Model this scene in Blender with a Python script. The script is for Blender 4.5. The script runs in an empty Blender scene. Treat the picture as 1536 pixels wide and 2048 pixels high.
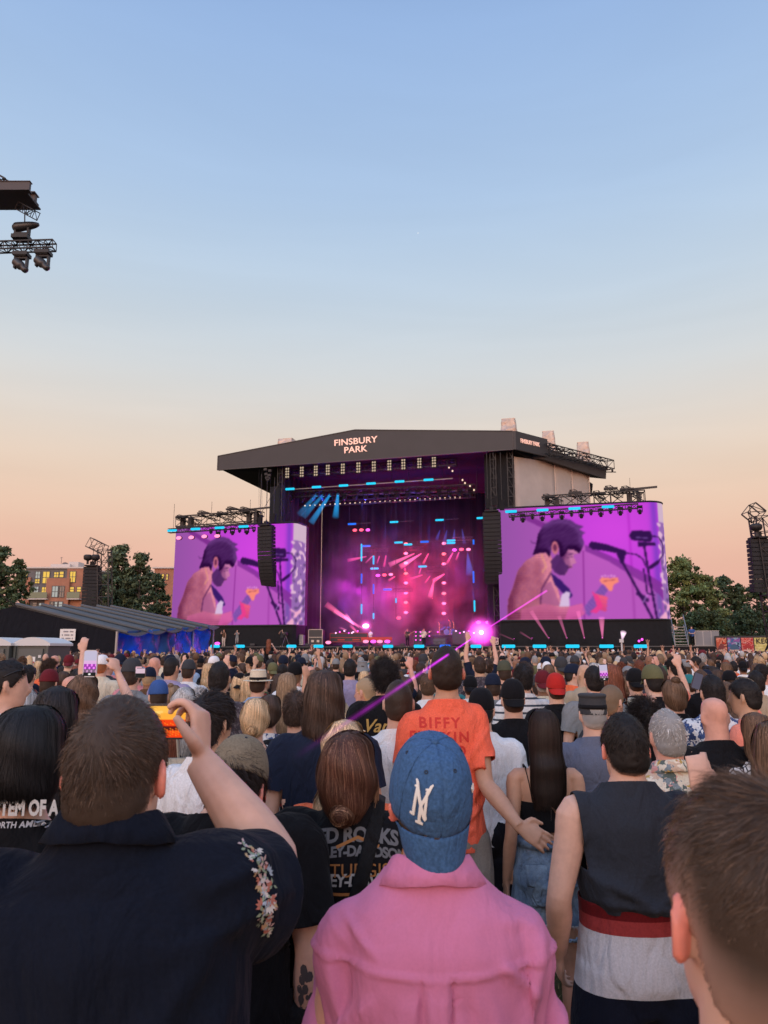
import bpy,bmesh,math,random
import numpy as np
from mathutils import Vector,Matrix,noise as mnoise
from mathutils.bvhtree import BVHTree

SC=bpy.context.scene
COL=SC.collection
PI=math.pi
R=math.radians
F_PX=1479.0
CAM_Z=1.90
PITCH=math.atan(276.0/F_PX)

# ------------------------------------------------------------------ camera
cd=bpy.data.cameras.new('camera')
cam=bpy.data.objects.new('camera',cd)
COL.objects.link(cam)
cam.location=(0,0,CAM_Z)
cam.rotation_euler=(PI/2+PITCH,0,0)
cd.sensor_fit='VERTICAL'
cd.sensor_height=36.0
cd.lens=36.0*F_PX/2048.0
cd.clip_start=0.05
cd.clip_end=3000
cd.dof.use_dof=True
cd.dof.focus_distance=4.5
cd.dof.aperture_fstop=9.0
SC.camera=cam
SC.render.film_transparent=False

# ------------------------------------------------------------------ view
SC.view_settings.view_transform='Standard'
SC.view_settings.look='None'
SC.view_settings.gamma=1.0
SC.view_settings.use_curve_mapping=False
SC.view_settings.exposure=0.0
SC.cycles.max_bounces=6
SC.cycles.diffuse_bounces=3
SC.cycles.glossy_bounces=2
SC.cycles.transparent_max_bounces=24
SC.cycles.volume_bounces=0
SC.cycles.use_denoising=True
SC.cycles.sample_clamp_indirect=6

def srgb(r,g,b):
 f=lambda c:(c/255/12.92) if c/255<=.04045 else ((c/255+.055)/1.055)**2.4
 return (f(r),f(g),f(b),1.0)

# ------------------------------------------------------------------ sky: dusk, the sun has just gone down behind the camera
SUN_EL,SUN_AZ=2.0,200.0
world=bpy.data.worlds.new('World')
SC.world=world
world.use_nodes=True
wn=world.node_tree
wn.nodes.clear()
w_out=wn.nodes.new('ShaderNodeOutputWorld')
w_bg=wn.nodes.new('ShaderNodeBackground')
w_tc=wn.nodes.new('ShaderNodeTexCoord')
w_sep=wn.nodes.new('ShaderNodeSeparateXYZ')
w_ramp=wn.nodes.new('ShaderNodeValToRGB')
w_warm=wn.nodes.new('ShaderNodeValToRGB')
w_sky=wn.nodes.new('ShaderNodeTexSky')
w_sky.sky_type='NISHITA'
w_sky.sun_disc=False
w_sky.sun_elevation=R(SUN_EL)
w_sky.sun_rotation=R(SUN_AZ)
w_sky.dust_density=2.0
L=wn.links
L.new(w_tc.outputs['Generated'],w_sep.inputs[0])
L.new(w_sep.outputs['Z'],w_ramp.inputs[0])
SKY=[(0.0,(226,168,155)),(0.06,(232,175,160)),(0.12,(236,187,166)),(0.166,(238,199,175)),(0.232,(235,211,190)),(0.296,(225,216,207)),
  (0.359,(213,217,219)),(0.448,(197,214,230)),(0.552,(176,202,233)),(0.71,(150,182,228)),(1.0,(118,154,212))]
cr=w_ramp.color_ramp
cr.interpolation='B_SPLINE'
while len(cr.elements)>1:
 cr.elements.remove(cr.elements[-1])
cr.elements[0].position=0.0
cr.elements[0].color=srgb(*SKY[0][1])
for p_,c_ in SKY[1:]:
 e=cr.elements.new(p_)
 e.color=srgb(*c_)
# towards the afterglow (behind the camera) the sky is brighter and warmer
w_dot=wn.nodes.new('ShaderNodeVectorMath')
w_dot.operation='DOT_PRODUCT'
az=R(SUN_AZ)
w_dot.inputs[1].default_value=(math.sin(az),math.cos(az),0.12)
L.new(w_tc.outputs['Generated'],w_dot.inputs[0])
w_map=wn.nodes.new('ShaderNodeMapRange')
w_map.interpolation_type='SMOOTHSTEP'
w_map.inputs['From Min'].default_value=-0.35
w_map.inputs['From Max'].default_value=1.0
w_map.inputs['To Min'].default_value=0.0
w_map.inputs['To Max'].default_value=1.0
L.new(w_dot.outputs['Value'],w_map.inputs['Value'])
w_glow=wn.nodes.new('ShaderNodeMix')
w_glow.data_type='RGBA'
w_glow.blend_type='MIX'
w_glow.inputs['A'].default_value=(1,1,1,1)
w_glow.inputs['B'].default_value=(3.1,2.6,2.35,1)
L.new(w_map.outputs[0],w_glow.inputs['Factor'])
w_mul=wn.nodes.new('ShaderNodeMix')
w_mul.data_type='RGBA'
w_mul.blend_type='MULTIPLY'
w_mul.inputs['Factor'].default_value=1.0
L.new(w_ramp.outputs[0],w_mul.inputs['A'])
L.new(w_glow.outputs['Result'],w_mul.inputs['B'])
w_mix=wn.nodes.new('ShaderNodeMix')
w_mix.data_type='RGBA'
w_mix.blend_type='ADD'
w_mix.inputs['Factor'].default_value=0.012
# faint streaks of high haze
w_mp=wn.nodes.new('ShaderNodeMapping');w_mp.inputs['Scale'].default_value=(1.2,1.2,9)
w_nz=wn.nodes.new('ShaderNodeTexNoise');w_nz.inputs['Scale'].default_value=1.6;w_nz.inputs['Detail'].default_value=5;w_nz.inputs['Distortion'].default_value=.6
L.new(w_tc.outputs['Generated'],w_mp.inputs[0]);L.new(w_mp.outputs[0],w_nz.inputs[0])
w_hz=wn.nodes.new('ShaderNodeMapRange');w_hz.inputs['From Min'].default_value=.3;w_hz.inputs['From Max'].default_value=.7;w_hz.inputs['To Min'].default_value=.972;w_hz.inputs['To Max'].default_value=1.028
L.new(w_nz.outputs[0],w_hz.inputs[0])
w_sc=wn.nodes.new('ShaderNodeVectorMath');w_sc.operation='SCALE'
L.new(w_mul.outputs['Result'],w_sc.inputs[0]);L.new(w_hz.outputs[0],w_sc.inputs['Scale'])
L.new(w_sc.outputs[0],w_mix.inputs['A'])
L.new(w_sky.outputs[0],w_mix.inputs['B'])
L.new(w_mix.outputs['Result'],w_bg.inputs[0])
w_bg.inputs[1].default_value=0.97
L.new(w_bg.outputs[0],w_out.inputs[0])

sl=bpy.data.lights.new('sun','SUN')
sl.energy=0.55
sl.angle=R(28)
sl.color=(1.0,0.80,0.66)
so=bpy.data.objects.new('sun',sl)
COL.objects.link(so)
_sd=Vector((math.sin(az)*math.cos(R(14)),math.cos(az)*math.cos(R(14)),math.sin(R(14))))
so.rotation_euler=(-_sd).to_track_quat('-Z','Y').to_euler()

# ------------------------------------------------------------------ pixel helpers (real positions measured from the photograph)
def ray(px,py):
 a,b=(px-768)/F_PX,(1024-py)/F_PX
 c,s=math.cos(PITCH),math.sin(PITCH)
 return Vector((a,c-b*s,s+b*c))

def at(px,py,d):
 r=ray(px,py)
 k=d/r.y
 return Vector((r.x*k,d,CAM_Z+r.z*k))

# ------------------------------------------------------------------ object helpers
def tag(o,label=None,cat=None,group=None,kind=None):
 if label:o['label']=label
 if cat:o['category']=cat
 if group:o['group']=group
 if kind:o['kind']=kind
 return o

def empty(name,loc=(0,0,0),rz=0.0,label=None,cat=None,group=None):
 o=bpy.data.objects.new(name,None)
 o.empty_display_size=.1
 COL.objects.link(o)
 o.location=loc
 o.rotation_euler=(0,0,rz)
 return tag(o,label,cat,group)

def link(name,me,mat=None,parent=None,color=None,smooth=None):
 o=bpy.data.objects.new(name,me)
 COL.objects.link(o)
 if mat is not None and not me.materials:
  for m in (mat if isinstance(mat,(list,tuple)) else [mat]):
   me.materials.append(m)
 if parent is not None:o.parent=parent
 if color is not None:o.color=(*color[:3],1)
 if smooth:me.polygons.foreach_set('use_smooth',np.ones(len(me.polygons),bool))
 return o

def mesh(name,V,F,smooth=False,col=None):
 me=bpy.data.meshes.new(name)
 V=np.asarray(V,float)
 if isinstance(F,np.ndarray):
  n,k=F.shape
  me.vertices.add(len(V));me.vertices.foreach_set('co',V.ravel())
  me.loops.add(n*k);me.loops.foreach_set('vertex_index',F.ravel().astype(np.int32))
  me.polygons.add(n)
  me.polygons.foreach_set('loop_start',np.arange(0,n*k,k,dtype=np.int32))
  me.update(calc_edges=True)
 else:
  me.from_pydata([tuple(v) for v in V],[],F)
 if smooth:me.polygons.foreach_set('use_smooth',np.ones(len(me.polygons),bool))
 if col is not None:
  a=me.color_attributes.new('Col','FLOAT_COLOR','POINT')
  c=np.ones((len(V),4));c[:,:col.shape[1]]=col
  a.data.foreach_set('color',c.ravel())
 return me

class MB:
 """collects simple solids into one mesh"""
 def __init__(s):
  s.V,s.F,s.n=[],[],0

 def add(s,V,F):
  s.V.append(np.asarray(V,float).reshape(-1,3))
  s.F+=[tuple(int(i)+s.n for i in f) for f in F]
  s.n+=len(s.V[-1])
  return s

 def box(s,c,d,M=None):
  x,y,z=np.array(d)/2
  V=np.array([(i,j,k) for i in (-x,x) for j in (-y,y) for k in (-z,z)])
  if M is not None:V=V@np.array(M.to_3x3()).T
  return s.add(V+np.array(c),[(0,1,3,2),(4,6,7,5),(0,4,5,1),(2,3,7,6),(0,2,6,4),(1,5,7,3)])

 def bar(s,a,b,r=.02,n=4,r2=None):
  a,b=Vector(a),Vector(b)
  d=(b-a)
  if d.length<1e-6:return s
  q=d.to_track_quat('Z','Y').to_matrix()
  r2=r if r2 is None else r2
  V,k=[],PI/n
  for p,rr in ((a,r),(b,r2)):
   for i in range(n):
    t=2*PI*i/n+k
    V.append(p+q@Vector((rr*math.cos(t),rr*math.sin(t),0)))
  F=[(i,(i+1)%n,n+(i+1)%n,n+i) for i in range(n)]+[tuple(range(n))[::-1],tuple(range(n,2*n))]
  return s.add(V,F)

 def truss(s,a,b,w=.3,r=.025,up=(0,0,1),step=None,tri=False):
  a,b=Vector(a),Vector(b)
  d=(b-a).normalized()
  u=Vector(up)
  x=d.cross(u).normalized()*w/2
  y=x.cross(d).normalized()*w/2
  cs=[x+y,-x+y,-x-y,x-y] if not tri else [x-y,-x-y,y]
  for c in cs:s.bar(a+c,b+c,r)
  n=max(1,round((b-a).length/(step or w)))
  for i in range(n):
   p,q=a.lerp(b,i/n),a.lerp(b,(i+1)/n)
   for j in range(len(cs)):
    c1,c2=cs[j],cs[(j+1)%len(cs)]
    s.bar(p+c1,q+c2,r*.6,3) if (i+j)%2 else s.bar(p+c2,q+c1,r*.6,3)
    if i==0:s.bar(p+c1,p+c2,r*.6,3)
    s.bar(q+c1,q+c2,r*.6,3)
  return s

 def me(s,name,smooth=False):
  return mesh(name,np.concatenate(s.V),s.F,smooth)

 def build(s,name,mat,parent=None,color=None,smooth=False):
  return link(name,s.me(name,smooth),mat,parent,color)

# ------------------------------------------------------------------ materials
def newmat(name):
 m=bpy.data.materials.new(name)
 m.use_nodes=True
 return m,m.node_tree,m.node_tree.nodes['Principled BSDF']

_mc={}

def pmat(name,rgb=None,rough=.6,metal=0.0,noise_s=0,noise_a=.25,bump=0,bump_s=20,emit=None,estr=1.0,objcol=False,
   stretch=None,spec=None,sheen=0,alpha=None,attr=False,sss=0):
 key=name
 if key in _mc:return _mc[key]
 m,nt,b=newmat(name)
 _mc[key]=m
 N,K=nt.nodes,nt.links
 b.inputs['Roughness'].default_value=rough
 b.inputs['Metallic'].default_value=metal
 if spec is not None:b.inputs['Specular IOR Level'].default_value=spec
 if sheen:b.inputs['Sheen Weight'].default_value=sheen
 src=None
 if objcol:
  oi=N.new('ShaderNodeObjectInfo');src=oi.outputs['Color']
 elif attr:
  at_=N.new('ShaderNodeVertexColor');at_.layer_name='Col';src=at_.outputs['Color']
 else:
  b.inputs['Base Color'].default_value=(*rgb[:3],1)
 tc=N.new('ShaderNodeTexCoord')
 vec=tc.outputs['Object']
 if stretch:
  mp=N.new('ShaderNodeMapping');mp.inputs['Scale'].default_value=stretch
  K.new(vec,mp.inputs[0]);vec=mp.outputs[0]
 if noise_s:
  nz=N.new('ShaderNodeTexNoise');nz.inputs['Scale'].default_value=noise_s;nz.inputs['Detail'].default_value=6
  K.new(vec,nz.inputs[0])
  mr=N.new('ShaderNodeMapRange');mr.inputs['From Min'].default_value=.3;mr.inputs['From Max'].default_value=.7
  mr.inputs['To Min'].default_value=1-noise_a;mr.inputs['To Max'].default_value=1+noise_a
  K.new(nz.outputs[0],mr.inputs[0])
  mx=N.new('ShaderNodeVectorMath');mx.operation='SCALE'
  if src is not None:K.new(src,mx.inputs[0])
  else:mx.inputs[0].default_value=rgb[:3]
  K.new(mr.outputs[0],mx.inputs['Scale'])
  src=mx.outputs[0]
 if src is not None:K.new(src,b.inputs['Base Color'])
 if bump:
  n2=N.new('ShaderNodeTexNoise');n2.inputs['Scale'].default_value=bump_s;n2.inputs['Detail'].default_value=5
  K.new(vec,n2.inputs[0])
  bp=N.new('ShaderNodeBump');bp.inputs['Strength'].default_value=min(1,bump*10);bp.inputs['Distance'].default_value=bump
  K.new(n2.outputs[0],bp.inputs['Height']);K.new(bp.outputs[0],b.inputs['Normal'])
 if emit is not None:
  b.inputs['Emission Color'].default_value=(*emit[:3],1)
  b.inputs['Emission Strength'].default_value=estr
 if sss:
  b.inputs['Subsurface Weight'].default_value=sss
  b.inputs['Subsurface Radius'].default_value=(.012,.005,.003)
  b.inputs['Subsurface Scale'].default_value=1
 return m

def emat(name,rgb,strength):
 if name in _mc:return _mc[name]
 m=bpy.data.materials.new(name);m.use_nodes=True
 nt=m.node_tree;nt.nodes.clear()
 e=nt.nodes.new('ShaderNodeEmission');o=nt.nodes.new('ShaderNodeOutputMaterial')
 e.inputs[0].default_value=(*rgb[:3],1);e.inputs[1].default_value=strength
 nt.links.new(e.outputs[0],o.inputs[0])
 _mc[name]=m
 return m

# fabric with soft folds (bump only: the relief of the cloth)
def cloth(name,rgb=None,fold=.012,weave=True,rough=.85,objcol=True,scale=7.0,var=.12,attr=False,pattern=None):
 if name in _mc:return _mc[name]
 m,nt,b=newmat(name)
 _mc[name]=m
 N,K=nt.nodes,nt.links
 b.inputs['Roughness'].default_value=rough
 b.inputs['Specular IOR Level'].default_value=.08
 b.inputs['Sheen Weight'].default_value=.03
 tc=N.new('ShaderNodeTexCoord')
 if pattern is not None:
  src=pattern(N,K,tc.outputs['Object'])
 elif attr:
  a=N.new('ShaderNodeVertexColor');a.layer_name='Col';src=a.outputs[0]
 elif rgb is not None:
  c=N.new('ShaderNodeRGB');c.outputs[0].default_value=(*rgb[:3],1);src=c.outputs[0]
 else:
  oi=N.new('ShaderNodeObjectInfo');src=oi.outputs['Color']
 nz=N.new('ShaderNodeTexNoise');nz.inputs['Scale'].default_value=180;nz.inputs['Detail'].default_value=4
 K.new(tc.outputs['Object'],nz.inputs[0])
 mr=N.new('ShaderNodeMapRange');mr.inputs['From Min'].default_value=.3;mr.inputs['From Max'].default_value=.7
 mr.inputs['To Min'].default_value=1-var;mr.inputs['To Max'].default_value=1+var
 K.new(nz.outputs[0],mr.inputs[0])
 mx=N.new('ShaderNodeVectorMath');mx.operation='SCALE'
 K.new(src,mx.inputs[0]);K.new(mr.outputs[0],mx.inputs['Scale'])
 K.new(mx.outputs[0],b.inputs['Base Color'])
 mp=N.new('ShaderNodeMapping');mp.inputs['Scale'].default_value=(1.3,1.3,.55);mp.inputs['Rotation'].default_value=(0,R(22),0)
 K.new(tc.outputs['Object'],mp.inputs[0])
 oi2=N.new('ShaderNodeObjectInfo')
 n2=N.new('ShaderNodeTexNoise');n2.noise_dimensions='4D';n2.inputs['Scale'].default_value=scale;n2.inputs['Detail'].default_value=3
 n2.inputs['Distortion'].default_value=1.6
 K.new(mp.outputs[0],n2.inputs[0]);K.new(oi2.outputs['Random'],n2.inputs['W'])
 n4=N.new('ShaderNodeTexNoise');n4.noise_dimensions='4D';n4.noise_type='RIDGED_MULTIFRACTAL';n4.inputs['Scale'].default_value=scale*.55;n4.inputs['Detail'].default_value=2;n4.inputs['Distortion'].default_value=1.0
 K.new(mp.outputs[0],n4.inputs[0]);K.new(oi2.outputs['Random'],n4.inputs['W'])
 mm=N.new('ShaderNodeMath');mm.operation='MULTIPLY_ADD';mm.inputs[1].default_value=.22;K.new(n4.outputs[0],mm.inputs[0]);K.new(n2.outputs[0],mm.inputs[2])
 bp=N.new('ShaderNodeBump');bp.inputs['Strength'].default_value=1;bp.inputs['Distance'].default_value=fold*4.2
 K.new(mm.outputs[0],bp.inputs['Height'])
 n3=N.new('ShaderNodeTexNoise');n3.inputs['Scale'].default_value=900;n3.inputs['Detail'].default_value=1
 K.new(tc.outputs['Object'],n3.inputs[0])
 b2=N.new('ShaderNodeBump');b2.inputs['Strength'].default_value=.12;b2.inputs['Distance'].default_value=.0008
 K.new(n3.outputs[0],b2.inputs['Height']);K.new(bp.outputs[0],b2.inputs['Normal'])
 K.new(b2.outputs[0],b.inputs['Normal'])
 return m

# ================================================================== PEOPLE
def catm(P,n):
 """resample control rows (k,m) to n rows by Catmull-Rom on chord length"""
 P=np.asarray(P,float)
 k=len(P)
 d=np.r_[0,np.cumsum(np.linalg.norm(np.diff(P[:,:3],axis=0),axis=1)+1e-6)]
 t=np.linspace(0,d[-1],n)
 out=np.empty((n,P.shape[1]))
 for i,x in enumerate(t):
  j=min(k-2,max(0,np.searchsorted(d,x)-1))
  h=d[j+1]-d[j]
  u=(x-d[j])/h
  p1,p2=P[j],P[j+1]
  m1=(P[j+1]-P[j-1])/(d[j+1]-d[j-1])*h if j>0 else (p2-p1)
  m2=(P[j+2]-P[j])/(d[j+2]-d[j])*h if j<k-2 else (p2-p1)
  out[i]=(2*u**3-3*u**2+1)*p1+(u**3-2*u**2+u)*m1+(-2*u**3+3*u**2)*p2+(u**3-u**2)*m2
 return out

def grid_faces(nr,ns,caps=True):
 i=np.arange(nr-1)[:,None]*ns
 j=np.arange(ns)[None,:]
 j2=(j+1)%ns
 q=np.stack([(i+j),(i+j2),(i+ns+j2),(i+ns+j)],-1).reshape(-1,4)
 F=[tuple(x) for x in q]
 if caps:
  F.append(tuple(range(ns))[::-1]);F.append(tuple(range((nr-1)*ns,nr*ns)))
 return F

def hloft(rows,ns=24,nr=None,caps=True):
 """horizontal rings: rows = (cx, cy, z, half width, half depth, exponent)"""
 rows=np.asarray(rows,float)
 if rows.shape[1]==5:rows=np.c_[rows,np.full(len(rows),2.0)]
 if nr:rows=catm(rows[:,[0,1,2,3,4,5]],nr)
 th=np.linspace(0,2*PI,ns,endpoint=False)
 c,s=np.cos(th),np.sin(th)
 V=[]
 for r in rows:
  e=2/max(r[5],1.2)
  V.append(np.c_[r[0]+max(r[3],1e-4)*np.sign(c)*abs(c)**e,r[1]+max(r[4],1e-4)*np.sign(s)*abs(s)**e,np.full(ns,r[2])])
 return np.concatenate(V),grid_faces(len(rows),ns,caps)

def tube(P,rad,ns=12,nr=None,flat=1.0,up=(0,0,1),caps=True):
 """tube through points P with radii; flat<1 squashes along the second axis; parallel transported frame"""
 P=np.asarray(P,float);rad=np.asarray(rad,float)
 A=np.c_[P,rad]
 if nr:A=catm(A,nr)
 P,rad=A[:,:3],np.maximum(A[:,3],1e-4)
 T=np.gradient(P,axis=0);T /= np.linalg.norm(T,axis=1)[:,None]+1e-9
 u=np.cross(T[0],up)
 if np.linalg.norm(u)<.05:u=np.cross(T[0],(0,1,0))
 u /= np.linalg.norm(u)
 th=np.linspace(0,2*PI,ns,endpoint=False)
 V=[]
 for i in range(len(P)):
  u=u-T[i]*(u@T[i]);u /= np.linalg.norm(u)+1e-9
  v=np.cross(T[i],u)
  V.append(P[i]+rad[i]*(np.cos(th)[:,None]*u+flat*np.sin(th)[:,None]*v))
 return np.concatenate(V),grid_faces(len(P),ns,caps)

def ellip(c,r,n=12,m=8,M=None):
 th=np.linspace(0,2*PI,n,endpoint=False)
 ph=np.linspace(-PI/2,PI/2,m)
 V=np.array([(math.cos(p)*math.cos(t),math.cos(p)*math.sin(t),math.sin(p)) for p in np.clip(ph,-1.5,1.5) for t in th])*np.array(r)
 if M is not None:V=V@np.array(M.to_3x3()).T
 return V+np.array(c),grid_faces(m,n)

def joinp(parts):
 V,F,n=[],[],0
 for v,f in parts:
  V.append(v);F+=[tuple(int(i)+n for i in g) for g in f];n+=len(v)
 return np.concatenate(V),F

def remesh(parts,voxel,smooth=2,dec=None,name='tmp',fac=.5):
 V,F=joinp(parts)
 me=mesh('tmp_in',V,F)
 o=bpy.data.objects.new('tmp_in',me);COL.objects.link(o)
 m=o.modifiers.new('r','REMESH');m.mode='VOXEL';m.voxel_size=voxel;m.use_smooth_shade=True
 if smooth:
  s=o.modifiers.new('s','SMOOTH');s.iterations=smooth;s.factor=fac
 if dec:
  d=o.modifiers.new('d','DECIMATE');d.ratio=dec
 dg=bpy.context.evaluated_depsgraph_get()
 out=bpy.data.meshes.new_from_object(o.evaluated_get(dg))
 out.name=name
 bpy.data.objects.remove(o);bpy.data.meshes.remove(me)
 out.polygons.foreach_set('use_smooth',np.ones(len(out.polygons),bool))
 return out

def get_co(me):
 a=np.empty(len(me.vertices)*3);me.vertices.foreach_get('co',a);return a.reshape(-1,3)

def set_co(me,V):
 me.vertices.foreach_set('co',np.ascontiguousarray(V,float).ravel());me.update()

def get_no(me):
 a=np.empty(len(me.vertices)*3);me.vertices.foreach_get('normal',a);return a.reshape(-1,3)

def snoise(V,seed=0.0):
 return np.array([mnoise.noise(Vector((x+seed,y-seed,z+2*seed))) for x,y,z in V])

def cut(me,planes):
 """open a garment: planes = (point, outward normal, centre, radius): what lies beyond the plane inside the ball goes"""
 bm=bmesh.new();bm.from_mesh(me)
 for co,no,c,rad in planes:
  c=Vector(c);no=Vector(no).normalized()
  fs=[f for f in bm.faces if (rad(f.calc_center_median()) if callable(rad) else (f.calc_center_median()-c).length<rad)]
  g=set(fs)
  for f in fs:g.update(f.edges);g.update(f.verts)
  bmesh.ops.bisect_plane(bm,geom=list(g),plane_co=co,plane_no=no,clear_outer=True)
 for f in bm.faces:f.smooth=True
 bm.to_mesh(me);bm.free();me.update()
 return me

def solidify(me,t=.003):
 o=bpy.data.objects.new('tmp_s',me);COL.objects.link(o)
 m=o.modifiers.new('s','SOLIDIFY');m.thickness=t;m.offset=-1
 dg=bpy.context.evaluated_depsgraph_get()
 out=bpy.data.meshes.new_from_object(o.evaluated_get(dg))
 n=me.name
 bpy.data.objects.remove(o);bpy.data.meshes.remove(me);out.name=n
 return out

# ---- anatomy (metres at a height of 1.75; x right, y forward, origin between the feet)
TORSO_M=[(.82,.13,.10,0),(.90,.168,.115,-.005),(.96,.166,.112,0),(1.04,.150,.100,.005),(1.12,.148,.098,.005),(1.22,.154,.106,.002),
   (1.31,.163,.114,0),(1.36,.164,.110,-.005),(1.40,.156,.095,-.01),(1.432,.135,.080,-.014),(1.46,.100,.068,-.016),(1.488,.074,.060,-.016),(1.52,.058,.057,-.012)]
TORSO_F=[(.82,.14,.11,-.01),(.90,.175,.125,-.015),(.96,.165,.115,-.008),(1.04,.135,.095,.005),(1.12,.125,.088,.006),(1.20,.135,.098,.01),
   (1.28,.145,.118,.018),(1.33,.150,.105,.006),(1.38,.146,.086,-.006),(1.415,.120,.070,-.012),(1.445,.085,.060,-.016),(1.475,.060,.054,-.016),(1.51,.049,.050,-.012)]

def torso_rows(sex,w=1.0,inf=0.0,zmin=None,zmax=None,belly=0.0):
 T=TORSO_M if sex=='m' else TORSO_F
 rows=[]
 for z,a,b,cy in T:
  k=max(0,min(1,(1.47-z)/.05)) if z>1.42 else 1
  ww=1+(w-1)*k
  bl=belly*math.exp(-((z-1.08)/.13)**2)
  rows.append((0,cy+bl*.5,z,a*ww+inf+bl*.5,b*(1+(ww-1)*.6)+inf+bl*.6,2.3))
 rows=np.array(rows)
 if zmin is not None or zmax is not None:
  z=rows[:,2]
  zz=np.linspace(zmin or z[0],zmax or z[-1],16)
  rows=np.c_[[np.interp(zz,z,rows[:,i]) for i in range(6)]].T
  rows[:,2]=zz
 return rows

ARMS={  # right-hand side joints: shoulder, elbow, wrist, fingers' direction, palm normal, curl
 'down':[(.172,-.01,1.39),(.225,-.035,1.13),(.238,.04,.885),(.05,.25,-1),(-1,.1,0),.35],
 'front':[(.172,-.01,1.39),(.245,.02,1.13),(.11,.22,1.08),(-.9,.4,.1),(0,-.6,-.6),.5],
 'cross':[(.175,-.01,1.39),(.24,.08,1.16),(.0,.21,1.20),(-1,.1,.1),(0,-1,0),.4],
 'up':[(.195,-.01,1.43),(.285,.06,1.66),(.25,.12,1.91),(0,.1,1),(0,1,0),.3],
 'high':[(.185,-.01,1.445),(.24,.03,1.72),(.20,.06,1.98),(-.1,.05,1),(0,1,0),.2],
 'phone':[(.185,.0,1.40),(.27,.20,1.27),(.10,.34,1.50),(-.45,.15,.9),(-.6,.2,.3),.9],
 'phonehi':[(.185,.0,1.41),(.25,.22,1.52),(.08,.34,1.74),(-.35,.1,.9),(-.5,.2,.3),.9],
 'wave':[(.175,-.01,1.395),(.29,.12,1.47),(.24,.16,1.71),(-.05,.1,1),(0,1,0),.25],
 'behind':[(.18,-.02,1.39),(.25,-.10,1.14),(.06,-.19,.98),(-.9,0,-.3),(0,1,0),.5],
 'clap':[(.175,-.01,1.395),(.25,.14,1.21),(.06,.34,1.36),(-.2,.2,1),(-1,0,0),.1],
}

def hand_parts(w,fd,pn,curl,side,sc=1.0):
 fd=np.array(fd,float);fd /= np.linalg.norm(fd)
 pn=np.array(pn,float);pn-=fd*(pn@fd);pn /= np.linalg.norm(pn)+1e-9
 t=np.cross(fd,pn)*side   # towards the thumb
 w=np.array(w,float)
 out=[]
 P=[w-fd*.01,w+fd*.02,w+fd*.055,w+fd*.088,w+fd*.098]
 rr=[.026,.030,.040,.041,.034]
 V=[];ns=14;th=np.linspace(0,2*PI,ns,endpoint=False)
 for p,r_ in zip(P,rr):
  V.append(p+np.cos(th)[:,None]*t*r_*sc+np.sin(th)[:,None]*pn*(.018 if r_<.03 else .0145)*sc)
 out.append((np.concatenate(V),grid_faces(5,ns)))
 for k,(o,ln) in enumerate(((.030,.068),(.010,.078),(-.011,.073),(-.031,.058))):
  c=w+fd*.088+t*o
  d=fd+t*o*3.0
  pts=[c-fd*.02,c]
  ang=0
  for j,f in enumerate((.45,.3,.25)):
   ang+=curl*(.7,1.0,.8)[j]*(1+.15*k)
   dd=d*math.cos(ang)+pn*math.sin(ang)
   dd /= np.linalg.norm(dd)
   pts.append(pts[-1]+dd*ln*f)
  out.append(tube(pts,[.0095,.0095,.0088,.0078,.006],8,9))
 c=w+fd*.022+t*.022
 d1=fd*.6+t*.8;d2=fd*.95+t*.25+pn*(.2+curl*.4)
 d1 /= np.linalg.norm(d1);d2 /= np.linalg.norm(d2)
 out.append(tube([c-t*.01,c+d1*.032,c+d1*.032+d2*.03,c+d1*.032+d2*.055],[.015,.0125,.0105,.0075],8,8))
 return out

def ear_parts(M):
 """an ear: a flattened shell with a raised rim; M is head to body"""
 out=[]
 for s in (-1,1):
  E=Matrix.Translation((s*.0765,-.012,-.004))@Matrix.Rotation(s*R(34),4,'Z')@Matrix.Rotation(R(-8),4,'X')
  V,F=ellip((s*.006,-.004,0),(.0075,.0175,.030),12,9)
  out.append((V@np.array(E.to_3x3()).T+np.array(E.translation),F))
  th=np.linspace(-2.2,2.3,12)
  pts=[(s*.012,-.003-.0165*math.cos(a),.003+.029*math.sin(a)) for a in th]
  V,F=tube(pts,[.0042]*12,6)
  out.append((V@np.array(E.to_3x3()).T+np.array(E.translation),F))
 return [xf(p,M) for p in out]

def xf(p,M):
 V,F=p
 return V@np.array(M.to_3x3()).T+np.array(M.translation),F

HEAD=[(0,.056,-.117,.020,.016),(0,.048,-.108,.036,.036),(0,.030,-.090,.051,.058),(0,.010,-.062,.065,.078),(0,.004,-.032,.069,.087),
  (0,.000,0,.0715,.094),(0,-.004,.03,.0755,.098),(0,-.007,.06,.0745,.095),(0,-.007,.085,.068,.087),(0,-.006,.104,.053,.070),(0,-.006,.115,.030,.040),(0,-.006,.121,.008,.01)]

def head_mat(yaw=0,nod=0,roll=0):
 """head space (origin between the ears) to body space"""
 return Matrix.Translation((0,-.012,1.527))@Matrix.Rotation(yaw,4,'Z')@Matrix.Rotation(-nod,4,'X')@Matrix.Rotation(roll,4,'Y')@Matrix.Translation((0,.012,.084))@Matrix.Diagonal((.875,.93,.945,1))

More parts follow.
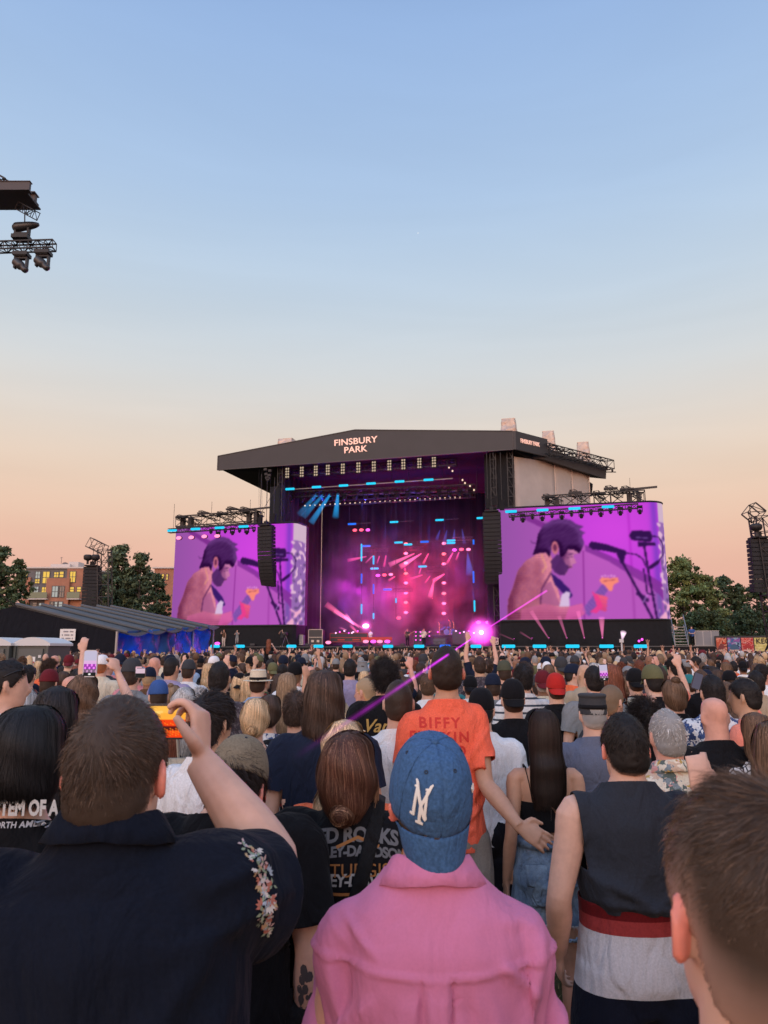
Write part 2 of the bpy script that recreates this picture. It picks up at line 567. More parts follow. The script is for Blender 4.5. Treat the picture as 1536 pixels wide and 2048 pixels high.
def body_parts(sex='m',w=1.0,arms=('down','down'),HM=None,hd=1.0,clothed=.006,belly=0,legs=True,face=True,hands=True,ears=True,splay=.0,armw=1.0,ext=0,low=False):
 HM=HM or head_mat()
 hs=Matrix.Scale(hd,4)
 P=[]
 P.append(hloft(torso_rows(sex,w,-clothed,belly=belly*.9),24,26))
 # neck
 nr=.056 if sex=='m' else .047
 nr*=(1+(w-1)*1.0)
 top=HM@Vector((0,-.022,-.02))
 P.append(tube([(0,-.02,1.43),(0,-.02,1.49),tuple((Vector((0,-.018,1.52))+top)/2),tuple(top)],[nr*1.25,nr*1.06,nr,nr*.98],16,8))
 P.append(xf(hloft(HEAD,24,22),HM@hs))
 H2=HM@hs
 if face:
  P.append(xf(tube([(0,.088,.022),(0,.102,-.008),(0,.113,-.026),(0,.096,-.034)],[.008,.011,.014,.009],8,8),H2))      # nose
  P.append(xf(ellip((0,.087,-.058),(.024,.012,.006)),H2));P.append(xf(ellip((0,.085,-.069),(.021,.012,.007)),H2))       # lips
  P.append(xf(ellip((0,.072,.028),(.052,.022,.009)),H2))                                                                     # brow
  P.append(xf(ellip((0,.066,-.098),(.022,.020,.016)),H2))                                                                    # chin
  for s in (-1,1):P.append(xf(ellip((s*.042,.052,-.018),(.020,.026,.018)),H2))
 if ears:P+=ear_parts(H2)
 ws=(w-1)*.17
 for side,pose in zip((-1,1),arms):
  a=ARMS[pose] if isinstance(pose,str) else pose
  S=np.array([side,1,1])
  k=.93 if sex=='f' else 1.0
  sh,el,wr=[np.array(q,float)*S for q in a[:3]]
  sh=sh*np.array([k,1,1])+np.array([side*ws,0,0])
  el=el+np.array([side*(ws-(.02 if sex=='f' else 0)),0,0])
  g=armw*(1+(w-1)*.6)*(.86 if sex=='f' else 1)
  P.append(tube([sh*[.55,1,1]+[0,0,.005],sh,sh+(el-sh)*.3,sh+(el-sh)*.65,el,el+(wr-el)*.3,el+(wr-el)*.7,wr,wr+(wr-el)*.04],
      np.array([.048,.053,.049,.044,.038,.041,.033,.0255,.024])*g,14,24))
  if hands:
   P+=hand_parts(wr,np.array(a[3])*S,np.array(a[4])*S,a[5],side)
 if legs:
  lg=.95 if sex=='m' else 1.03
  for s in (-1,1):
   x=s*(.10+splay)
   P.append(tube([(s*.085,-.01,.93),(s*.095,-.005,.80),(x,0,.62),(x,.005,.47),(x,-.02,.33),(x,-.015,.18),(x,-.01,.08),(x,-.01,.03)],
       np.array([.092,.090,.070,.053,.055,.043,.034,.032])*lg*(1+(w-1)*.6),14,26))
   P.append(tube([(x,-.055,.035),(x,.0,.04),(x+s*.01,.09,.032),(x+s*.015,.17,.022)],[.032,.038,.040,.026],10,10,flat=.75))
 return P

def body_mesh(voxel=.009,smooth=2,dec=None,name='person_body',**k):
 return remesh(body_parts(**k),voxel,smooth,dec,name)

def sleeve_tubes(sex,w,arms,length,r0,r1,S=None):
 out,cuts=[],[]
 for side,pose in zip((-1,1),arms):
  a=ARMS[pose] if isinstance(pose,str) else pose
  Sd=np.array([side,1,1])
  k=.93 if sex=='f' else 1.0
  ws=(w-1)*.17
  sh,el,wr=[np.array(q,float)*Sd for q in a[:3]]
  sh=sh*np.array([k,1,1])+np.array([side*ws,0,0]);el=el+np.array([side*(ws-(.02 if sex=='f' else 0)),0,0])
  d1=el-sh;l1=np.linalg.norm(d1);d2=wr-el;l2=np.linalg.norm(d2)
  if length<=1.0:
   e=sh+d1*(length+.15)
   cpt,cn=sh+d1*length,d1/l1
   rr=r1
   out.append(tube([sh*[.5,1,1]-[0,0,.012],sh+[0,0,.004],sh+d1*length*.5,cpt,e],[r0*.95,r0,(r0+rr)/2,rr,rr],18,16))
  else:
   f=length-1
   e=el+d2*(f+.12)
   cpt,cn=el+d2*f,d2/l2
   rr=r1
   out.append(tube([sh*[.5,1,1]-[0,0,.012],sh+[0,0,.004],sh+d1*.5,el,el+d2*f*.5,cpt,e],[r0*.95,r0,r0*.92,r0*.86,(r0*.8+rr)/2,rr,rr],18,26))
  cuts.append((tuple(cpt),tuple(cn),tuple(cpt),.13))
 return out,cuts

def shirt_mesh(sex='m',w=1.0,arms=('down','down'),sleeve=.55,hem=.86,voxel=.012,loose=.016,sl_r=(.064,.066),neck=(1.492,.28),belly=0,fold=.006,seed=0.0,
    name='shirt',smooth=4,thick=.003,post=None,dec=None,neck_r=.12,boxy=.0):
 rows=torso_rows(sex,w,loose,belly=belly)
 # below the chest the cloth hangs
 z=rows[:,2]
 zz=np.r_[np.linspace(hem-.05,1.30,10),z[z>1.31]]
 rr=np.c_[[np.interp(zz,z,rows[:,i]) for i in range(6)]].T
 rr[:,2]=zz
 ch=np.interp(1.32,z,rows[:,3]);cd_=np.interp(1.32,z,rows[:,4])
 for r in rr:
  if r[2]<1.3:
   t=(1.3-r[2])/.4
   r[3]=max(r[3],ch*(1-.10*t*(1-boxy)) );r[4]=max(r[4],cd_*(1-.10*t))
 parts=[hloft(rr,30,34)]
 cuts=[((0,0,hem),(0,0,-1),(0,0,hem),.4),((0,-.03,neck[0]-.005),(0,neck[1],1),(0,-.02,neck[0]+.03),neck_r)]
 if sleeve>0:
  g=1+(w-1)*.6
  sg=.88 if sex=='f' else 1
  st,sc_=sleeve_tubes(sex,w,arms,sleeve,sl_r[0]*g*sg,sl_r[1]*g*sg)
  if sleeve<.3:
   sc_=[((sd*(.185+(w-1)*.17),0,1.40),(sd,0,-.10),(0,0,0),(lambda c,sd=sd:sd*c.x>.13 and c.z>1.24)) for sd in (-1,1)]
  else:   # a hanging sleeve is opened without cutting the side of the body of the shirt
   q_=[]
   for p_,n_,c_,r_ in sc_:
    if n_[2]<-.7:
     tw=float(np.interp(c_[2],rr[:,2],rr[:,3]))-.002;sd=1 if c_[0]>0 else-1
     r_=(lambda f,tw=tw,sd=sd,c_=Vector(c_):sd*f.x>tw and (f-c_).length<.15)
    q_.append((p_,n_,c_,r_))
   sc_=q_
  parts+=st;cuts+=sc_
 me=remesh(parts,voxel,smooth,dec,name)
 if fold:
  V,N_=get_co(me),get_no(me)
  W=V*[5,5,3.2]+seed
  W=W+.8*np.c_[snoise(V*3,seed+3),snoise(V*3,seed+9),snoise(V*3,seed+5)]
  n=snoise(W,seed)
  n2=1-2*abs(snoise(V*[9,9,4]+[seed,0,0],seed+1.5))
  k=np.clip((1.47-V[:,2])/.1,0.15,1)
  V=V+N_*((n*1.1+n2*.5)*fold*k)[:,None]
  set_co(me,V)
 if post:post(me)
 cut(me,cuts)
 if thick:me=solidify(me,thick)
 return me

def shorts_mesh(sex='m',w=1.0,top=.99,length=.48,voxel=.013,r=.105,name='shorts',fold=.006,seed=0,splay=0.0,loose=.016,flare=1.05,long=False):
 rows=torso_rows(sex,w,loose,zmin=.80,zmax=top+.04)
 parts=[hloft(rows,26,12)]
 cuts=[((0,0,top),(0,0,1),(0,0,top),.4)]
 for s in (-1,1):
  x=s*(.10+splay)
  g=(1+(w-1)*.6)
  if not long:
   parts.append(tube([(s*.085,-.01,.93),(s*.097,-.005,.78),(x,0,.62),(x,.003,length-.04)],np.array([r*.95,r,r*.94*flare,r*.93*flare])*g,18,14))
   cuts.append(((x,0,length),(0,0,-1),(x,0,length),.11 if x else .1))
  else:
   parts.append(tube([(s*.085,-.01,.93),(s*.097,-.005,.78),(x,0,.62),(x,.003,.45),(x,-.01,.25),(x,-.01,.06),(x,-.01,.02)],np.array([r*.95,r*.98,r*.82,r*.72,r*.68,r*.66,r*.66])*g,16,26))
   cuts.append(((x,0,.06),(0,0,-1),(x,0,.06),.11))
 me=remesh(parts,voxel,4,None,name)
 if fold:
  V,N_=get_co(me),get_no(me)
  V=V+N_*(snoise(V*[8,8,4],seed)*fold*1.3)[:,None]
  set_co(me,V)
 cut(me,cuts)
 return solidify(me,.003)

# ---- hair
SC_AX=np.array([.0800,.1030,.1265]);SC_C=np.array([0,-.006,.0])

def scalp(D):
 P=D*SC_AX
 P[:,0]*=1+.17*np.clip(-D[:,2],0,.6)/.6
 P[:,:2]*=(1+.34*np.clip(D[:,2],0,1)**1.5*(1-np.clip(D[:,2],0,1)))[:,None]
 P[:,2]*=1-.03*np.clip(D[:,2],0,1)
 return P+SC_C

def hairline(th):
 """lowest direction z of the hair; th = angle from the back of the head, 0..pi"""
 return np.interp(th,np.radians([0,40,62,78,90,104,118,140,180]),[-.60,-.56,-.40,-.02,.05,-.02,.22,.52,.58])

def scalp_dir(n,rng,zlo=-.7):
 z=rng.uniform(zlo,1,n);a=rng.uniform(-PI,PI,n)
 r=np.sqrt(1-z*z)
 return np.c_[r*np.sin(a),-r*np.cos(a),z],a

def cap_of_hair(thick=.012,noise_a=.004,seed=0.0,nt=64,nz=40,top=.006,line=None,cut_below=0.0,freq=9,raw=False):
 """closed shell of hair over the skull; it sinks under the skin below the hairline. Head space."""
 a=np.linspace(-PI,PI,nt,endpoint=False)
 zs=np.sin(np.linspace(-.95,PI/2-.02,nz))
 A,Z=np.meshgrid(a,zs)
 rr=np.sqrt(1-Z**2)
 D=np.stack([rr*np.sin(A),-rr*np.cos(A),Z],-1).reshape(-1,3)
 hl=(line or hairline)(np.abs(A).ravel())
 m=np.clip((Z.ravel()-hl)/.30,-.4,1)
 t=np.where(m>0,.0012+thick*(m*(2-m))+top*np.clip(D[:,2],0,1),m*.05)
 if noise_a:t=t+noise_a*snoise(D*freq*[1,1,.6],seed)*(m>0)
 nm=D/SC_AX;nm /= np.linalg.norm(nm,axis=1)[:,None]
 t=t*np.where(t>0,1-.62*np.abs(D[:,0])**1.5,1)
 V=scalp(D)+nm*t[:,None]
 return V,grid_faces(nz,nt)

def ribbons(P,W,side=None):
 """P (n, k, 3) strand points, W (n,) root width -> crossed thin ribbons"""
 n,k,_=P.shape
 T=P[:,-1]-P[:,0]
 rnd=np.random.RandomState(5).normal(size=(n,3)) if side is None else side
 u=np.cross(T,rnd);u /= np.linalg.norm(u,axis=1)[:,None]+1e-9
 taper=np.linspace(1,.25,k)[None,:,None]
 A=P+u[:,None]*W[:,None,None]*taper*.5
 B=P-u[:,None]*W[:,None,None]*taper*.5
 V=np.stack([A,B],2).reshape(-1,3)
 base=(np.arange(n)*k*2)[:,None]+(np.arange(k-1)*2)[None]
 F=np.stack([base,base+1,base+3,base+2],-1).reshape(-1,4)
 return V,F

def strand_col(n,k,rgb,rng,var=.35,tip=1.0,hl=None,hlp=0.0):
 v=np.exp(rng.normal(0,var,n))
 c=np.array(rgb[:3])[None]*v[:,None]
 if hl is not None:
  s=rng.uniform(size=n)<hlp
  c[s]=np.array(hl[:3])[None]*v[s][:,None]
 return np.repeat(c,k*2,axis=0)

HAIR_M=None

def hair_mat():
 global HAIR_M
 if HAIR_M:return HAIR_M
 m,nt,b=newmat('hair')
 a=nt.nodes.new('ShaderNodeVertexColor');a.layer_name='Col'
 oi=nt.nodes.new('ShaderNodeObjectInfo');mu=nt.nodes.new('ShaderNodeVectorMath');mu.operation='MULTIPLY'
 nt.links.new(a.outputs[0],mu.inputs[0]);nt.links.new(oi.outputs['Color'],mu.inputs[1])
 nt.links.new(mu.outputs[0],b.inputs['Base Color'])
 b.inputs['Roughness'].default_value=.6
 b.inputs['Specular IOR Level'].default_value=.28
 HAIR_M=m
 return m

def hair_mesh(shell,strands,name='hair'):
 """shell (V,F,col) + strands (V,F,col)"""
 Vs,Fs,Cs,n=[],[],[],0
 for V,F,C in [shell]+strands:
  V=np.asarray(V)
  if C.ndim==1:C=np.repeat(C[None,:3],len(V),0)
  Vs.append(V);Cs.append(C)
  F=[tuple(int(i)+n for i in f) for f in F] if not isinstance(F,np.ndarray) else [tuple(x) for x in (F+n).tolist()]
  Fs+=F;n+=len(V)
 return mesh(name,np.concatenate(Vs),Fs,True,np.concatenate(Cs))

def short_hair(rgb,n=16000,length=(.006,.03),seed=1,thick=.010,HM=None,whorl=(.02,-.6,.8),width=.0009,messy=.35,line=None,gray=None,grayp=0,fwd=0.6,shell_noise=.003,lift=.45,hd=1.0,fadez=-.25,skin=None,fadew=.30):
 rng=np.random.RandomState(seed)
 rgb=np.array(rgb[:3])
 V,F=cap_of_hair(thick*.7,shell_noise*1.5,seed,line=line,freq=14)
 D,a=scalp_dir(n,rng)
 hl=(line or hairline)(np.abs(a))
 k=D[:,2]>hl+.01
 D,hl=D[k],hl[k];n=len(D)
 m=np.clip((D[:,2]-hl)/.12,0,1)
 nm=D/SC_AX;nm /= np.linalg.norm(nm,axis=1)[:,None]
 fly=rng.uniform(size=n)<.05
 sf=1-.62*np.abs(D[:,0])**1.5
 root=scalp(D)+nm*(thick*.55*m*sf-.001)[:,None]
 w=np.array(whorl);w=w/np.linalg.norm(w)
 comb=D-w;comb-=nm*(comb*nm).sum(1)[:,None]
 comb /= np.linalg.norm(comb,axis=1)[:,None]+1e-6
 sw=np.cross(nm,comb)
 q=np.exp(-((D-w)**2).sum(1)/.18)
 nz_=np.c_[snoise(D*4.5,seed+2),snoise(D*4.5,seed+7),snoise(D*4.5,seed+11)]
 comb=comb+sw*(q*1.3)[:,None]+np.array([0,fwd,0])*np.clip(D[:,2],0,1)[:,None]+nz_*messy*1.4
 comb-=nm*(comb*nm).sum(1)[:,None]
 comb /= np.linalg.norm(comb,axis=1)[:,None]+1e-6
 fade=np.clip((D[:,2]-fadez)/.75,0,1)
 ln=(length[0]+(length[1]-length[0])*fade*(1-.45*np.abs(D[:,0])))*rng.uniform(.6,1.15,n)
 ln=ln*np.where(fly&(fade>.2),1.25,1)
 d0=nm*((lift+.25*(1-fade))*(1-.6*np.abs(D[:,0]))+fly*.5)[:,None]+comb+rng.normal(0,.16,(n,3))
 d0 /= np.linalg.norm(d0,axis=1)[:,None]
 d1=comb+nm*.03+rng.normal(0,.12,(n,3))+np.array([0,0,-.15])
 d1 /= np.linalg.norm(d1,axis=1)[:,None]
 P=np.stack([root,root+d0*(ln*.4)[:,None],root+d0*(ln*.4)[:,None]+(d0+d1)/2*(ln*.35)[:,None],root+d0*(ln*.4)[:,None]+(d0+d1)/2*(ln*.35)[:,None]+d1*(ln*.3)[:,None]],1)
 SV,SF=ribbons(P,np.full(n,width))
 cl=np.exp(.55*snoise(D*11,seed+20))
 C=strand_col(n,4,rgb,rng,.45,hl=gray,hlp=grayp)*np.repeat(cl,8)[:,None]
 S=Matrix.Scale(hd,4)
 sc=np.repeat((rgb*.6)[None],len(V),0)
 if skin is not None:
  DV=(V-SC_C)/SC_AX;zz=DV[:,2]/np.linalg.norm(DV,axis=1)
  h2=(line or hairline)(np.abs(np.arctan2(DV[:,0],-DV[:,1])))
  q=np.clip((zz-h2)/fadew,0,1)[:,None]
  sc=np.array(skin)*.62*(1-q)+sc*q
  q2=np.repeat(np.clip((D[:,2]-hl)/fadew,0,1),8)[:,None]
  C=C*q2+(C*.6+np.array(skin)*.35)*(1-q2)
 V,F=xf((V,F),HM@S);SV,SF=xf((SV,SF),HM@S)
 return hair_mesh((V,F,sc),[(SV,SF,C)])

def long_rows(zend=-.42,wid=.092,dep=.035,yb=-.118,full=1.0,wave=0.0):
 """closed mass of long hair, head space (torso below ~ -.15)"""
 return [(0,-.006,.134*full,.01,.01),(0,-.008,.128*full,.040,.052),(0,-.012,.108,.064*full,.080*full),(0,-.020,.075,.080*full,.092*full),(0,-.030,.035,.0865*full,.090*full),
   (0,-.042,-.005,.0905*full,.082*full),(0,-.052,-.05,.093*full,.072),(0,-.062,-.10,.094,.058),(0,(yb-.075)/2-.01,-.16,wid,.046),(0,yb+.012,-.22,wid,dep*1.05),
   (0,yb,(-.22+zend)/2-.01,wid*.97,dep),(0,yb,zend+.03,wid*.88,dep*.85),(0,yb,zend,wid*.80,dep*.6)]

def long_hair(rgb,HM,zend=-.42,n=2600,seed=1,wid=.092,yb=-.118,dep=.035,full=1.0,wave=.004,var=.3,hl=None,hlp=0,width=.0022,hd=1.0,tipvar=.03,rows=None,flyn=200,ns=56,nr=60):
 rng=np.random.RandomState(seed);rgb=np.array(rgb[:3])
 rows=np.array(rows if rows is not None else long_rows(zend,wid,dep,yb,full))
 R_=catm(np.c_[rows,np.full(len(rows),2.2)],nr)
 V,F=hloft(R_,ns)
 th0=np.tile(np.linspace(0,2*PI,ns,endpoint=False),nr)
 rd=np.repeat(np.clip((R_[0,2]-R_[:,2])/.12,0,1),ns)
 cx=np.repeat(R_[:,0],ns);cy=np.repeat(R_[:,1],ns)
 N_=V-np.c_[cx,cy,V[:,2]];N_ /= np.linalg.norm(N_,axis=1)[:,None]+1e-9
 g=snoise(np.c_[np.cos(th0)*5,np.sin(th0)*5,V[:,2]*3],seed)
 g2=snoise(np.c_[np.cos(th0)*14,np.sin(th0)*14,V[:,2]*4],seed+4)
 wv=wave*np.sin(V[:,2]*55+th0*3+seed)
 V=V+N_*((g*.008+g2*.003+wv)*rd)[:,None]
 k=12
 th=rng.uniform(0,2*PI,n);t0=rng.uniform(.0,.35,n)**1.3;t1=np.clip(t0+rng.uniform(.5,1.0,n),0,1.0)
 T=t0[:,None]+(t1-t0)[:,None]*np.linspace(0,1,k)[None]
 fi=T*(nr-1);i0=np.clip(fi.astype(int),0,nr-2);fr=fi-i0
 RR=R_[i0]*(1-fr[...,None])+R_[i0+1]*fr[...,None]
 thk=th[:,None]+rng.normal(0,.10,(n,1))*np.linspace(0,1,k)[None]**2
 e=2/2.2
 c,s=np.cos(thk),np.sin(thk)
 off=rng.uniform(.0,.004,(n,1))+.005*(snoise(np.c_[np.cos(th)*5,np.sin(th)*5,th*0],seed)[:,None])+.003+wave*np.sin(RR[...,2]*55+th[:,None]*3+seed)
 off=off+np.linspace(0,1,k)[None]**3*rng.uniform(0,.007,(n,1))
 X=RR[...,0]+(RR[...,3]+off)*np.sign(c)*abs(c)**e
 Y=RR[...,1]+(RR[...,4]+off)*np.sign(s)*abs(s)**e
 Zz=RR[...,2]+0
 ext=(t1>.96)
 Zz[:,-1]-=ext*rng.uniform(0,tipvar,n)
 P=np.stack([X,Y,Zz],-1)
 side=np.stack([np.cos(th),np.sin(th),np.zeros(n)],-1)
 SV,SF=ribbons(P,rng.uniform(.6,1.5,n)*width,side=side)
 cl=np.exp(.28*snoise(np.c_[np.cos(th)*6,np.sin(th)*6,th*0],seed+13))
 C=strand_col(n,k,rgb,rng,var,hl=hl,hlp=hlp)*np.repeat(cl,k*2)[:,None]
 S=Matrix.Scale(hd,4)
 V,F=xf((V,F),HM@S);SV,SF=xf((SV,SF),HM@S)
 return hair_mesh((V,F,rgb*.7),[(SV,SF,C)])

def bun_strands(c,r,rgb,rng,n=260,turns=1.2,width=.002,hl=None,hlp=0):
 """hair wound round a bun; head space"""
 k=14
 ax=rng.normal(0,.25,(n,3))+np.array([0,-1,.1]);ax /= np.linalg.norm(ax,axis=1)[:,None]
 u=np.cross(ax,rng.normal(size=(n,3)));u /= np.linalg.norm(u,axis=1)[:,None]
 v=np.cross(ax,u)
 t=np.linspace(0,1,k)[None]*2*PI*turns*rng.uniform(.4,1,(n,1))
 h=rng.uniform(-.9,.9,(n,1))
 rr=np.sqrt(1-h**2)*1.03
 P=(np.cos(t)[...,None]*u[:,None]+np.sin(t)[...,None]*v[:,None])*rr[...,None]+ax[:,None]*h[...,None]
 P=P*np.array(r)*rng.uniform(.97,1.06,(n,1,1))+np.array(c)
 V,F=ribbons(P,rng.uniform(.6,1.4,n)*width,side=np.repeat(ax[:1],n,0)*0+(P[:,6]-np.array(c)))
 return V,F,strand_col(n,k,rgb,rng,.3,hl=hl,hlp=hlp)

SKIN={'fair':(.60,.36,.27),'pale':(.66,.43,.34),'tan':(.47,.26,.175),'brown':(.24,.12,.075),'olive':(.50,.31,.21),'ruddy':(.60,.31,.235)}

def skin_mat(kind):
 k='skin_'+kind
 if k in _mc:return _mc[k]
 m=pmat(k,SKIN[kind],.55,noise_s=38,noise_a=.07,bump=.0006,bump_s=260,spec=.35,sss=.08)
 # redder blotches
 return m

def text_on(body,txt,size,origin,parent,mat,M=None,bold=.0,spacing=1.0,name='lettering',arc=0,shear=0,yback=True,off=.002,extrude=.0005,align='CENTER',res=3,line=None,outline=None,xs=1.0):
 """letters laid on the back of a garment (they follow its surface). origin=(x,z) in body space."""
 cu=bpy.data.curves.new('t','FONT')
 cu.body=txt;cu.size=size;cu.align_x=align;cu.align_y='CENTER';cu.offset=bold;cu.space_character=spacing;cu.shear=shear
 cu.resolution_u=res
 if line:cu.space_line=line
 if outline:cu.fill_mode='NONE';cu.bevel_depth=outline;cu.bevel_resolution=0
 o=bpy.data.objects.new('t',cu);COL.objects.link(o)
 dg=bpy.context.evaluated_depsgraph_get()
 me=bpy.data.meshes.new_from_object(o.evaluated_get(dg))
 bpy.data.objects.remove(o);bpy.data.curves.remove(cu)
 bm=bmesh.new();bm.from_mesh(me)
 bmesh.ops.triangulate(bm,faces=bm.faces)
 for _ in range(3):
  es=[e for e in bm.edges if e.calc_length()>.018]
  if not es:break
  bmesh.ops.subdivide_edges(bm,edges=es,cuts=1)
  bmesh.ops.triangulate(bm,faces=bm.faces)
 bm.to_mesh(me);bm.free()
 V=get_co(me)
 x,z=V[:,0]*xs,V[:,1].copy()
 if arc:z=z-arc*x*x
 if M is None:
  T=BVHTree.FromPolygons([v.co for v in body.vertices],[p.vertices[:] for p in body.polygons])
  out=[]
  for i in range(len(V)):
   h=T.ray_cast(Vector((origin[0]+x[i],-1,origin[1]+z[i])),Vector((0,1,0)))
   y=h[0].y if h[0] is not None else-.1
   out.append((origin[0]+x[i],y-off,origin[1]+z[i]))
  V=np.array(out)
 else:
  V=np.c_[x,z,V[:,2]]@np.array(M.to_3x3()).T+np.array(M.translation)
 set_co(me,V)
 me.name=name
 return link(name,me,mat,parent)

def stroke_on(body,lines,width,origin,parent,mat,name='print',off=.0025,axis='back'):
 """flat painted strokes (polylines in x,z) laid on the back of a garment"""
 T=BVHTree.FromPolygons([v.co for v in body.vertices],[p.vertices[:] for p in body.polygons])
 V,F,n=[],[],0
 for ln in lines:
  wd=width
  if isinstance(ln,tuple):ln,wd=ln
  A=np.array(ln,float)
  m=max(2,int(np.linalg.norm(np.diff(A,axis=0),axis=1).sum()/.006))
  d=np.r_[0,np.cumsum(np.linalg.norm(np.diff(A,axis=0),axis=1))]
  t=np.linspace(0,d[-1],m)
  P=np.c_[np.interp(t,d,A[:,0]),np.interp(t,d,A[:,1])]
  tg=np.gradient(P,axis=0);tg /= np.linalg.norm(tg,axis=1)[:,None]+1e-9
  nn=np.c_[-tg[:,1],tg[:,0]]
  for i in range(m):
   for s in (-1,1):
    q=P[i]+nn[i]*s*wd/2
    x,z=origin[0]+q[0],origin[1]+q[1]
    if axis=='back':
     h=T.ray_cast(Vector((x,-1,z)),Vector((0,1,0)))
     V.append((x,(h[0].y if h[0] is not None else-.1)-off,z))
    else:
     V.append(axis(T,x,z))
  F+=[(n+2*i,n+2*i+1,n+2*i+3,n+2*i+2) for i in range(m-1)]
  n+=2*m
 return link(name,mesh(name,V,F),mat,parent)

def place_person(px,py,d,label,yaw=0.0,group=None,H=None,hdz=1.73):
 """an Empty at the feet of a person whose crown is seen at (px, py) at distance d; returns (root, scale)"""
 p=at(px,py,d)
 s=p.z/hdz
 root=empty('person',(p.x,p.y,0),yaw,label,'person',group or 'people in the festival crowd')
 root.scale=(s,s,s)
 return root,s

# ================================================================== HEADGEAR AND SMALL THINGS
def cap_parts(root,HM,colmat,back=False,tilt=0.0,yaw=0.0,brimmat=None,hd=1.0,name='cap',up=.03,brim=.070,droop=.35,panels=True,deep=1.0,opening=True):
 """a baseball cap on the head (parts: crown > button, eyelets; brim). Returns crown object and its matrix"""
 M=HM@Matrix.Scale(hd,4)@Matrix.Translation((0,-.006,up))@Matrix.Rotation(tilt,4,'X')@Matrix.Rotation((PI if back else 0)+yaw,4,'Z')
 ns,nr=60,22
 rx,ry,h=.0905,.1115,.118*deep

 def surf(a,t,o=0.0):
  # a: angle from the brim side (0 = brim), t: 0 rim .. 1 button
  k=math.cos(t*PI/2)**.78
  z=math.sin(t*PI/2)*h
  fr=.5+.5*math.cos(a)
  bulge=1+.05*fr*math.sin(t*PI)-.012*(abs(math.sin(3*a))<.04 and t<.97)
  return Vector(((rx+o)*math.sin(a)*k*bulge,(ry+o)*math.cos(a)*k*bulge,z*(1+.06*fr*math.sin(t*PI))+o*math.sin(t*PI/2)-.006*(1-t)))
 V=[surf(2*PI*j/ns,i/nr) for i in range(nr) for j in range(ns)]+[surf(0,1)]
 V+=[surf(2*PI*j/ns,i/nr,-.004) for i in range(nr) for j in range(ns)]+[surf(0,1,-.004)]
 n=nr*ns+1
 F=[]
 for o,fl in ((0,False),(n,True)):
  g=[f for f in grid_faces(nr,ns,False)]+[((nr-1)*ns+j,(nr-1)*ns+(j+1)%ns,nr*ns) for j in range(ns)]
  F+=[tuple((x+o) for x in (f[::-1] if fl else f)) for f in g]
 F+=[(j,j+n,(j+1)%ns+n,(j+1)%ns) for j in range(ns)]
 V,F=xf((np.array([tuple(v) for v in V]),F),M)
 V=V+(snoise(V*28,2)*.0016)[:,None]*np.array([1,1,.6])
 crown=link(name,mesh(name,V,F,True),colmat,root)
 # brim
 nb,kb=26,9
 V=[]
 for s_,o in ((0,0),(1,-.003)):
  for i in range(kb):
   u=i/(kb-1)
   for j in range(nb):
    a=(-1+2*j/(nb-1))*R(66)
    r0=surf(a,0)
    ca=math.cos(a/R(66)*PI/2)
    ext=brim*(max(ca,0)**.42)*u
    x=r0.x*(1-.10*u)
    y=r0.y+ext*math.cos(droop)
    arch=-(abs(r0.x)/rx)**2*(.018+.010*u)
    z=r0.z+arch*1.0-ext*math.sin(droop)+.006*(1-u)
    V.append((x,y,z+o))
 F=[]
 q=nb*kb
 for i in range(kb-1):
  for j in range(nb-1):
   b=i*nb+j
   F.append((b,b+1,b+nb+1,b+nb));F.append((q+b,q+b+nb,q+b+nb+1,q+b+1))
 for j in range(nb-1):
  b=(kb-1)*nb+j;F.append((b,b+1,q+b+1,q+b));F.append((j,q+j,q+j+1,j+1))
 for i in range(kb-1):
  for j in (0,nb-1):
   b=i*nb+j;F.append((b,b+nb,q+b+nb,q+b))
 V,F=xf((np.array(V),F),M)
 link('brim',mesh('brim',V,F,True),brimmat or colmat,crown)
 if panels:
  b=M@Vector((0,0,h+.001))
  link('button',mesh('button',*ellip(tuple(b),(.0085,.0085,.005),12,7,M.to_3x3()),True),colmat,crown)
  for k in range(6):
   a=2*PI*(k+.5)/6
   p=M@surf(a,.62,.0004)
   nr_=(M.to_3x3()@Vector((math.sin(a),math.cos(a),.9))).normalized()
   q_=nr_.to_track_quat('Z','Y').to_matrix()
   V,F=tube([tuple(p+q_@Vector((.003*math.cos(t),.003*math.sin(t),0))) for t in np.linspace(0,2*PI,9)],[.0012]*9,5)
   link('eyelet',mesh('eyelet',V,F,True),pmat('eyelet_dark',(.02,.03,.05),.8),crown)
 return crown,M,surf

def surf_patch(crown,M,surf,pts,width,mat,name,o=.0022):
 """flat embroidered strokes on the cap; pts: polylines in (angle, t)"""
 V,F,n=[],[],0
 for ln in pts:
  w=width
  if isinstance(ln,tuple):ln,w=ln
  A=np.array(ln,float);A3=A*[.1,.17]
  m=max(2,int(np.linalg.norm(np.diff(A3,axis=0),axis=1).sum()/.004)+1)
  d=np.r_[0,np.cumsum(np.linalg.norm(np.diff(A3,axis=0),axis=1))]
  t=np.linspace(0,d[-1],m)
  P=np.c_[np.interp(t,d,A3[:,0]),np.interp(t,d,A3[:,1])]
  W=np.interp(t,d,np.broadcast_to(w,(len(A),)))
  tg=np.gradient(P,axis=0);tg /= np.linalg.norm(tg,axis=1)[:,None]+1e-9
  nn=np.c_[-tg[:,1],tg[:,0]]
  for i in range(m):
   for s in (-1,1):
    q=P[i]+nn[i]*s*W[i]/2
    V.append(tuple(M@surf(q[0]/.1,q[1]/.17,o)))
  F+=[(n+2*i,n+2*i+1,n+2*i+3,n+2*i+2) for i in range(m-1)]
  n+=2*m
 me=mesh(name,V,F)
 o_=link(name,me,mat,crown)
 so_=o_.modifiers.new('s','SOLIDIFY');so_.thickness=.0022;so_.offset=0
 return o_

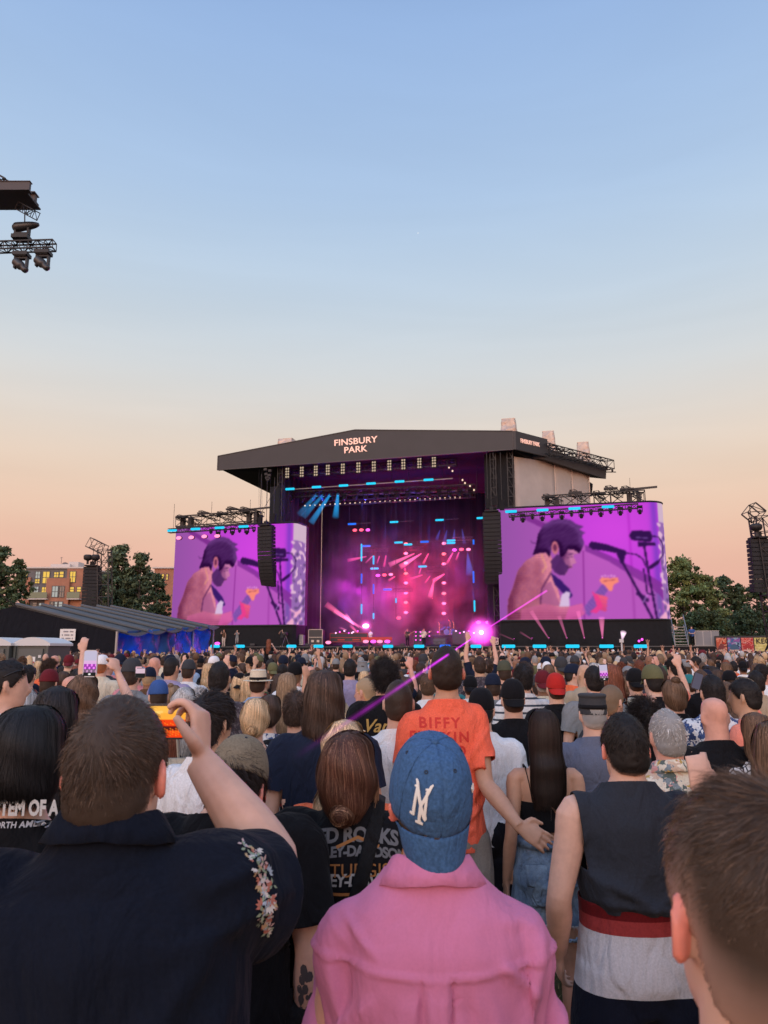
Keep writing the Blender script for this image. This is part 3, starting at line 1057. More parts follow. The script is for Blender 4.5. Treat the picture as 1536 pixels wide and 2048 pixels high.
def collar_part(parent,mat,top=1.525,bot=1.472,rt=.066,rb=.098,tilt=.30,name='collar',color=None,sx=1.08,fall=True):
 """a folded shirt collar: a stand round the neck and a fall laid over it"""
 V,F=[],[]
 ns=44
 prof=[(rt-.004,top-.028),(rt-.002,top-.004),(rt,top),(rt+.005,top+.001),(rt+.010,top-.006),((rt+rb)/2+.006,(top+bot)/2),(rb+.004,bot),(rb,bot-.001),((rt+rb)/2,(top+bot)/2-.002),(rt+.004,top-.010)]
 for r_,z in prof:
  for j in range(ns):
   a=2*PI*j/ns
   y=-math.cos(a)*r_*1.02
   wob=.0016*math.sin(5*a+1)+.001*math.sin(11*a)
   V.append((math.sin(a)*(r_+wob)*sx,y-.014,z-(y+.05)*tilt+wob))
 F=grid_faces(len(prof),ns,False)
 F+=[((len(prof)-1)*ns+j,(len(prof)-1)*ns+(j+1)%ns,(j+1)%ns,j) for j in range(ns)]
 return link(name,mesh(name,V,F,True),mat,parent,color)

def phone_thing(c,M,label,w=.075,h=.155,scr=None,back=(.02,.02,.025),edge=None,dark_lower=False):
 """a phone whose screen faces -y of M"""
 e=empty('smartphone',c,0,label,'phone','phones held up to film the show')
 e.rotation_euler=M.to_euler()
 b=bmesh.new()
 bmesh.ops.create_cube(b,size=1)
 for v in b.verts:v.co=Vector((v.co.x*w,v.co.y*.009,v.co.z*h))
 bmesh.ops.bevel(b,geom=[x for x in b.edges if abs(x.verts[0].co.y-x.verts[1].co.y)>.005],offset=.011,segments=4,affect='EDGES')
 me=bpy.data.meshes.new('case');b.to_mesh(me);b.free()
 link('case',me,pmat('phone_case_%02d'%int(sum(back)*30),back,.35),e)
 # screen picture: a grid with colours
 nx,nz=30,60
 X,Z=np.meshgrid(np.linspace(-1,1,nx),np.linspace(-1,1,nz))
 col=scr(X.ravel(),Z.ravel())
 V=np.c_[X.ravel()*(w/2-.004),np.full(X.size,-.0052),Z.ravel()*(h/2-.005)]
 i=np.arange(nz-1)[:,None]*nx;j=np.arange(nx-1)[None]
 F=np.stack([i+j,i+j+1,i+j+nx+1,i+j+nx],-1).reshape(-1,4)
 link('screen',mesh('screen',V,F,False,col),led_mat(),e)
 return e

_led={}

def led_mat(strength=1.0,key='led_screen'):
 if key in _led:return _led[key]
 m=bpy.data.materials.new(key);m.use_nodes=True
 nt=m.node_tree;nt.nodes.clear()
 a=nt.nodes.new('ShaderNodeVertexColor');a.layer_name='Col'
 e=nt.nodes.new('ShaderNodeEmission');e.inputs[1].default_value=strength
 o=nt.nodes.new('ShaderNodeOutputMaterial')
 nt.links.new(a.outputs[0],e.inputs[0]);nt.links.new(e.outputs[0],o.inputs[0])
 _led[key]=m
 return m

def loc(root,px,py,d):
 """a pixel at distance d in the person's own space"""
 p=at(px,py,d)
 s=root.scale[0]
 v=(p-root.location)
 c,sn=math.cos(-root.rotation_euler.z),math.sin(-root.rotation_euler.z)
 return np.array([(v.x*c-v.y*sn)/s,(v.x*sn+v.y*c)/s,v.z/s])

def folds(me,lines):
 """raised or sunk fold lines: (x0,z0,x1,z1,width,height) on the back of a garment"""
 V,N_=get_co(me),get_no(me)
 d=np.zeros(len(V))
 for x0,z0,x1,z1,w,h in lines:
  a=np.array([x0,z0]);b=np.array([x1,z1]);ab=b-a
  P=V[:,[0,2]]
  t=np.clip(((P-a)@ab)/(ab@ab),0,1)
  r=np.linalg.norm(P-(a+t[:,None]*ab),axis=1)
  d+=1.8*h*np.exp(-(r/w)**2)*np.sin(np.clip(t,.0,1)*PI*.9+.25)*(V[:,1]<.03)
 set_co(me,V+N_*d[:,None])

# ================================================================== THE PEOPLE CLOSEST TO THE CAMERA
WHITE=(.80,.80,.80)
def skin(root,kind,**k):
 me=body_mesh(**k)
 me.materials.append(skin_mat(kind));a=SKIN[kind]
 me.materials.append(pmat('ear_'+kind,(min(.7,a[0]*1.12),a[1]*.62,a[2]*.60),.5,noise_s=60,noise_a=.1,sss=.15))
 Hi=(k.get('HM') or head_mat()).inverted()
 for p in me.polygons:
  q=Hi@p.center
  if abs(q.x)>.0765 and-.05<q.z<.04 and abs(q.y+.012)<.05:p.material_index=1
 return link('body',me,None,root)

def hero_left():
 root,s=place_person(248,1376,1.34,'broad person in a dark navy collared shirt with short brown hair, right arm raised filming')
 sh=loc(root,400,1762,1.34);el=loc(root,522,1728,1.49);wr=loc(root,404,1528,1.55)
 arm=[sh,el,wr,(-.12,.16,1),(-1,.12,0),.85]
 arms=('front',arm)
 HM=Matrix.Translation((0,0,-.022))@head_mat(yaw=R(-4),nod=R(-2))
 w=1.14
 skin(root,'fair',sex='m',w=w,arms=arms,HM=HM,voxel=.0042,smooth=3,dec=.22,armw=1.12,hd=1.0)
 def post(me):
  folds(me,[(.20,1.40,.05,1.18,.02,.008),(.22,1.36,.12,1.05,.018,.009),(-.20,1.40,-.08,1.15,.025,.006),(.23,1.30,.20,1.0,.02,.010),(.0,1.46,.0,1.2,.05,.004),
     (.30,1.42,.10,1.36,.015,.006),(.16,1.44,.26,1.47,.012,.007),(-.1,1.44,.1,1.44,.012,-.003)])
 m=cloth('navy_cotton',(.0060,.0085,.0165),fold=.006,rough=.9)
 sa=('front',[sh+np.array([0,0,-.012]),el+np.array([-.005,0,-.045]),wr,arm[3],arm[4],0])
 shirt=link('shirt',shirt_mesh('m',w,sa,.66,.80,.0085,.022,(.080,.090),(1.515,.20),seed=3.1,fold=.013,post=post,thick=.002,neck_r=.11,boxy=.6),m,root)
 collar_part(shirt,m,1.550,1.502,.066,.094,.25)
 hr=short_hair((.075,.050,.036),26000,(.007,.034),3,.011,HM,whorl=(.10,-.55,.83),width=.0009,messy=.45,hd=1.0,fwd=.7,lift=.35,fadez=-.30,skin=SKIN['fair'],fadew=.12)
 link('hair',hr,hair_mat(),root)
 # embroidered flowers along the sleeve
 T=BVHTree.FromPolygons([v.co for v in shirt.data.vertices],[p.vertices[:] for p in shirt.data.polygons])
 rng=random.Random(4)
 cols=[(.50,.34,.32),(.34,.40,.46),(.45,.30,.16),(.22,.27,.18),(.55,.50,.45),(.38,.12,.08)]
 for k in range(60):
  t=k/59
  px=492+44*math.sin(t*2.4)+rng.uniform(-13,13);py=1688+180*t
  o=loc(root,px,py,.9);q=loc(root,px,py,1.9)
  h=T.ray_cast(Vector(o),Vector(q-o))
  if h[0] is None:continue
  nrm=h[1] if h[1].dot(Vector(q-o))<0 else-h[1]
  b=nrm.to_track_quat('Z','Y').to_matrix()
  V,F,n=[],[],0
  pet=rng.choice([3,4,5,5]);sz=rng.uniform(.006,.014)
  a0=rng.uniform(0,6)
  for i in range(pet):
   a=a0+i*2*PI/pet if k%3==0 else a0+i*.55
   d=Vector((math.cos(a),math.sin(a),0));e=Vector((-math.sin(a),math.cos(a),0))
   for p in (d*sz*.15,d*sz*.6+e*sz*.22,d*sz*1.1,d*sz*.6-e*sz*.22):
    V.append(h[0]+nrm*.0022+b@p)
   F.append((n,n+1,n+2,n+3));n+=4
  c=cols[k%6]
  link('embroidered_flower',mesh('embroidered_flower',V,F),pmat('thread_%d'%(k%6),c,.8),shirt)
 link('trousers',shorts_mesh('m',w,1.0,.06,long=True,voxel=.016),cloth('dark_denim',(.02,.025,.04)),root)
 # the phone, held sideways
 def scr(x,z):  # landscape picture: orange sky, red crowd  (x is the long way up here)
  u,v=x,z
  c=np.zeros((len(x),3))
  sky=u<-.15
  c[:]=(.9,.06,.01)
  c[sky]=np.array([1.0,.42,.05]);c[u<-.55]=(1.0,.50,.08)
  blob=((u+.05)**2*6+(v+.2)**2*2.5<.3);c[blob]=(.95,.05,.16)
  drk=(np.abs(u-.42)<.16);c[drk]=(.10,.01,.01)
  n=np.sin(u*41+3)*np.sin(v*37);c[(n>.55)&(u>.1)]=(1.0,.25,.02)
  c[((u+.6)**2*3+(v-.15)**2<.03)]=(1.0,.62,.16)
  return c*1.05
 pc=at(306,1443,1.62)
 M=Matrix.Rotation(R(90),4,'Y')@Matrix.Rotation(R(0),4,'X')
 phone_thing(pc,M,'black phone held sideways with a bright orange and red picture on its screen',scr=scr,w=.072,h=.15)
 return root

def hero_cap():
 root,s=place_person(858,1488,1.58,'person in a pink shirt wearing a blue NY baseball cap back to front')
 HM=head_mat(yaw=R(6),nod=R(-6))
 w=.99
 pa=[(.160,-.01,1.368),(.215,.02,1.11),(.10,.22,1.05),(-.9,.4,.1),(0,-.6,-.6),.5]
 skin(root,'ruddy',sex='m',w=w,arms=(pa,pa),HM=HM,voxel=.0065,smooth=3,dec=.3)
 def post(me):
  V,N_=get_co(me),get_no(me)
  x,z=V[:,0],V[:,2]
  back=V[:,1]<.02
  yz=1.335+.012*np.abs(x)/.15
  d=.0075*np.exp(-((z-yz)/.0045)**2)*back            # yoke seam
  below=(z<yz)
  d+=back*below*(.012*np.exp(-((x-.003)/.022)**8)*np.clip((yz-z)/.02,0,1)-.013*np.exp(-((x-.030)/.006)**2)-.006*np.exp(-((x+.022)/.005)**2))   # box pleat
  set_co(me,V+N_*d[:,None])
  folds(me,[(-.04,1.33,-.03,1.1,.006,.005),(.07,1.33,.10,1.12,.008,.006),(-.17,1.42,-.10,1.36,.009,.005),(.12,1.36,.20,1.28,.009,.006),(-.10,1.30,-.20,1.2,.01,.007),(.03,1.33,.06,1.0,.010,.009),(-.05,1.32,-.09,1.0,.018,.007),(.10,1.30,.17,1.0,.018,.009),(-.13,1.33,-.17,1.02,.02,.009),(.21,1.40,.15,1.15,.015,.010),(.24,1.30,.20,1.10,.013,-.012),
     (-.21,1.38,-.14,1.12,.016,.009),(-.24,1.30,-.19,1.1,.014,-.010),(.26,1.26,.22,1.14,.01,.008),(.13,1.42,.20,1.40,.010,.004),(.02,1.20,.035,.95,.008,-.010)])
 m=cloth('pink_linen',(.55,.185,.325),fold=.0045,rough=.85,var=.03,scale=5)
 m2=m
 shirt=link('shirt',shirt_mesh('m',w,(pa,pa),1.62,.80,.007,.022,(.066,.064),(1.505,.22),seed=8.3,fold=.012,post=post,thick=.002,neck_r=.11,boxy=.8,dec=.6),m,root)
 collar_part(shirt,m2,1.530,1.474,.065,.098,.28)
 b=MB()
 b.box((.003,-.157,1.333),(.030,.004,.012))
 link('hair',short_hair((.10,.06,.035),5000,(.005,.02),6,.008,HM),hair_mat(),root)
 cm=cloth('cap_blue',(.050,.115,.235),fold=.0025,rough=.9,var=.22,scale=22)
 crown,M,surf=cap_parts(root,HM,cm,back=True,tilt=R(24),up=.018,brim=.066,droop=1.08,yaw=R(2),deep=1.12,hd=1.06)
 tag(crown,'faded blue cap crown')
 wm=pmat('white_thread',(.78,.76,.70),.75,bump=.0006,bump_s=500)
 # interlocking N and Y on the front panels (turned to the back). angle runs right-to-left as seen, t upwards
 def LT(ps,w):  # letter points in mm -> (angle, t)
  out=[]
  for x,y in ps:out.append((-x/88.0+.50,.335+y/160.0))
  return (out,w)
 N1=LT([(-18,-22),(-14,-21),(-14,18),(-18,21)],[.002,.0065,.0065,.002])
 N2=LT([(-17,19),(-12,15),(8,-20),(11,-24)],[.003,.0065,.0065,.003])
 N3=LT([(13,-22),(9,-16),(9,17),(13,23)],[.002,.006,.006,.002])
 Y1=LT([(-22,29),(-17,26),(-3,0),(-1,-6)],[.002,.006,.006,.005])
 Y2=LT([(22,29),(17,26),(2,0),(-1,-6)],[.002,.0065,.006,.005])
 Y3=LT([(-1,2),(-1,-27),(-4,-30)],[.0065,.0065,.002])
 Y4=LT([(-1,-25),(4,-30)],[.005,.002])
 S1=LT([(-21,19),(-12,20)],.003);S2=LT([(-21,-21),(-11,-21)],.003);S3=LT([(5,20),(17,22)],.003);S4=LT([(-8,-30),(7,-30)],.003)
 surf_patch(crown,M,surf,[N1,N2,N3,Y1,Y2,Y3,Y4,S1,S2,S3,S4],.006,wm,'logo')
 def LS(ps,w):
  return ([(-x/100.0+.98-.0,.30+y/170.0) for x,y in ps],w)
 a0=-1.05
 surf_patch(crown,M,surf,[([(a0+.05,.33),(a0+.02,.27),(a0-.02,.33),(a0-.06,.27),(a0-.10,.33)],.003),([(a0-.02,.28),(a0-.10,.285)],.002)],.003,wm,'side_logo')
 # stitching rows on the brim are relief in the cloth; seams run up the crown
 for k in range(6):
  a=2*PI*k/6
  pts=[tuple(M@surf(a,t,.0004)) for t in np.linspace(0.02,.97,16)]
  link('seam',mesh('seam',*tube(pts,[.0011]*16,5),True),cm,crown)
 link('trousers',shorts_mesh('m',w,1.0,.06,long=True,voxel=.016),cloth('khaki_plain',(.25,.20,.15)),root)
 return root

def hero_right():
 root,s=place_person(1482,1572,.76,'person with tousled brown hair faded short above a pink ear, at the right edge')
 HM=head_mat(yaw=R(2),nod=R(-4))
 skin(root,'fair',sex='m',w=1.05,arms=('down','down'),HM=HM,voxel=.006,smooth=3,dec=.35,hd=1.0,ears=True)
 link('hair',short_hair((.085,.055,.038),36000,(.003,.040),12,.009,HM,whorl=(.25,-.45,.85),width=.0008,messy=.75,lift=.5,fwd=.35,shell_noise=.002,fadez=.05,skin=SKIN['fair'],fadew=.55),hair_mat(),root)
 link('shirt',shirt_mesh('m',1.05,('down','down'),.6,.84,.012,.018,seed=5,neck=(1.47,.3)),cloth('shirt_grey_red',(.30,.16,.15)),root)
 link('trousers',shorts_mesh('m',1.05,1.0,.06,long=True,voxel=.016),cloth('dark_denim'),root)

def hero_sleeveless():
 root,s=place_person(1246,1432,2.62,'person in a charcoal sleeveless top with short dark hair and red, white and navy shorts')
 root.scale=[root.scale[0]*1.012]*3
 HM=Matrix.Translation((0,0,-.02))@head_mat(yaw=R(2),nod=R(3))
 arms=([(.185,-.01,1.395),(.255,-.03,1.13),(.235,.10,.92),(-.1,.5,-.9),(-1,.1,0),.4],)*2
 w=1.0
 skin(root,'fair',sex='m',w=w,arms=arms,HM=HM,voxel=.006,smooth=3,dec=.3,armw=1.08)
 def post(me):
  folds(me,[(-.18,1.30,-.08,1.05,.02,.010),(.18,1.30,.06,1.06,.022,.010),(-.15,1.14,.14,1.11,.014,.010),(-.16,1.22,.10,1.10,.016,.010),(.16,1.20,.0,1.11,.015,.008),(-.05,1.2,.1,1.0,.02,.007)])
  V=get_co(me);m_=(np.abs(V[:,0])>.0)&(V[:,2]<1.17)
  k=np.clip((1.17-V[:,2])/.06,0,1)*.07
  V[:,0]*=1-k;V[:,1]*=1-k
  set_co(me,V)
 top=link('sleeveless_top',shirt_mesh('m',w,arms,.16,1.10,.009,.018,(.066,.070),(1.50,.22),seed=2.2,fold=.010,post=post,neck_r=.10),cloth('charcoal_jersey',(.026,.030,.040),fold=.006),root)
 link('hair',short_hair((.021,.016,.014),22000,(.006,.035),21,.013,HM,width=.0012,messy=.3,lift=.35,whorl=(.1,-.4,.9),skin=SKIN['fair'],fadew=.10,shell_noise=.004),hair_mat(),root)
 def bands(N,K,vec):
  sp=N.new('ShaderNodeSeparateXYZ');K.new(vec,sp.inputs[0])
  r=N.new('ShaderNodeValToRGB');c=r.color_ramp;c.interpolation='CONSTANT'
  c.elements[0].position=0;c.elements[0].color=(.007,.009,.018,1)
  c.elements[1].position=.7785;c.elements[1].color=(.46,.45,.47,1)
  for p,q in ((.936,(.26,.035,.035,1)),(.9765,(.105,.008,.010,1))):
   e=c.elements.new(p);e.color=q
  sm_=N.new('ShaderNodeMath');sm_.operation='MULTIPLY';sm_.inputs[1].default_value=.9;K.new(sp.outputs['Z'],sm_.inputs[0]);K.new(sm_.outputs[0],r.inputs[0])
  return r.outputs[0]
 link('shorts',shorts_mesh('m',w,1.125,.50,.010,.128,seed=4,loose=.030,flare=1.06),cloth('banded_shorts',pattern=bands,fold=.006),root)

def hero_tall():
 root,s=place_person(892,1294,3.8,'very tall person in an orange BIFFY t-shirt, hand on the denim shorts beside')
 HM=head_mat()
 sh=loc(root,955,1432,3.8);el=loc(root,980,1568,3.68);wr=loc(root,1036,1650,3.53)
 arms=('down',[sh,el,wr,(.85,-.05,-.50),(-.25,1,-.3),.18])
 w=.90
 skin(root,'tan',sex='m',w=w,arms=arms,HM=HM,voxel=.0052,smooth=2,dec=.3,hd=.97)
 tm=cloth('orange_jersey',(.78,.135,.075),fold=.009,rough=.85)
 def post(me):
  folds(me,[(.17,1.38,.05,1.20,.014,.008),(.20,1.30,.08,1.05,.014,.009),(-.18,1.36,-.06,1.1,.02,.008),(-.15,1.0,.12,.96,.014,.008),(.17,1.1,.02,.95,.014,.009)])
 tee=link('t_shirt',shirt_mesh('m',w,arms,.66,.875,.008,.014,(.060,.064),(1.50,.2),seed=7,fold=.006,post=post),tm,root)
 pr=pmat('rust_ink',(.55,.030,.022),.8)
 for t_,py,sz in (('BIFFY',1447,25),('FUCKIN',1475,25),('CLYRO',1503,25)):
  q=loc(root,879,py,3.8-.13)
  ob=text_on(tee.data,t_,sz/F_PX*3.8/s*1.05,(q[0],q[2]),tee,pr,bold=.0015,spacing=1.28,name='lettering')
 link('hair',short_hair((.035,.020,.014),9000,(.005,.022),31,.010,HM,width=.0016,hd=.97),hair_mat(),root)
 link('shorts',shorts_mesh('m',w,.98,.46,.012,.105,seed=4),cloth('stone_cotton',(.23,.205,.18),fold=.008),root)

def hero_cami():
 root,s=place_person(1084,1420,3.78,'person with long straight dark hair in a black strappy top and frayed denim shorts')
 HM=head_mat(nod=R(-3),roll=R(1))
 arms=([(.168,-.01,1.39),(.215,-.05,1.12),(.21,.03,.87),(0,.2,-1),(-1,.1,0),.4],)*2
 skin(root,'tan',sex='f',w=.98,arms=arms,HM=HM,voxel=.006,smooth=3,dec=.4,hd=.98)
 rows=torso_rows('f',.98,.010,1.115,1.295)
 me=cut(remesh([hloft(rows,30,12)],.007,3,None,'camisole'),[((0,0,1.135),(0,0,-1),(0,0,1.135),.4),((0,0,1.28),(0,0,1),(0,0,1.28),.4)])
 blk=cloth('black_cotton',(.008,.008,.010),fold=.004)
 cami=link('camisole',solidify(me,.003),blk,root)
 bt=BVHTree.FromPolygons([v.co for v in root.children[0].data.vertices],[p.vertices[:] for p in root.children[0].data.polygons])
 def onback(x,z,o=.003):
  h=bt.ray_cast(Vector((x,-1,z)),Vector((0,1,0)))
  return (x,(h[0].y if h[0] is not None else-.05)-o,z)
 for sd in (-1,1):
  zz=np.linspace(1.28,1.445,14)
  P=[onback(sd*(.078+.030*(z-1.25)/.2),z) for z in zz]+[(sd*.108,.02,1.452),(sd*.09,.09,1.40)]
  link('shoulder_strap',mesh('shoulder_strap',*tube(P,[.0045]*len(P),6,flat=.5),True),blk,cami)
 zz=np.linspace(1.14,1.275,10)
 link('zip',mesh('zip',*tube([onback(.006,z,.013) for z in zz],[.0035]*10,5),True),pmat('zip_metal',(.5,.5,.5),.3,1),cami)
 P=[onback(.006+(1.27-z)*.75,z,.016) for z in np.linspace(1.27,1.10,12)]
 bag=empty('shoulder_bag',root.location,0,'tan shoulder bag worn behind the person in the black strappy top','bag')
 bag.scale=root.scale
 link('bag_strap',mesh('bag_strap',*tube([onback(-.05+.056*t,1.44-.17*t,.004) for t in np.linspace(0,1,8)]+P[1:]+[(.165,-.05,1.06),(.19,.02,1.02)],[.009]*21,6,flat=.3),True),pmat('tan_leather',(.36,.20,.13),.6),bag)
 link('pouch',mesh('pouch',*hloft([(.2,.07,.90,.03,.07,4),(.2,.07,.92,.035,.085,4),(.2,.07,1.02,.035,.085,4),(.2,.07,1.04,.02,.07,4)],16,10),True),pmat('tan_leather'),bag)
 link('hair',long_hair((.024,.014,.011),HM,zend=-.365,n=5200,seed=5,wid=.098,full=1.03,wave=0,width=.0020,yb=-.128,dep=.03,hd=.98),hair_mat(),root)
 def denim(N,K,vec):
  nz=N.new('ShaderNodeTexNoise');nz.inputs['Scale'].default_value=9;nz.inputs['Detail'].default_value=7;K.new(vec,nz.inputs[0])
  r=N.new('ShaderNodeValToRGB');c=r.color_ramp
  c.elements[0].position=.34;c.elements[0].color=(.075,.12,.20,1);c.elements[1].position=.66;c.elements[1].color=(.24,.33,.43,1)
  K.new(nz.outputs[0],r.inputs[0]);return r.outputs[0]
 dm=cloth('light_denim',pattern=denim,fold=.007,scale=16)
 sh=link('denim_shorts',shorts_mesh('f',1.02,1.09,.70,.009,.102,seed=4,loose=.014,flare=1.08),dm,root)
 rng=random.Random(5)
 V,F,n=[],[],0
 for k in range(420):
  sd=rng.choice((-1,1));a=rng.uniform(0,2*PI)
  x=sd*.10+math.cos(a)*.108;y=math.sin(a)*.108-.003
  l_=rng.uniform(.008,.028);j=rng.uniform(-.006,.006)
  V+=[(x-.0012,y,.707),(x+.0012,y,.707),(x+j,y,.707-l_)];F.append((n,n+1,n+2));n+=3
 link('frayed_hem',mesh('frayed_hem',V,F),pmat('fray_white',(.55,.58,.62),.9),sh)
 for sd in (-1,1):
  link('back_pocket',mesh('back_pocket',*xf(hloft([(0,0,-.055,.012,.006,3),(0,0,-.04,.050,.008,5),(0,0,.055,.055,.008,5)],16),Matrix.Translation((sd*.085,-.134,.94))@Matrix.Rotation(R(3),4,'X')),True),dm,sh)
 V,F=hloft(np.array([(0,-.004,z,.150,.108) for z in (1.055,1.093)])+[0,0,0,.006,.006],40)
 link('waistband',mesh('waistband',V,F,True),dm,sh)
 return root

def hero_redhead():
 root,s=place_person(706,1484,2.3,'person with a low auburn bun in a black motorcycle t-shirt, black strap across')
 root.scale=[root.scale[0]*1.045]*3;s=root.scale[0]
 HM=Matrix.Translation((0,-.015,-.048))@head_mat(yaw=R(-14),nod=R(-12),roll=R(-3))
 arms=('front','front')
 skin(root,'fair',sex='f',w=1.12,arms=arms,HM=HM,voxel=.008,dec=.6)
 blk=cloth('black_jersey',(.0075,.0075,.009),fold=.007)
 tee=link('t_shirt',shirt_mesh('f',1.14,arms,.66,.84,.009,.020,(.082,.084),(1.49,.25),seed=9,fold=.008),blk,root)
 rng=np.random.RandomState(3)
 rgb,hl=(.085,.035,.022),(.30,.17,.10)
 rows=[(0,-.006,.136,.01,.01),(0,-.008,.130,.040,.052),(0,-.012,.110,.066,.082),(0,-.020,.075,.083,.094),(0,-.030,.035,.090,.092),(0,-.042,-.005,.092,.082),(0,-.052,-.045,.084,.068),(0,-.066,-.080,.062,.048),(0,-.075,-.105,.03,.03)]
 h1=long_hair(rgb,HM,n=4200,seed=8,rows=rows,wave=.004,hl=(.20,.10,.06),hlp=.16,width=.0018,tipvar=.01)
 hair=link('hair',h1,hair_mat(),root)
 c,r_=(.0,-.118,-.075),(.040,.032,.036)
 V,F,C=bun_strands(c,r_,rgb,rng,420,hl=hl,hlp=.25)
 bun=hair_mesh((*ellip(c,r_,16,10),np.array(rgb)*.6),[(V,F,C)])
 V=get_co(bun);V=V@np.array(HM.to_3x3()).T+np.array(HM.translation);set_co(bun,V)
 link('bun',bun,hair_mat(),hair)
 # loose locks beside the neck
 for sx in (-1,1):
  n,k=70,10
  t=np.linspace(0,1,k)
  b=rng.normal(0,.006,(n,1,3))
  P=np.stack([sx*(.082+.018*t),-.01-.02*t,-.02-.20*t],-1)[None]+b+(rng.normal(0,.012,(n,1,3))*t[None,:,None])+np.stack([.008*np.sin(t*9+sx),0*t,0*t],-1)[None]
  V,F=ribbons(P,rng.uniform(.001,.003,n));V,F=xf((V,F),HM)
  link('loose_lock',mesh('loose_lock',V,F,True,strand_col(n,k,hl,rng,.4)),hair_mat(),hair)
 # printed back
 d=2.3-.13*s
 wm=pmat('faded_ink_grey',(.12,.12,.125),.8);om=pmat('faded_ink_orange',(.30,.12,.03),.8);wb=pmat('ink_dull',(.33,.33,.32),.8)
 q=loc(root,712,1690,d)
 text_on(tee.data,'RED ROCKS',.050,(q[0]-.01,q[2]+.022),tee,wm,bold=.002,arc=-1.0*-1,spacing=.95,name='lettering')
 text_on(tee.data,'HARLEY-DAVIDSON',.036,(q[0]-.005,q[2]-.018),tee,wm,bold=.0015,arc=1.0,spacing=.9,name='lettering')
 q=loc(root,722,1765,d)
 text_on(tee.data,'HARLEY-DAVIDSON',.046,(q[0]-.01,q[2]+.005),tee,wb,bold=.001,arc=.2,shear=.1,spacing=.82,name='lettering')
 q=loc(root,715,1742,d)
 text_on(tee.data,'STURGIS',.050,(q[0]-.005,q[2]+.0),tee,om,bold=.0,arc=.3,spacing=1.0,name='lettering')
 bars=[[(-.13,.05),(-.10,-.06),(-.14,-.12)],[(.13,.05),(.10,-.06),(.14,-.12)],[(-.10,-.06),(.10,-.06)],[(-.06,.06),(0,.085),(.06,.06)]]
 stroke_on(tee.data,bars,.008,(q[0],q[2]),tee,om,'emblem')
 # the strap across the back
 T=BVHTree.FromPolygons([v.co for v in tee.data.vertices],[p.vertices[:] for p in tee.data.polygons])
 P=[]
 for t in np.linspace(0,1,22):
  x=.075-.13*t;z=1.46-.46*t
  h=T.ray_cast(Vector((x,-1,z)),Vector((0,1,0)))
  P.append((x,(h[0].y if h[0] is not None else-.1)-.004,z))
 P=[(.08,.02,1.50),(.078,-.05,1.495)]+P
 bag=empty('cross_body_bag',root.location,0,'black bag on a wide black strap worn over the motorcycle t-shirt','bag')
 bag.scale=root.scale
 link('bag_strap',mesh('bag_strap',*tube(P,[.021]*len(P),8,flat=.12,up=(0,1,0)),True),cloth('black_strap',(.012,.012,.013)),bag)
 link('pouch',mesh('pouch',*hloft([(-.10,-.16,.86,.09,.02,4),(-.10,-.16,.88,.11,.04,4),(-.10,-.16,1.0,.11,.04,4),(-.10,-.16,1.02,.09,.02,4)],18,10),True),cloth('black_strap'),bag)
 n=[tuple(HM@Vector((.060*math.sin(a),-.02-.055*math.cos(a),-.135-.0*math.cos(a)))) for a in np.linspace(-1.9,1.9,26)]
 link('necklace',mesh('necklace',*tube(n,[.0022]*26,5),True),pmat('gold',(.7,.5,.2),.3,1),root)
 link('trousers',shorts_mesh('f',1.1,1.0,.06,long=True,voxel=.016),cloth('dark_denim'),root)

def hero_longblack():
 root,s=place_person(68,1420,2.0,'person with black hair in a black band t-shirt with white letters, left edge')
 HM=head_mat(nod=R(-2))
 skin(root,'fair',sex='f',w=1.12,arms=('front','front'),HM=HM,voxel=.012,dec=None)
 tee=link('t_shirt',shirt_mesh('f',1.2,('front','front'),.66,.84,.010,.024,(.085,.086),(1.47,.3),seed=11,fold=.006),cloth('black_jersey'),root)
 rows=[(0,-.006,.140,.01,.01),(0,-.008,.134,.044,.056),(0,-.012,.112,.072,.086),(0,-.020,.075,.092,.100),(0,-.030,.035,.100,.100),(0,-.040,-.01,.104,.092),(0,-.046,-.045,.107,.082),(0,-.050,-.07,.104,.070),(0,-.054,-.088,.092,.055),(0,-.055,-.098,.075,.035)]
 link('hair',long_hair((.010,.009,.010),HM,n=6500,seed=15,rows=rows,wave=.003,width=.0020,tipvar=.02),hair_mat(),root)
 d=2.0-.15*s
 q=loc(root,68,1626,d);q2=loc(root,50,1661,d)
 text_on(tee.data,'SYSTEM OF A DOWN',.048,(q[0],q[2]),tee,pmat('ink_white',(.55,.55,.54),.8),bold=.0022,spacing=1.0,xs=.66,name='lettering')
 text_on(tee.data,'NORTH AMERICAN TOUR',.0185,(q2[0],q2[2]),tee,pmat('faded_ink_white2',(.42,.42,.44),.8),bold=.0005,spacing=1.05,name='lettering')
 link('trousers',shorts_mesh('f',1.1,1.0,.06,long=True,voxel=.018),cloth('dark_denim'),root)

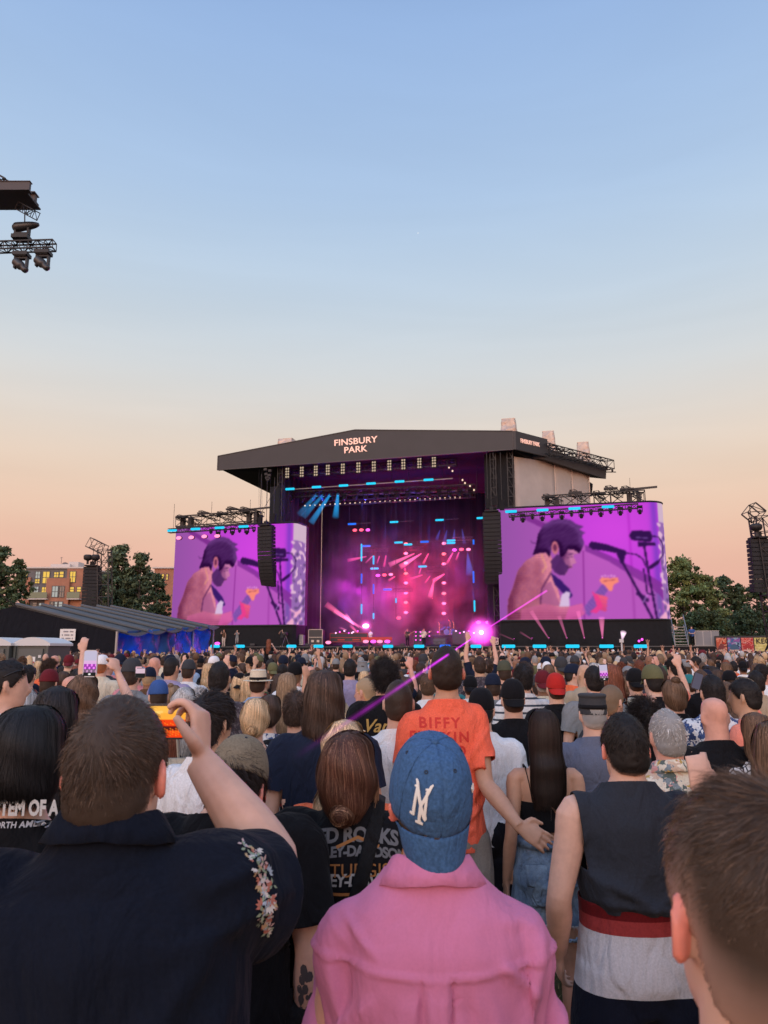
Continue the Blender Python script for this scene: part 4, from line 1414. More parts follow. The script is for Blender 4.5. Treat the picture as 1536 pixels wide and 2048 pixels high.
def hero_tattoo():
 root,s=place_person(466,1515,2.15,'person in a khaki and orange cap and loose black t-shirt with a tattooed right forearm')
 root.scale=[root.scale[0]*1.07]*3;s=root.scale[0]
 HM=Matrix.Translation((0,.02,-.09))@head_mat(yaw=R(-10),nod=R(16))
 arms=([(.185,-.01,1.40),(.225,-.03,1.13),(.215,.02,.87),(0,.2,-1),(-1,.1,0),.4],)*2
 w=1.0
 b=skin(root,'fair',sex='m',w=w,arms=arms,HM=HM,voxel=.0065,dec=.5)
 tee=link('t_shirt',shirt_mesh('m',w,arms,.72,.78,.010,.022,(.070,.080),(1.475,.3),seed=14,fold=.010,boxy=1),cloth('black_jersey'),root)
 link('hair',short_hair((.020,.012,.010),9000,(.02,.055),41,.016,HM,messy=.9,lift=.7,width=.0016,line=lambda th:hairline(th)-.10),hair_mat(),root)
 cm=cloth('cap_khaki',(.20,.16,.11),fold=.002,var=.2)
 cap_parts(root,HM,cm,back=False,tilt=R(-8),up=.045,hd=1.03,brimmat=cloth('cap_orange',(.60,.09,.05)),panels=True)
 wm=pmat('ink_white')
 q=loc(root,490,1880,2.15-.16*s)
 stroke_on(tee.data,[([(-.030,.020),(.012,.020),(.0,.035),(-.02,.03)],.010),([(-.035,-.020),(.028,-.016),(.036,.004),(.020,.012)],.011)],.01,(q[0],q[2]),tee,wm,'number_print')
 # tattoo on the forearm, following the skin
 T=BVHTree.FromPolygons([v.co for v in b.data.vertices],[p.vertices[:] for p in b.data.polygons])
 V,F,n=[],[],0
 rng=random.Random(6)
 for k in range(34):
  u=rng.uniform(0,1);z=1.10-.20*u;x=.222+rng.uniform(-.018,.016)
  r_=rng.uniform(.004,.011)*(1.2-.6*u);ring=[]
  for i in range(7):
   a=i/7*2*PI;xx=x+math.cos(a)*r_*.8;z_=z+math.sin(a)*r_*1.3
   h=T.ray_cast(Vector((xx,-1,z_)),Vector((0,1,0)))
   if h[0] is None:ring=None;break
   ring.append((xx,h[0].y-.0008-k*.00001,z_))
  if ring:V+=ring;F.append(tuple(range(n,n+7)));n+=7
 link('tattoo',mesh('tattoo',V,F),pmat('tattoo_ink',(.07,.06,.065),.6),root)
 link('trousers',shorts_mesh('m',w,1.0,.06,long=True,voxel=.016),cloth('dark_denim'),root)

def build_heroes():
 hero_left();hero_cap();hero_right();hero_sleeveless();hero_tall();hero_cami();hero_redhead();hero_longblack();hero_tattoo()

# ================================================================== THE REST OF THE CROWD
_cache={}

def cached(key,fn):
 if key not in _cache:_cache[key]=fn()
 return _cache[key]

SKM={}

def skin_any():
 return pmat('skin',objcol=True,rough=.6,noise_s=30,noise_a=.08,spec=.3)

def mid_body(sex,la,ra,w,t=0):
 return cached(('b',sex,la,ra,w,t),lambda:body_mesh(voxel=.0135,smooth=1,dec=.24,name='person_body',sex=sex,arms=(la,ra),w=w,HM=turned(t)))

def turned(t):return head_mat(yaw=R((0,32,-30,0)[t]),nod=R((0,4,0,-14)[t]),roll=R((0,4,-3,3)[t]))

def mid_shirt(sex,la,ra,w,kind):
 def f():
  sl,hem,r,lo={'tee':(.64,.86,(.066,.070),.015),'long':(1.85,.86,(.060,.038),.016),'vest':(.16,.88,(.060,.062),.010),'polo':(.66,.84,(.068,.072),.018),'crop':(.16,1.08,(.06,.06),.010)}[kind]
  return shirt_mesh(sex,w,(la,ra),sl,hem,.015,lo,r,(1.495 if sex=='m' else 1.475,.25),seed=hash((la,ra,kind))%7 if 0 else len(la)*1.7+len(kind),fold=.009,thick=0,neck_r=.11,smooth=2,dec=.5)
 return cached(('s',sex,la,ra,w,kind),f)

def mid_legs(sex,w,kind):
 def f():
  return shorts_mesh(sex,w,1.0,.50,.018,.105,seed=3) if kind=='shorts' else shorts_mesh(sex,w,1.0,.06,.018,long=True)
 return cached(('l',sex,w,kind),f)

G=(.5,.5,.5)

def curly(rng,R0=1.0,n=5200):
 V,F=cap_of_hair(.020*R0,.008,3.0,line=lambda t:hairline(t)-.12)
 D,a=scalp_dir(n,rng);k=D[:,2]>hairline(np.abs(a))-.1;D=D[k];n=len(D)
 nm=D/SC_AX;nm /= np.linalg.norm(nm,axis=1)[:,None]
 root=SC_C+D*SC_AX+nm*.010
 u=np.cross(nm,rng.normal(size=(n,3)));u /= np.linalg.norm(u,axis=1)[:,None];v=np.cross(nm,u)
 ln=.042*R0*rng.uniform(.6,1.2,n)*(1+.35*snoise(D*4,3))
 t=np.linspace(0,1,7)
 P=root[:,None]+nm[:,None]*(ln[:,None]*t[None])[...,None]+.007*(np.cos(t*9)[None,:,None]*u[:,None]+np.sin(t*9)[None,:,None]*v[:,None])
 SV,SF=ribbons(P,np.full(n,.0030))
 return (V,F,np.array(G)*.6),[(SV,SF,strand_col(n,7,G,rng,.35))]

def hair_for(style):
 """a head of neutral hair, coloured by the object's colour"""
 def f():
  HM=head_mat();rng=np.random.RandomState(len(style)*7+ord(style[0]))
  if style=='short':return short_hair(G,7000,(.006,.032),5,.010,HM,width=.0020,messy=.6,shell_noise=.004)
  if style=='crop':return short_hair(G,5000,(.004,.012),6,.005,HM,width=.0016,skin=(1,.8,.7),fadew=.3)
  if style=='messy':return short_hair(G,6500,(.015,.060),7,.016,HM,width=.0024,messy=.9,lift=.7,line=lambda t:hairline(t)-.08)
  if style=='bald':return short_hair(G,1600,(.002,.004),8,.001,HM,width=.0016,line=lambda t:np.where(t<2.0,5,5)*0+2.0) if False else None
  if style=='long':return long_hair(G,HM,zend=-.40,n=1500,seed=4,width=.004,flyn=0,ns=40,nr=36)
  if style=='longer':return long_hair(G,HM,zend=-.50,n=1500,seed=14,width=.004,wid=.10,full=1.05,ns=40,nr=36)
  if style=='wavy':return long_hair(G,HM,zend=-.34,n=1700,seed=6,width=.004,wid=.112,full=1.10,wave=.008,tipvar=.05,ns=44,nr=50)
  if style=='bob':return long_hair(G,HM,zend=-.19,n=1500,seed=9,width=.004,ns=40,nr=34,tipvar=.02,
           rows=[(0,-.006,.136,.01,.01),(0,-.008,.130,.042,.054),(0,-.012,.110,.068,.084),(0,-.020,.075,.086,.096),(0,-.030,.035,.094,.094),(0,-.040,-.005,.098,.086),(0,-.046,-.06,.102,.076),(0,-.055,-.12,.104,.062),(0,-.062,-.17,.098,.052),(0,-.062,-.19,.085,.042)])
  up=[(0,-.006,.136,.01,.01),(0,-.008,.130,.040,.052),(0,-.012,.110,.066,.082),(0,-.020,.075,.083,.094),(0,-.030,.035,.090,.092),(0,-.042,-.005,.090,.080),(0,-.052,-.045,.078,.064),(0,-.066,-.080,.05,.04),(0,-.075,-.095,.02,.02)]
  if style in ('bun','topbun','pony'):
   h=long_hair(G,HM,n=1300,seed=8,rows=up,width=.004,tipvar=.006,ns=40,nr=30)
   if style=='pony':
    n,k=420,10;t=np.linspace(0,1,k)
    b=rng.normal(0,.012,(n,1,3))
    P=np.stack([0*t,-.095-.06*np.sin(t*2.2),-.03-.28*t],-1)[None]+b*(.4+1.0*np.sin(np.clip(t*2,0,1.4)))[None,:,None]+rng.normal(0,.01,(n,1,3))*t[None,:,None]
    V,F=ribbons(P,rng.uniform(.003,.006,n));C=strand_col(n,k,G,rng,.35)
    core=tube([(0,-.095,-.02),(0,-.145,-.09),(0,-.14,-.2),(0,-.12,-.29)],[.016,.030,.024,.006],10,12)
   else:
    c,r_=((0,-.118,-.055),(.036,.030,.034)) if style=='bun' else ((0,-.07,.125),(.036,.036,.032))
    V,F,C=bun_strands(c,r_,G,rng,220,width=.004);core=ellip(c,r_,12,8)
   a=hair_mesh((*xf(core,HM),np.array(G)*.6),[(*xf((V,F),HM),C)])
   bm=bmesh.new();bm.from_mesh(h);bm.from_mesh(a);bm.to_mesh(h);bm.free()
   return h
  if style=='curly':
   sh,st=curly(rng)
   return hair_mesh((*xf(sh[:2],HM),sh[2]),[(*xf(st[0][:2],HM),st[0][2])])
  if style=='afro':
   sh,st=curly(rng,1.7,7000)
   return hair_mesh((*xf(sh[:2],HM),sh[2]),[(*xf(st[0][:2],HM),st[0][2])])
 me=cached(('h',style),f)
 if me is not None:me.name='hair'
 return me

HC={'black':(.020,.016,.016),'dark brown':(.060,.036,.026),'brown':(.13,.075,.045),'auburn':(.20,.065,.035),'ginger':(.42,.15,.06),'blond':(.55,.38,.22),'fair brown':(.27,.18,.11),'grey':(.42,.41,.40),'white':(.75,.73,.70)}
TC={'black':(.009,.009,.011),'navy':(.012,.017,.035),'white':(.72,.72,.73),'cream':(.60,.54,.42),'grey':(.20,.21,.22),'dark grey':(.045,.047,.052),'light blue':(.26,.36,.52),'blue':(.04,.09,.26),'green':(.06,.12,.07),
  'red':(.42,.025,.022),'maroon':(.12,.015,.022),'orange':(.78,.15,.06),'pink':(.62,.25,.27),'salmon':(.75,.24,.17),'yellow':(.70,.52,.08),'olive':(.12,.12,.06),'teal':(.03,.17,.18),'lilac':(.30,.26,.40),'slate blue':(.115,.13,.185),'beige':(.38,.30,.21),'brown':(.11,.06,.035)}

def pat(kind):
 def floral(cols,sc,bg):
  def f(N,K,vec):
   v=N.new('ShaderNodeTexVoronoi');v.inputs['Scale'].default_value=sc;K.new(vec,v.inputs['Vector'])
   nz=N.new('ShaderNodeTexNoise');nz.inputs['Scale'].default_value=sc*1.3;K.new(vec,nz.inputs[0])
   mx=N.new('ShaderNodeMix');mx.data_type='VECTOR';mx.inputs['Factor'].default_value=.06;K.new(vec,mx.inputs['A']);K.new(nz.outputs['Color'],mx.inputs['B']);K.new(mx.outputs['Result'],v.inputs['Vector'])
   sp=N.new('ShaderNodeSeparateColor');K.new(v.outputs['Color'],sp.inputs[0])
   r=N.new('ShaderNodeValToRGB');c=r.color_ramp;c.interpolation='CONSTANT'
   L_=[bg]+cols
   c.elements[0].position=0;c.elements[0].color=(*L_[0],1);c.elements[1].position=.3;c.elements[1].color=(*L_[1],1)
   for i,q in enumerate(L_[2:]):
    e=c.elements.new(.3+.7*(i+1)/(len(L_)-1));e.color=(*q,1)
   K.new(sp.outputs[0],r.inputs[0])
   return r.outputs[0]
  return f
 def stripes(a,b,n,duty):
  def f(N,K,vec):
   sp=N.new('ShaderNodeSeparateXYZ');K.new(vec,sp.inputs[0])
   m=N.new('ShaderNodeMath');m.operation='MULTIPLY';m.inputs[1].default_value=n;K.new(sp.outputs['Z'],m.inputs[0])
   fr=N.new('ShaderNodeMath');fr.operation='FRACT';K.new(m.outputs[0],fr.inputs[0])
   g=N.new('ShaderNodeMath');g.operation='GREATER_THAN';g.inputs[1].default_value=duty;K.new(fr.outputs[0],g.inputs[0])
   mx=N.new('ShaderNodeMix');mx.data_type='RGBA';mx.inputs['A'].default_value=(*a,1);mx.inputs['B'].default_value=(*b,1);K.new(g.outputs[0],mx.inputs['Factor'])
   return mx.outputs['Result']
  return f
 def weave(a,b,sc):
  def f(N,K,vec):
   w=N.new('ShaderNodeTexVoronoi');w.feature='DISTANCE_TO_EDGE';w.inputs['Scale'].default_value=sc;K.new(vec,w.inputs['Vector'])
   g=N.new('ShaderNodeMath');g.operation='GREATER_THAN';g.inputs[1].default_value=.10;K.new(w.outputs[0],g.inputs[0])
   mx=N.new('ShaderNodeMix');mx.data_type='RGBA';mx.inputs['A'].default_value=(*a,1);mx.inputs['B'].default_value=(*b,1);K.new(g.outputs[0],mx.inputs['Factor'])
   return mx.outputs['Result']
  return f
 P={'floral':floral([(.55,.40,.30),(.10,.13,.12),(.60,.30,.28),(.45,.30,.10),(.20,.24,.26),(.70,.62,.50)],34,(.62,.56,.45)),
   'blue floral':floral([(.05,.09,.22),(.03,.05,.13),(.55,.58,.62)],40,(.60,.62,.65)),
   'dark floral':floral([(.02,.02,.03),(.30,.20,.08),(.22,.05,.04),(.05,.09,.05)],38,(.012,.012,.018)),
   'speckled':floral([(.70,.70,.70),(.72,.71,.70),(.68,.66,.64),(.03,.03,.04),(.55,.33,.25)],42,(.70,.70,.70)),
   'patterned':floral([(.05,.04,.05),(.16,.14,.15),(.07,.05,.06)],75,(.04,.035,.04)),
   'camouflage':floral([(.05,.06,.04),(.11,.10,.06),(.02,.025,.02)],45,(.07,.07,.045)),
   'striped':stripes((.62,.62,.62),(.05,.06,.08),17,.72),
   'red striped':stripes((.012,.012,.014),(.42,.05,.05),12,.80),
   'maze':weave((.02,.02,.03),(.68,.68,.68),30)}
 return cloth('print_'+kind.replace(' ','_'),pattern=P[kind],fold=.006)

PATS=('floral','blue floral','dark floral','speckled','patterned','camouflage','striped','red striped','maze')

def put_cap(root,color,back=False,brimcol=None):
 """shared cap meshes"""
 def f():
  tmp=empty('tmp')
  c,M,s=cap_parts(tmp,head_mat(),None,back=back,tilt=R(8 if back else-4),up=.035,hd=1.02,droop=.5,panels=False)
  b=c.children[0]
  r=(c.data,b.data)
  for o in (c,b,tmp):bpy.data.objects.remove(o)
  return r
 a,b=cached(('cap',back),f)
 m=cloth('cap_cotton',fold=.002)
 c=link('cap',a,m,root,color)
 c2=link('brim',b,m,c,brimcol or color)
 return c

def put_hat(root,kind,color,band=(.01,.01,.012)):
 def f():
  if kind=='fedora':rows=[(0,0,.035,.150,.165),(0,0,.030,.150,.165),(0,0,.028,.10,.12),(0,0,.040,.088,.108),(0,0,.115,.080,.098),(0,0,.135,.070,.088),(0,0,.138,.03,.04)]
  elif kind=='bucket':rows=[(0,0,-.03,.128,.145),(0,0,.035,.092,.110),(0,0,.10,.082,.098),(0,0,.128,.076,.092),(0,0,.132,.03,.04)]
  else:rows=[(0,0,.01,.088,.108),(0,0,.035,.088,.107),(0,0,.10,.084,.100),(0,0,.128,.082,.098),(0,0,.132,.03,.04)]
  V,F=hloft([(0,-.006,*r[2:]) for r in rows],36,40)
  return mesh('hat',*xf((V,F),head_mat()),True),mesh('band',*xf(hloft([(0,-.006,.042,.0905,.1105),(0,-.006,.066,.088,.108)],36),head_mat()),True)
 a,b=cached(('hat',kind),f)
 h=link('hat',a,cloth('hat_cloth',fold=.001),root,color)
 if kind!='bucket':link('band',b,cloth('cap_cotton'),h,band)
 return h

def mid(px,py,d,label,sex='m',hair='short',hc='dark brown',top='tee',tc='black',la='down',ra='down',yaw=0,w=1.0,skin='fair',legs='shorts',lc=(.03,.035,.05),cap=None,capback=False,hat=None,group=None,brim=None,turn=0):
 extra={'cap':.012,'fedora':.018,'bucket':.012,'flat':.012}.get('cap' if cap else hat,0)+{'afro':.05,'curly':.03,'topbun':.07,'messy':.02}.get(hair,0)
 root,s=place_person(px,py,d,label,R(yaw),group,hdz=1.735+extra)
 if turn and not (la in ('down','front') and ra in ('down','front')):turn=0
 link('body',mid_body(sex,la,ra,w,turn),skin_any(),root,SKIN[skin])
 if top!='none':
  pm=pat(tc) if tc in PATS else cloth('cloth_plain',fold=.009)
  me=mid_shirt(sex,la,ra,w,top)
  o=link('shirt' if top in ('polo','long') else 't_shirt' if top=='tee' else 'vest_top',me,pm if not me.materials else None,root,TC.get(tc,(1,1,1)))
  if me.materials and me.materials[0] is not pm:
   o.material_slots[0].link='OBJECT';o.material_slots[0].material=pm
  if top=='polo':o.name='shirt'
 lm=mid_legs(sex,w,legs)
 link('shorts' if legs=='shorts' else 'trousers',lm,cloth('cloth_plain',fold=.009),root,lc)
 h=hair_for(hair) if hair!='bald' else None
 if cap or hat:
  if hair in ('short','crop','messy','bald'):h=hair_for('crop')
 if h is not None:link('hair',h,hair_mat(),root,tuple(2*c for c in HC[hc]))
 if cap:put_cap(root,TC.get(cap,cap),capback,TC.get(brim,None) if brim else None)
 if turn:
  T=turned(turn)@head_mat().inverted()
  for c in root.children:
   if c.name.split('.')[0] in ('hair','cap'):c.matrix_local=T
 if hat:put_hat(root,hat[0] if isinstance(hat,tuple) else hat,TC[hat[1]] if isinstance(hat,tuple) else (.5,.5,.45))
 return root

# ================================================================== STAGE FRAME: u to the right along the front, v away from the crowd
S_O=Vector((-2.7,75.8,0));S_A=R(-14.5)
SU=Vector((math.cos(S_A),math.sin(S_A),0));SV_=Vector((-math.sin(S_A),math.cos(S_A),0))
DECK=2.25

def S(u,v,z):return S_O+SU*u+SV_*v+Vector((0,0,z))

def sp(px,py,v=0.0):
 """measured point: where the sight line of a pixel meets the plane v"""
 r=ray(px,py);o=Vector((0,0,CAM_Z))-S_O
 k=(v-o.dot(SV_))/r.dot(SV_)
 p=o+r*k
 return p.dot(SU),p.z

SD=(.536,.844)   # the flank of the stage runs back and outwards

def spu(px,py,u):
 """where a sight line meets the upright plane through (u, 0) along the flank: (distance along it, z)"""
 dw=SU*SD[0]+SV_*SD[1];nw=Vector((dw.y,-dw.x,0))
 r=ray(px,py);o=Vector((0,0,CAM_Z));c=S(u,0,0)
 k=(c-o).dot(nw)/r.dot(nw)
 p=o+r*k
 return (p-c).dot(dw),p.z

def Q(u,s,z):return (u+SD[0]*s,SD[1]*s,z)

def sthing(name,u,v,z,label,cat,group=None):
 return empty(name,S(u,v,z),S_A,label,cat,group)

def splace(o,u=0,v=0,z=0):
 o.location=S(u,v,z);o.rotation_euler=(0,0,S_A);return o

# ------------------------------------------------------------------ ground
def build_ground():
 def gm():
  m,nt,b=newmat('dry_grass');N,K=nt.nodes,nt.links
  tc=N.new('ShaderNodeTexCoord')
  n1=N.new('ShaderNodeTexNoise');n1.inputs['Scale'].default_value=.5;n1.inputs['Detail'].default_value=8;K.new(tc.outputs['Object'],n1.inputs[0])
  n2=N.new('ShaderNodeTexNoise');n2.inputs['Scale'].default_value=45;n2.inputs['Detail'].default_value=4;K.new(tc.outputs['Object'],n2.inputs[0])
  r=N.new('ShaderNodeValToRGB');c=r.color_ramp
  c.elements[0].position=.3;c.elements[0].color=(.040,.045,.020,1);c.elements[1].position=.7;c.elements[1].color=(.115,.095,.045,1)
  a=N.new('ShaderNodeMath');a.operation='ADD';a.inputs[1].default_value=0;K.new(n1.outputs[0],a.inputs[0])
  mm=N.new('ShaderNodeMix');mm.inputs['Factor'].default_value=.5;K.new(a.outputs[0],mm.inputs['A']);K.new(n2.outputs[0],mm.inputs['B'])
  K.new(mm.outputs[0],r.inputs[0]);K.new(r.outputs[0],b.inputs['Base Color'])
  bp=N.new('ShaderNodeBump');bp.inputs['Distance'].default_value=.02;K.new(n2.outputs[0],bp.inputs['Height']);K.new(bp.outputs[0],b.inputs['Normal'])
  b.inputs['Roughness'].default_value=.95;b.inputs['Specular IOR Level'].default_value=.1
  return m
 V=[(-1500,-60,0),(1500,-60,0),(1500,2500,0),(-1500,2500,0)]
 tag(link('ground',mesh('ground',V,[(0,1,2,3)]),gm()),kind='structure')
 rng=np.random.RandomState(2);n=34000
 x=rng.uniform(-1.5,3.5,n);y=rng.uniform(1.2,7.5,n)
 h=rng.uniform(.015,.055,n);a=rng.uniform(0,PI,n);l=rng.normal(0,.028,(n,2))
 w=.0035
 V=np.stack([np.c_[x-w*np.cos(a),y-w*np.sin(a),0*x],np.c_[x+w*np.cos(a),y+w*np.sin(a),0*x],np.c_[x+l[:,0],y+l[:,1],h]],1).reshape(-1,3)
 F=np.arange(3*n).reshape(-1,3)
 c=np.where(rng.uniform(size=(n,1))<.45,[[.17,.14,.07]],[[.06,.075,.03]])*rng.uniform(.6,1.3,(n,1))
 tag(link('grass',mesh('grass',V,F,False,np.repeat(c,3,0)),pmat('blades',attr=True,rough=.9)),'short dry grass worn down between the feet of the crowd','grass',kind='stuff')

# ------------------------------------------------------------------ video picture
def inpoly(X,Y,P):
 P=np.array(P,float);c=np.zeros(X.shape,bool);j=len(P)-1
 for i in range(len(P)):
  xi,yi=P[i];xj,yj=P[j]
  c^=((yi>Y)!=(yj>Y))&(X<(xj-xi)*(Y-yi)/(yj-yi+1e-9)+xi)
  j=i
 return c

def seg(X,Y,pts,w):
 m=np.zeros(X.shape,bool)
 for (x0,y0),(x1,y1) in zip(pts,pts[1:]):
  dx,dy=x1-x0,y1-y0
  t=np.clip(((X-x0)*dx+(Y-y0)*dy)/(dx*dx+dy*dy),0,1)
  m|=(X-x0-t*dx)**2+(Y-y0-t*dy)**2<(w/2)**2
 return m

def video(s,t,nz):
 X=75+s*1345;Y=1080-t*(1080-(235-65*s))
 c=np.empty((len(X),3))
 n=snoise(np.c_[X*.02,Y*.02,X*0],3);nf=snoise(np.c_[X*.05,Y*.05,X*0],8)
 A=np.array
 g=np.clip((X-75)/700,0,1)[:,None]
 c[:]=A((150,82,165))*(1-g)+A((184,88,188))*g
 up=Y<np.interp(X,[75,460,740,1100,1350],[100,330,520,735,885])
 c[up]=(A((176,72,186))*(1-g)+A((196,66,216))*g)[up]
 c+=22*np.exp(-(((X-950)/260)**2+((Y-420)/200)**2))[:,None]*A((.6,.2,.3))
 c+=(np.exp(-((X-720-(Y-600)*-.03)/6)**2)*((Y>560)))[:,None]*-35
 c+=(np.exp(-((X-1065)/10)**2))[:,None]*-16+(np.exp(-((X-1250)/30)**2))[:,None]*A((-60,-5,-20))
 def blur(q,n,st=1):
  q=q.astype(float).reshape(nz,-1)
  for _ in range(n):
   q=(np.roll(q,st,0)+np.roll(q,-st,0)+np.roll(q,st,1)+np.roll(q,-st,1)+2*q)/6
  return q
 def fill(m,col,k=1.0):
  w_=blur(m,1).ravel()[:,None]*k
  c[:]=c*(1-w_)+A(col)*w_
 def relief(m,amt,n=14,st=3,lx=1.0,lz=.7,tint=(1,.8,.7)):
  q=blur(m,n,st);gz,gx=np.gradient(q)
  L_=np.clip(-(gx*lx+gz*lz)*26,-1,1)+(q-.6)*.35
  c[m]+=(L_.ravel()[:,None]*amt*A(tint))[m]
 fill(inpoly(X,Y,[(200,235),(330,290),(460,350),(430,385),(300,320),(180,260)]),(120,40,135),.8)
 fill(inpoly(X,Y,[(735,510),(900,590),(1100,700),(1350,850),(1355,960),(1290,945),(1180,830),(1080,765),(900,640),(735,560)]),(132,48,150),.85)
 # right-hand strip: pale wall and blossom
 r=X>1285
 fill(r,(208,178,200));fill(r&(Y>330),(150,105,175))
 v=snoise(np.c_[X*.026,Y*.022,X*0],31)
 fill((X>1270)&(Y>340)&(v>.22),(232,190,215),.9)
 fill((X>1240)&(Y>950)&(v>.10)&(X<1380),(240,170,200),.9)
 fill(r&(Y>420)&(v<-.30),(80,60,100),.6)
 # the musician
 skin_=inpoly(X,Y,[(375,575),(470,570),(490,640),(475,720),(500,790),(525,870),(545,985),(610,985),(690,965),(705,1040),(640,1085),(130,1085),(142,930),(185,830),(225,710),(290,635),(350,600)])
 fill(skin_,(178,98,118));sh=np.clip((X-140)/240,0,1)[:,None]
 fill(skin_,(166,88,116));c[skin_]+=(np.c_[nf*14,nf*8,nf*0]+10*n[:,None])[skin_];relief(skin_,52,lx=.9,lz=.9)
 fill(inpoly(X,Y,[(395,850),(470,790),(500,880),(540,985),(400,960),(385,930)]),(168,92,140),.8)
 fill(seg(X,Y,[(470,735),(400,850),(385,960)],14),(92,40,90),.75)
 fill(inpoly(X,Y,[(240,1000),(420,960),(560,1000),(690,965),(700,1040),(560,1085),(230,1085)]),(205,98,150),.6)
 fill(seg(X,Y,[(410,590),(440,680),(410,720)],16),(235,165,120),.45)
 fill(inpoly(X,Y,[(540,640),(590,550),(650,535),(695,575),(650,590),(652,630),(665,655),(640,664),(634,690),(600,695),(590,735),(540,748),(500,700)]),(150,82,132))
 face=inpoly(X,Y,[(540,640),(590,550),(650,535),(695,575),(650,590),(652,630),(665,655),(640,664),(634,690),(600,695),(590,735),(540,748),(500,700)]);relief(face,45,6,2)
 fill(seg(X,Y,[(612,590),(645,582)],9),(80,35,95),.8);fill(seg(X,Y,[(600,612),(640,606)],5),(70,30,85),.8);fill(seg(X,Y,[(652,620),(662,650)],8),(215,130,160),.7)
 fill(inpoly(X,Y,[(475,640),(530,585),(560,610),(585,660),(612,680),(596,715),(572,748),(535,745),(500,722),(482,690)]),(80,38,98),.92)
 hairm=inpoly(X,Y,[(340,590),(368,520),(388,430),(430,360),(500,318),(575,306),(640,320),(680,352),(735,372),(700,392),(742,420),(715,440),(732,500),(705,560),(690,580),(650,548),(610,548),(575,600),(548,610),(540,520),(500,500),(482,560),(468,610),(440,570),(400,575)])
 fill(hairm,(70,30,88));relief(hairm,30,8,2,.6,1,(.9,.7,1));nh=snoise(np.c_[X*.02,(Y+X*.6)*.09,X*0],5);c[hairm]+=(nh*12)[hairm][:,None]
 fill(seg(X,Y,[(330,480),(345,500),(372,500)],5),(66,26,84),.8)
 e=((X-512)/26)**2+((Y-535)/52)**2;fill(e<1,(196,108,125));fill(e<.28,(110,45,85))
 fill(seg(X,Y,[(600,690),(630,683)],6),(90,35,80))
 fill(inpoly(X,Y,[(470,725),(540,780),(605,850),(628,905),(600,925),(555,880),(500,820)]),(58,28,104))
 fill(inpoly(X,Y,[(545,900),(580,868),(612,880),(600,930),(604,985),(525,985)]),(214,186,220))
 fill(inpoly(X,Y,[(690,1010),(850,815),(888,862),(740,1060)]),(128,78,168))
 for q in range(9):
  a=q/9;fill(seg(X,Y,[(700+150*a,1000-180*a),(742+140*a,1045-180*a)],3.5),(190,140,200),.35)
 fill(inpoly(X,Y,[(828,785),(850,765),(905,772),(960,766),(968,800),(930,822),(915,872),(893,868),(872,830),(840,808)]),(250,138,120))
 fill(seg(X,Y,[(855,795),(945,783)],8),(160,70,90),.7)
 for q in range(5):fill((X-850-22*q)**2+(Y-757+4*(q%2))**2<60,(225,150,220),.9)
 for q in range(4):fill(seg(X,Y,[(800+6*q,905+30*q),(868-4*q,925+28*q)],30),(238-8*q,88-6*q,128),1)
 fill(inpoly(X,Y,[(770,870),(815,905),(845,990),(800,1035),(745,1030),(800,980)]),(235,60,140),.9)
 fill(inpoly(X,Y,[(600,985),(700,960),(720,1030),(640,1085),(560,1085)]),(215,90,170),.7)
 # microphone, its stand and the second one
 k=(52,20,78)
 fill(inpoly(X,Y,[(768,505),(785,488),(815,492),(900,512),(1035,562),(1035,592),(960,578),(880,560),(790,550),(768,532)]),k)
 fill(seg(X,Y,[(1035,578),(1110,592),(1150,630),(1170,690)],9),k);fill(inpoly(X,Y,[(960,575),(1030,575),(1010,660),(990,660)]),k)
 fill(seg(X,Y,[(1005,655),(1105,880),(1190,1080)],17),k);fill(seg(X,Y,[(1165,530),(1190,800),(1222,1080)],15),k)
 fill(seg(X,Y,[(1150,700),(1165,890),(1215,905)],10),k);fill(seg(X,Y,[(1100,890),(1160,940)],30),k,.9);fill(seg(X,Y,[(1130,960),(1165,900)],8),(200,150,230),.7)
 fill(inpoly(X,Y,[(1065,435),(1085,402),(1215,408),(1226,440),(1222,482),(1200,495),(1080,478),(1066,462)]),k)
 fill(inpoly(X,Y,[(1120,490),(1250,500),(1250,522),(1120,528)]),k);fill(seg(X,Y,[(1115,458),(1190,462)],10),(130,90,170),.7)
 fill(seg(X,Y,[(1228,448),(1275,450),(1312,500),(1310,580),(1265,640),(1190,690)],9),k);fill(seg(X,Y,[(1255,650),(1200,690)],26),k)
 c+=5*np.sin(X*.47)[:,None]
 q=c.reshape(nz,-1,3)
 for _ in range(1):
  q=(np.roll(q,1,0)+np.roll(q,-1,0)+2*q)/4;q[0]=q[1];q[-1]=q[-2]
  q=(np.roll(q,1,1)+np.roll(q,-1,1)+2*q)/4;q[:,0]=q[:,1];q[:,-1]=q[:,-2]
 c=q.reshape(-1,3)
 c=np.clip(c,0,255)/255
 return np.where(c<=.04045,c/12.92,((c+.055)/1.055)**2.4)

def cyl_pos(u,ends):
 pass

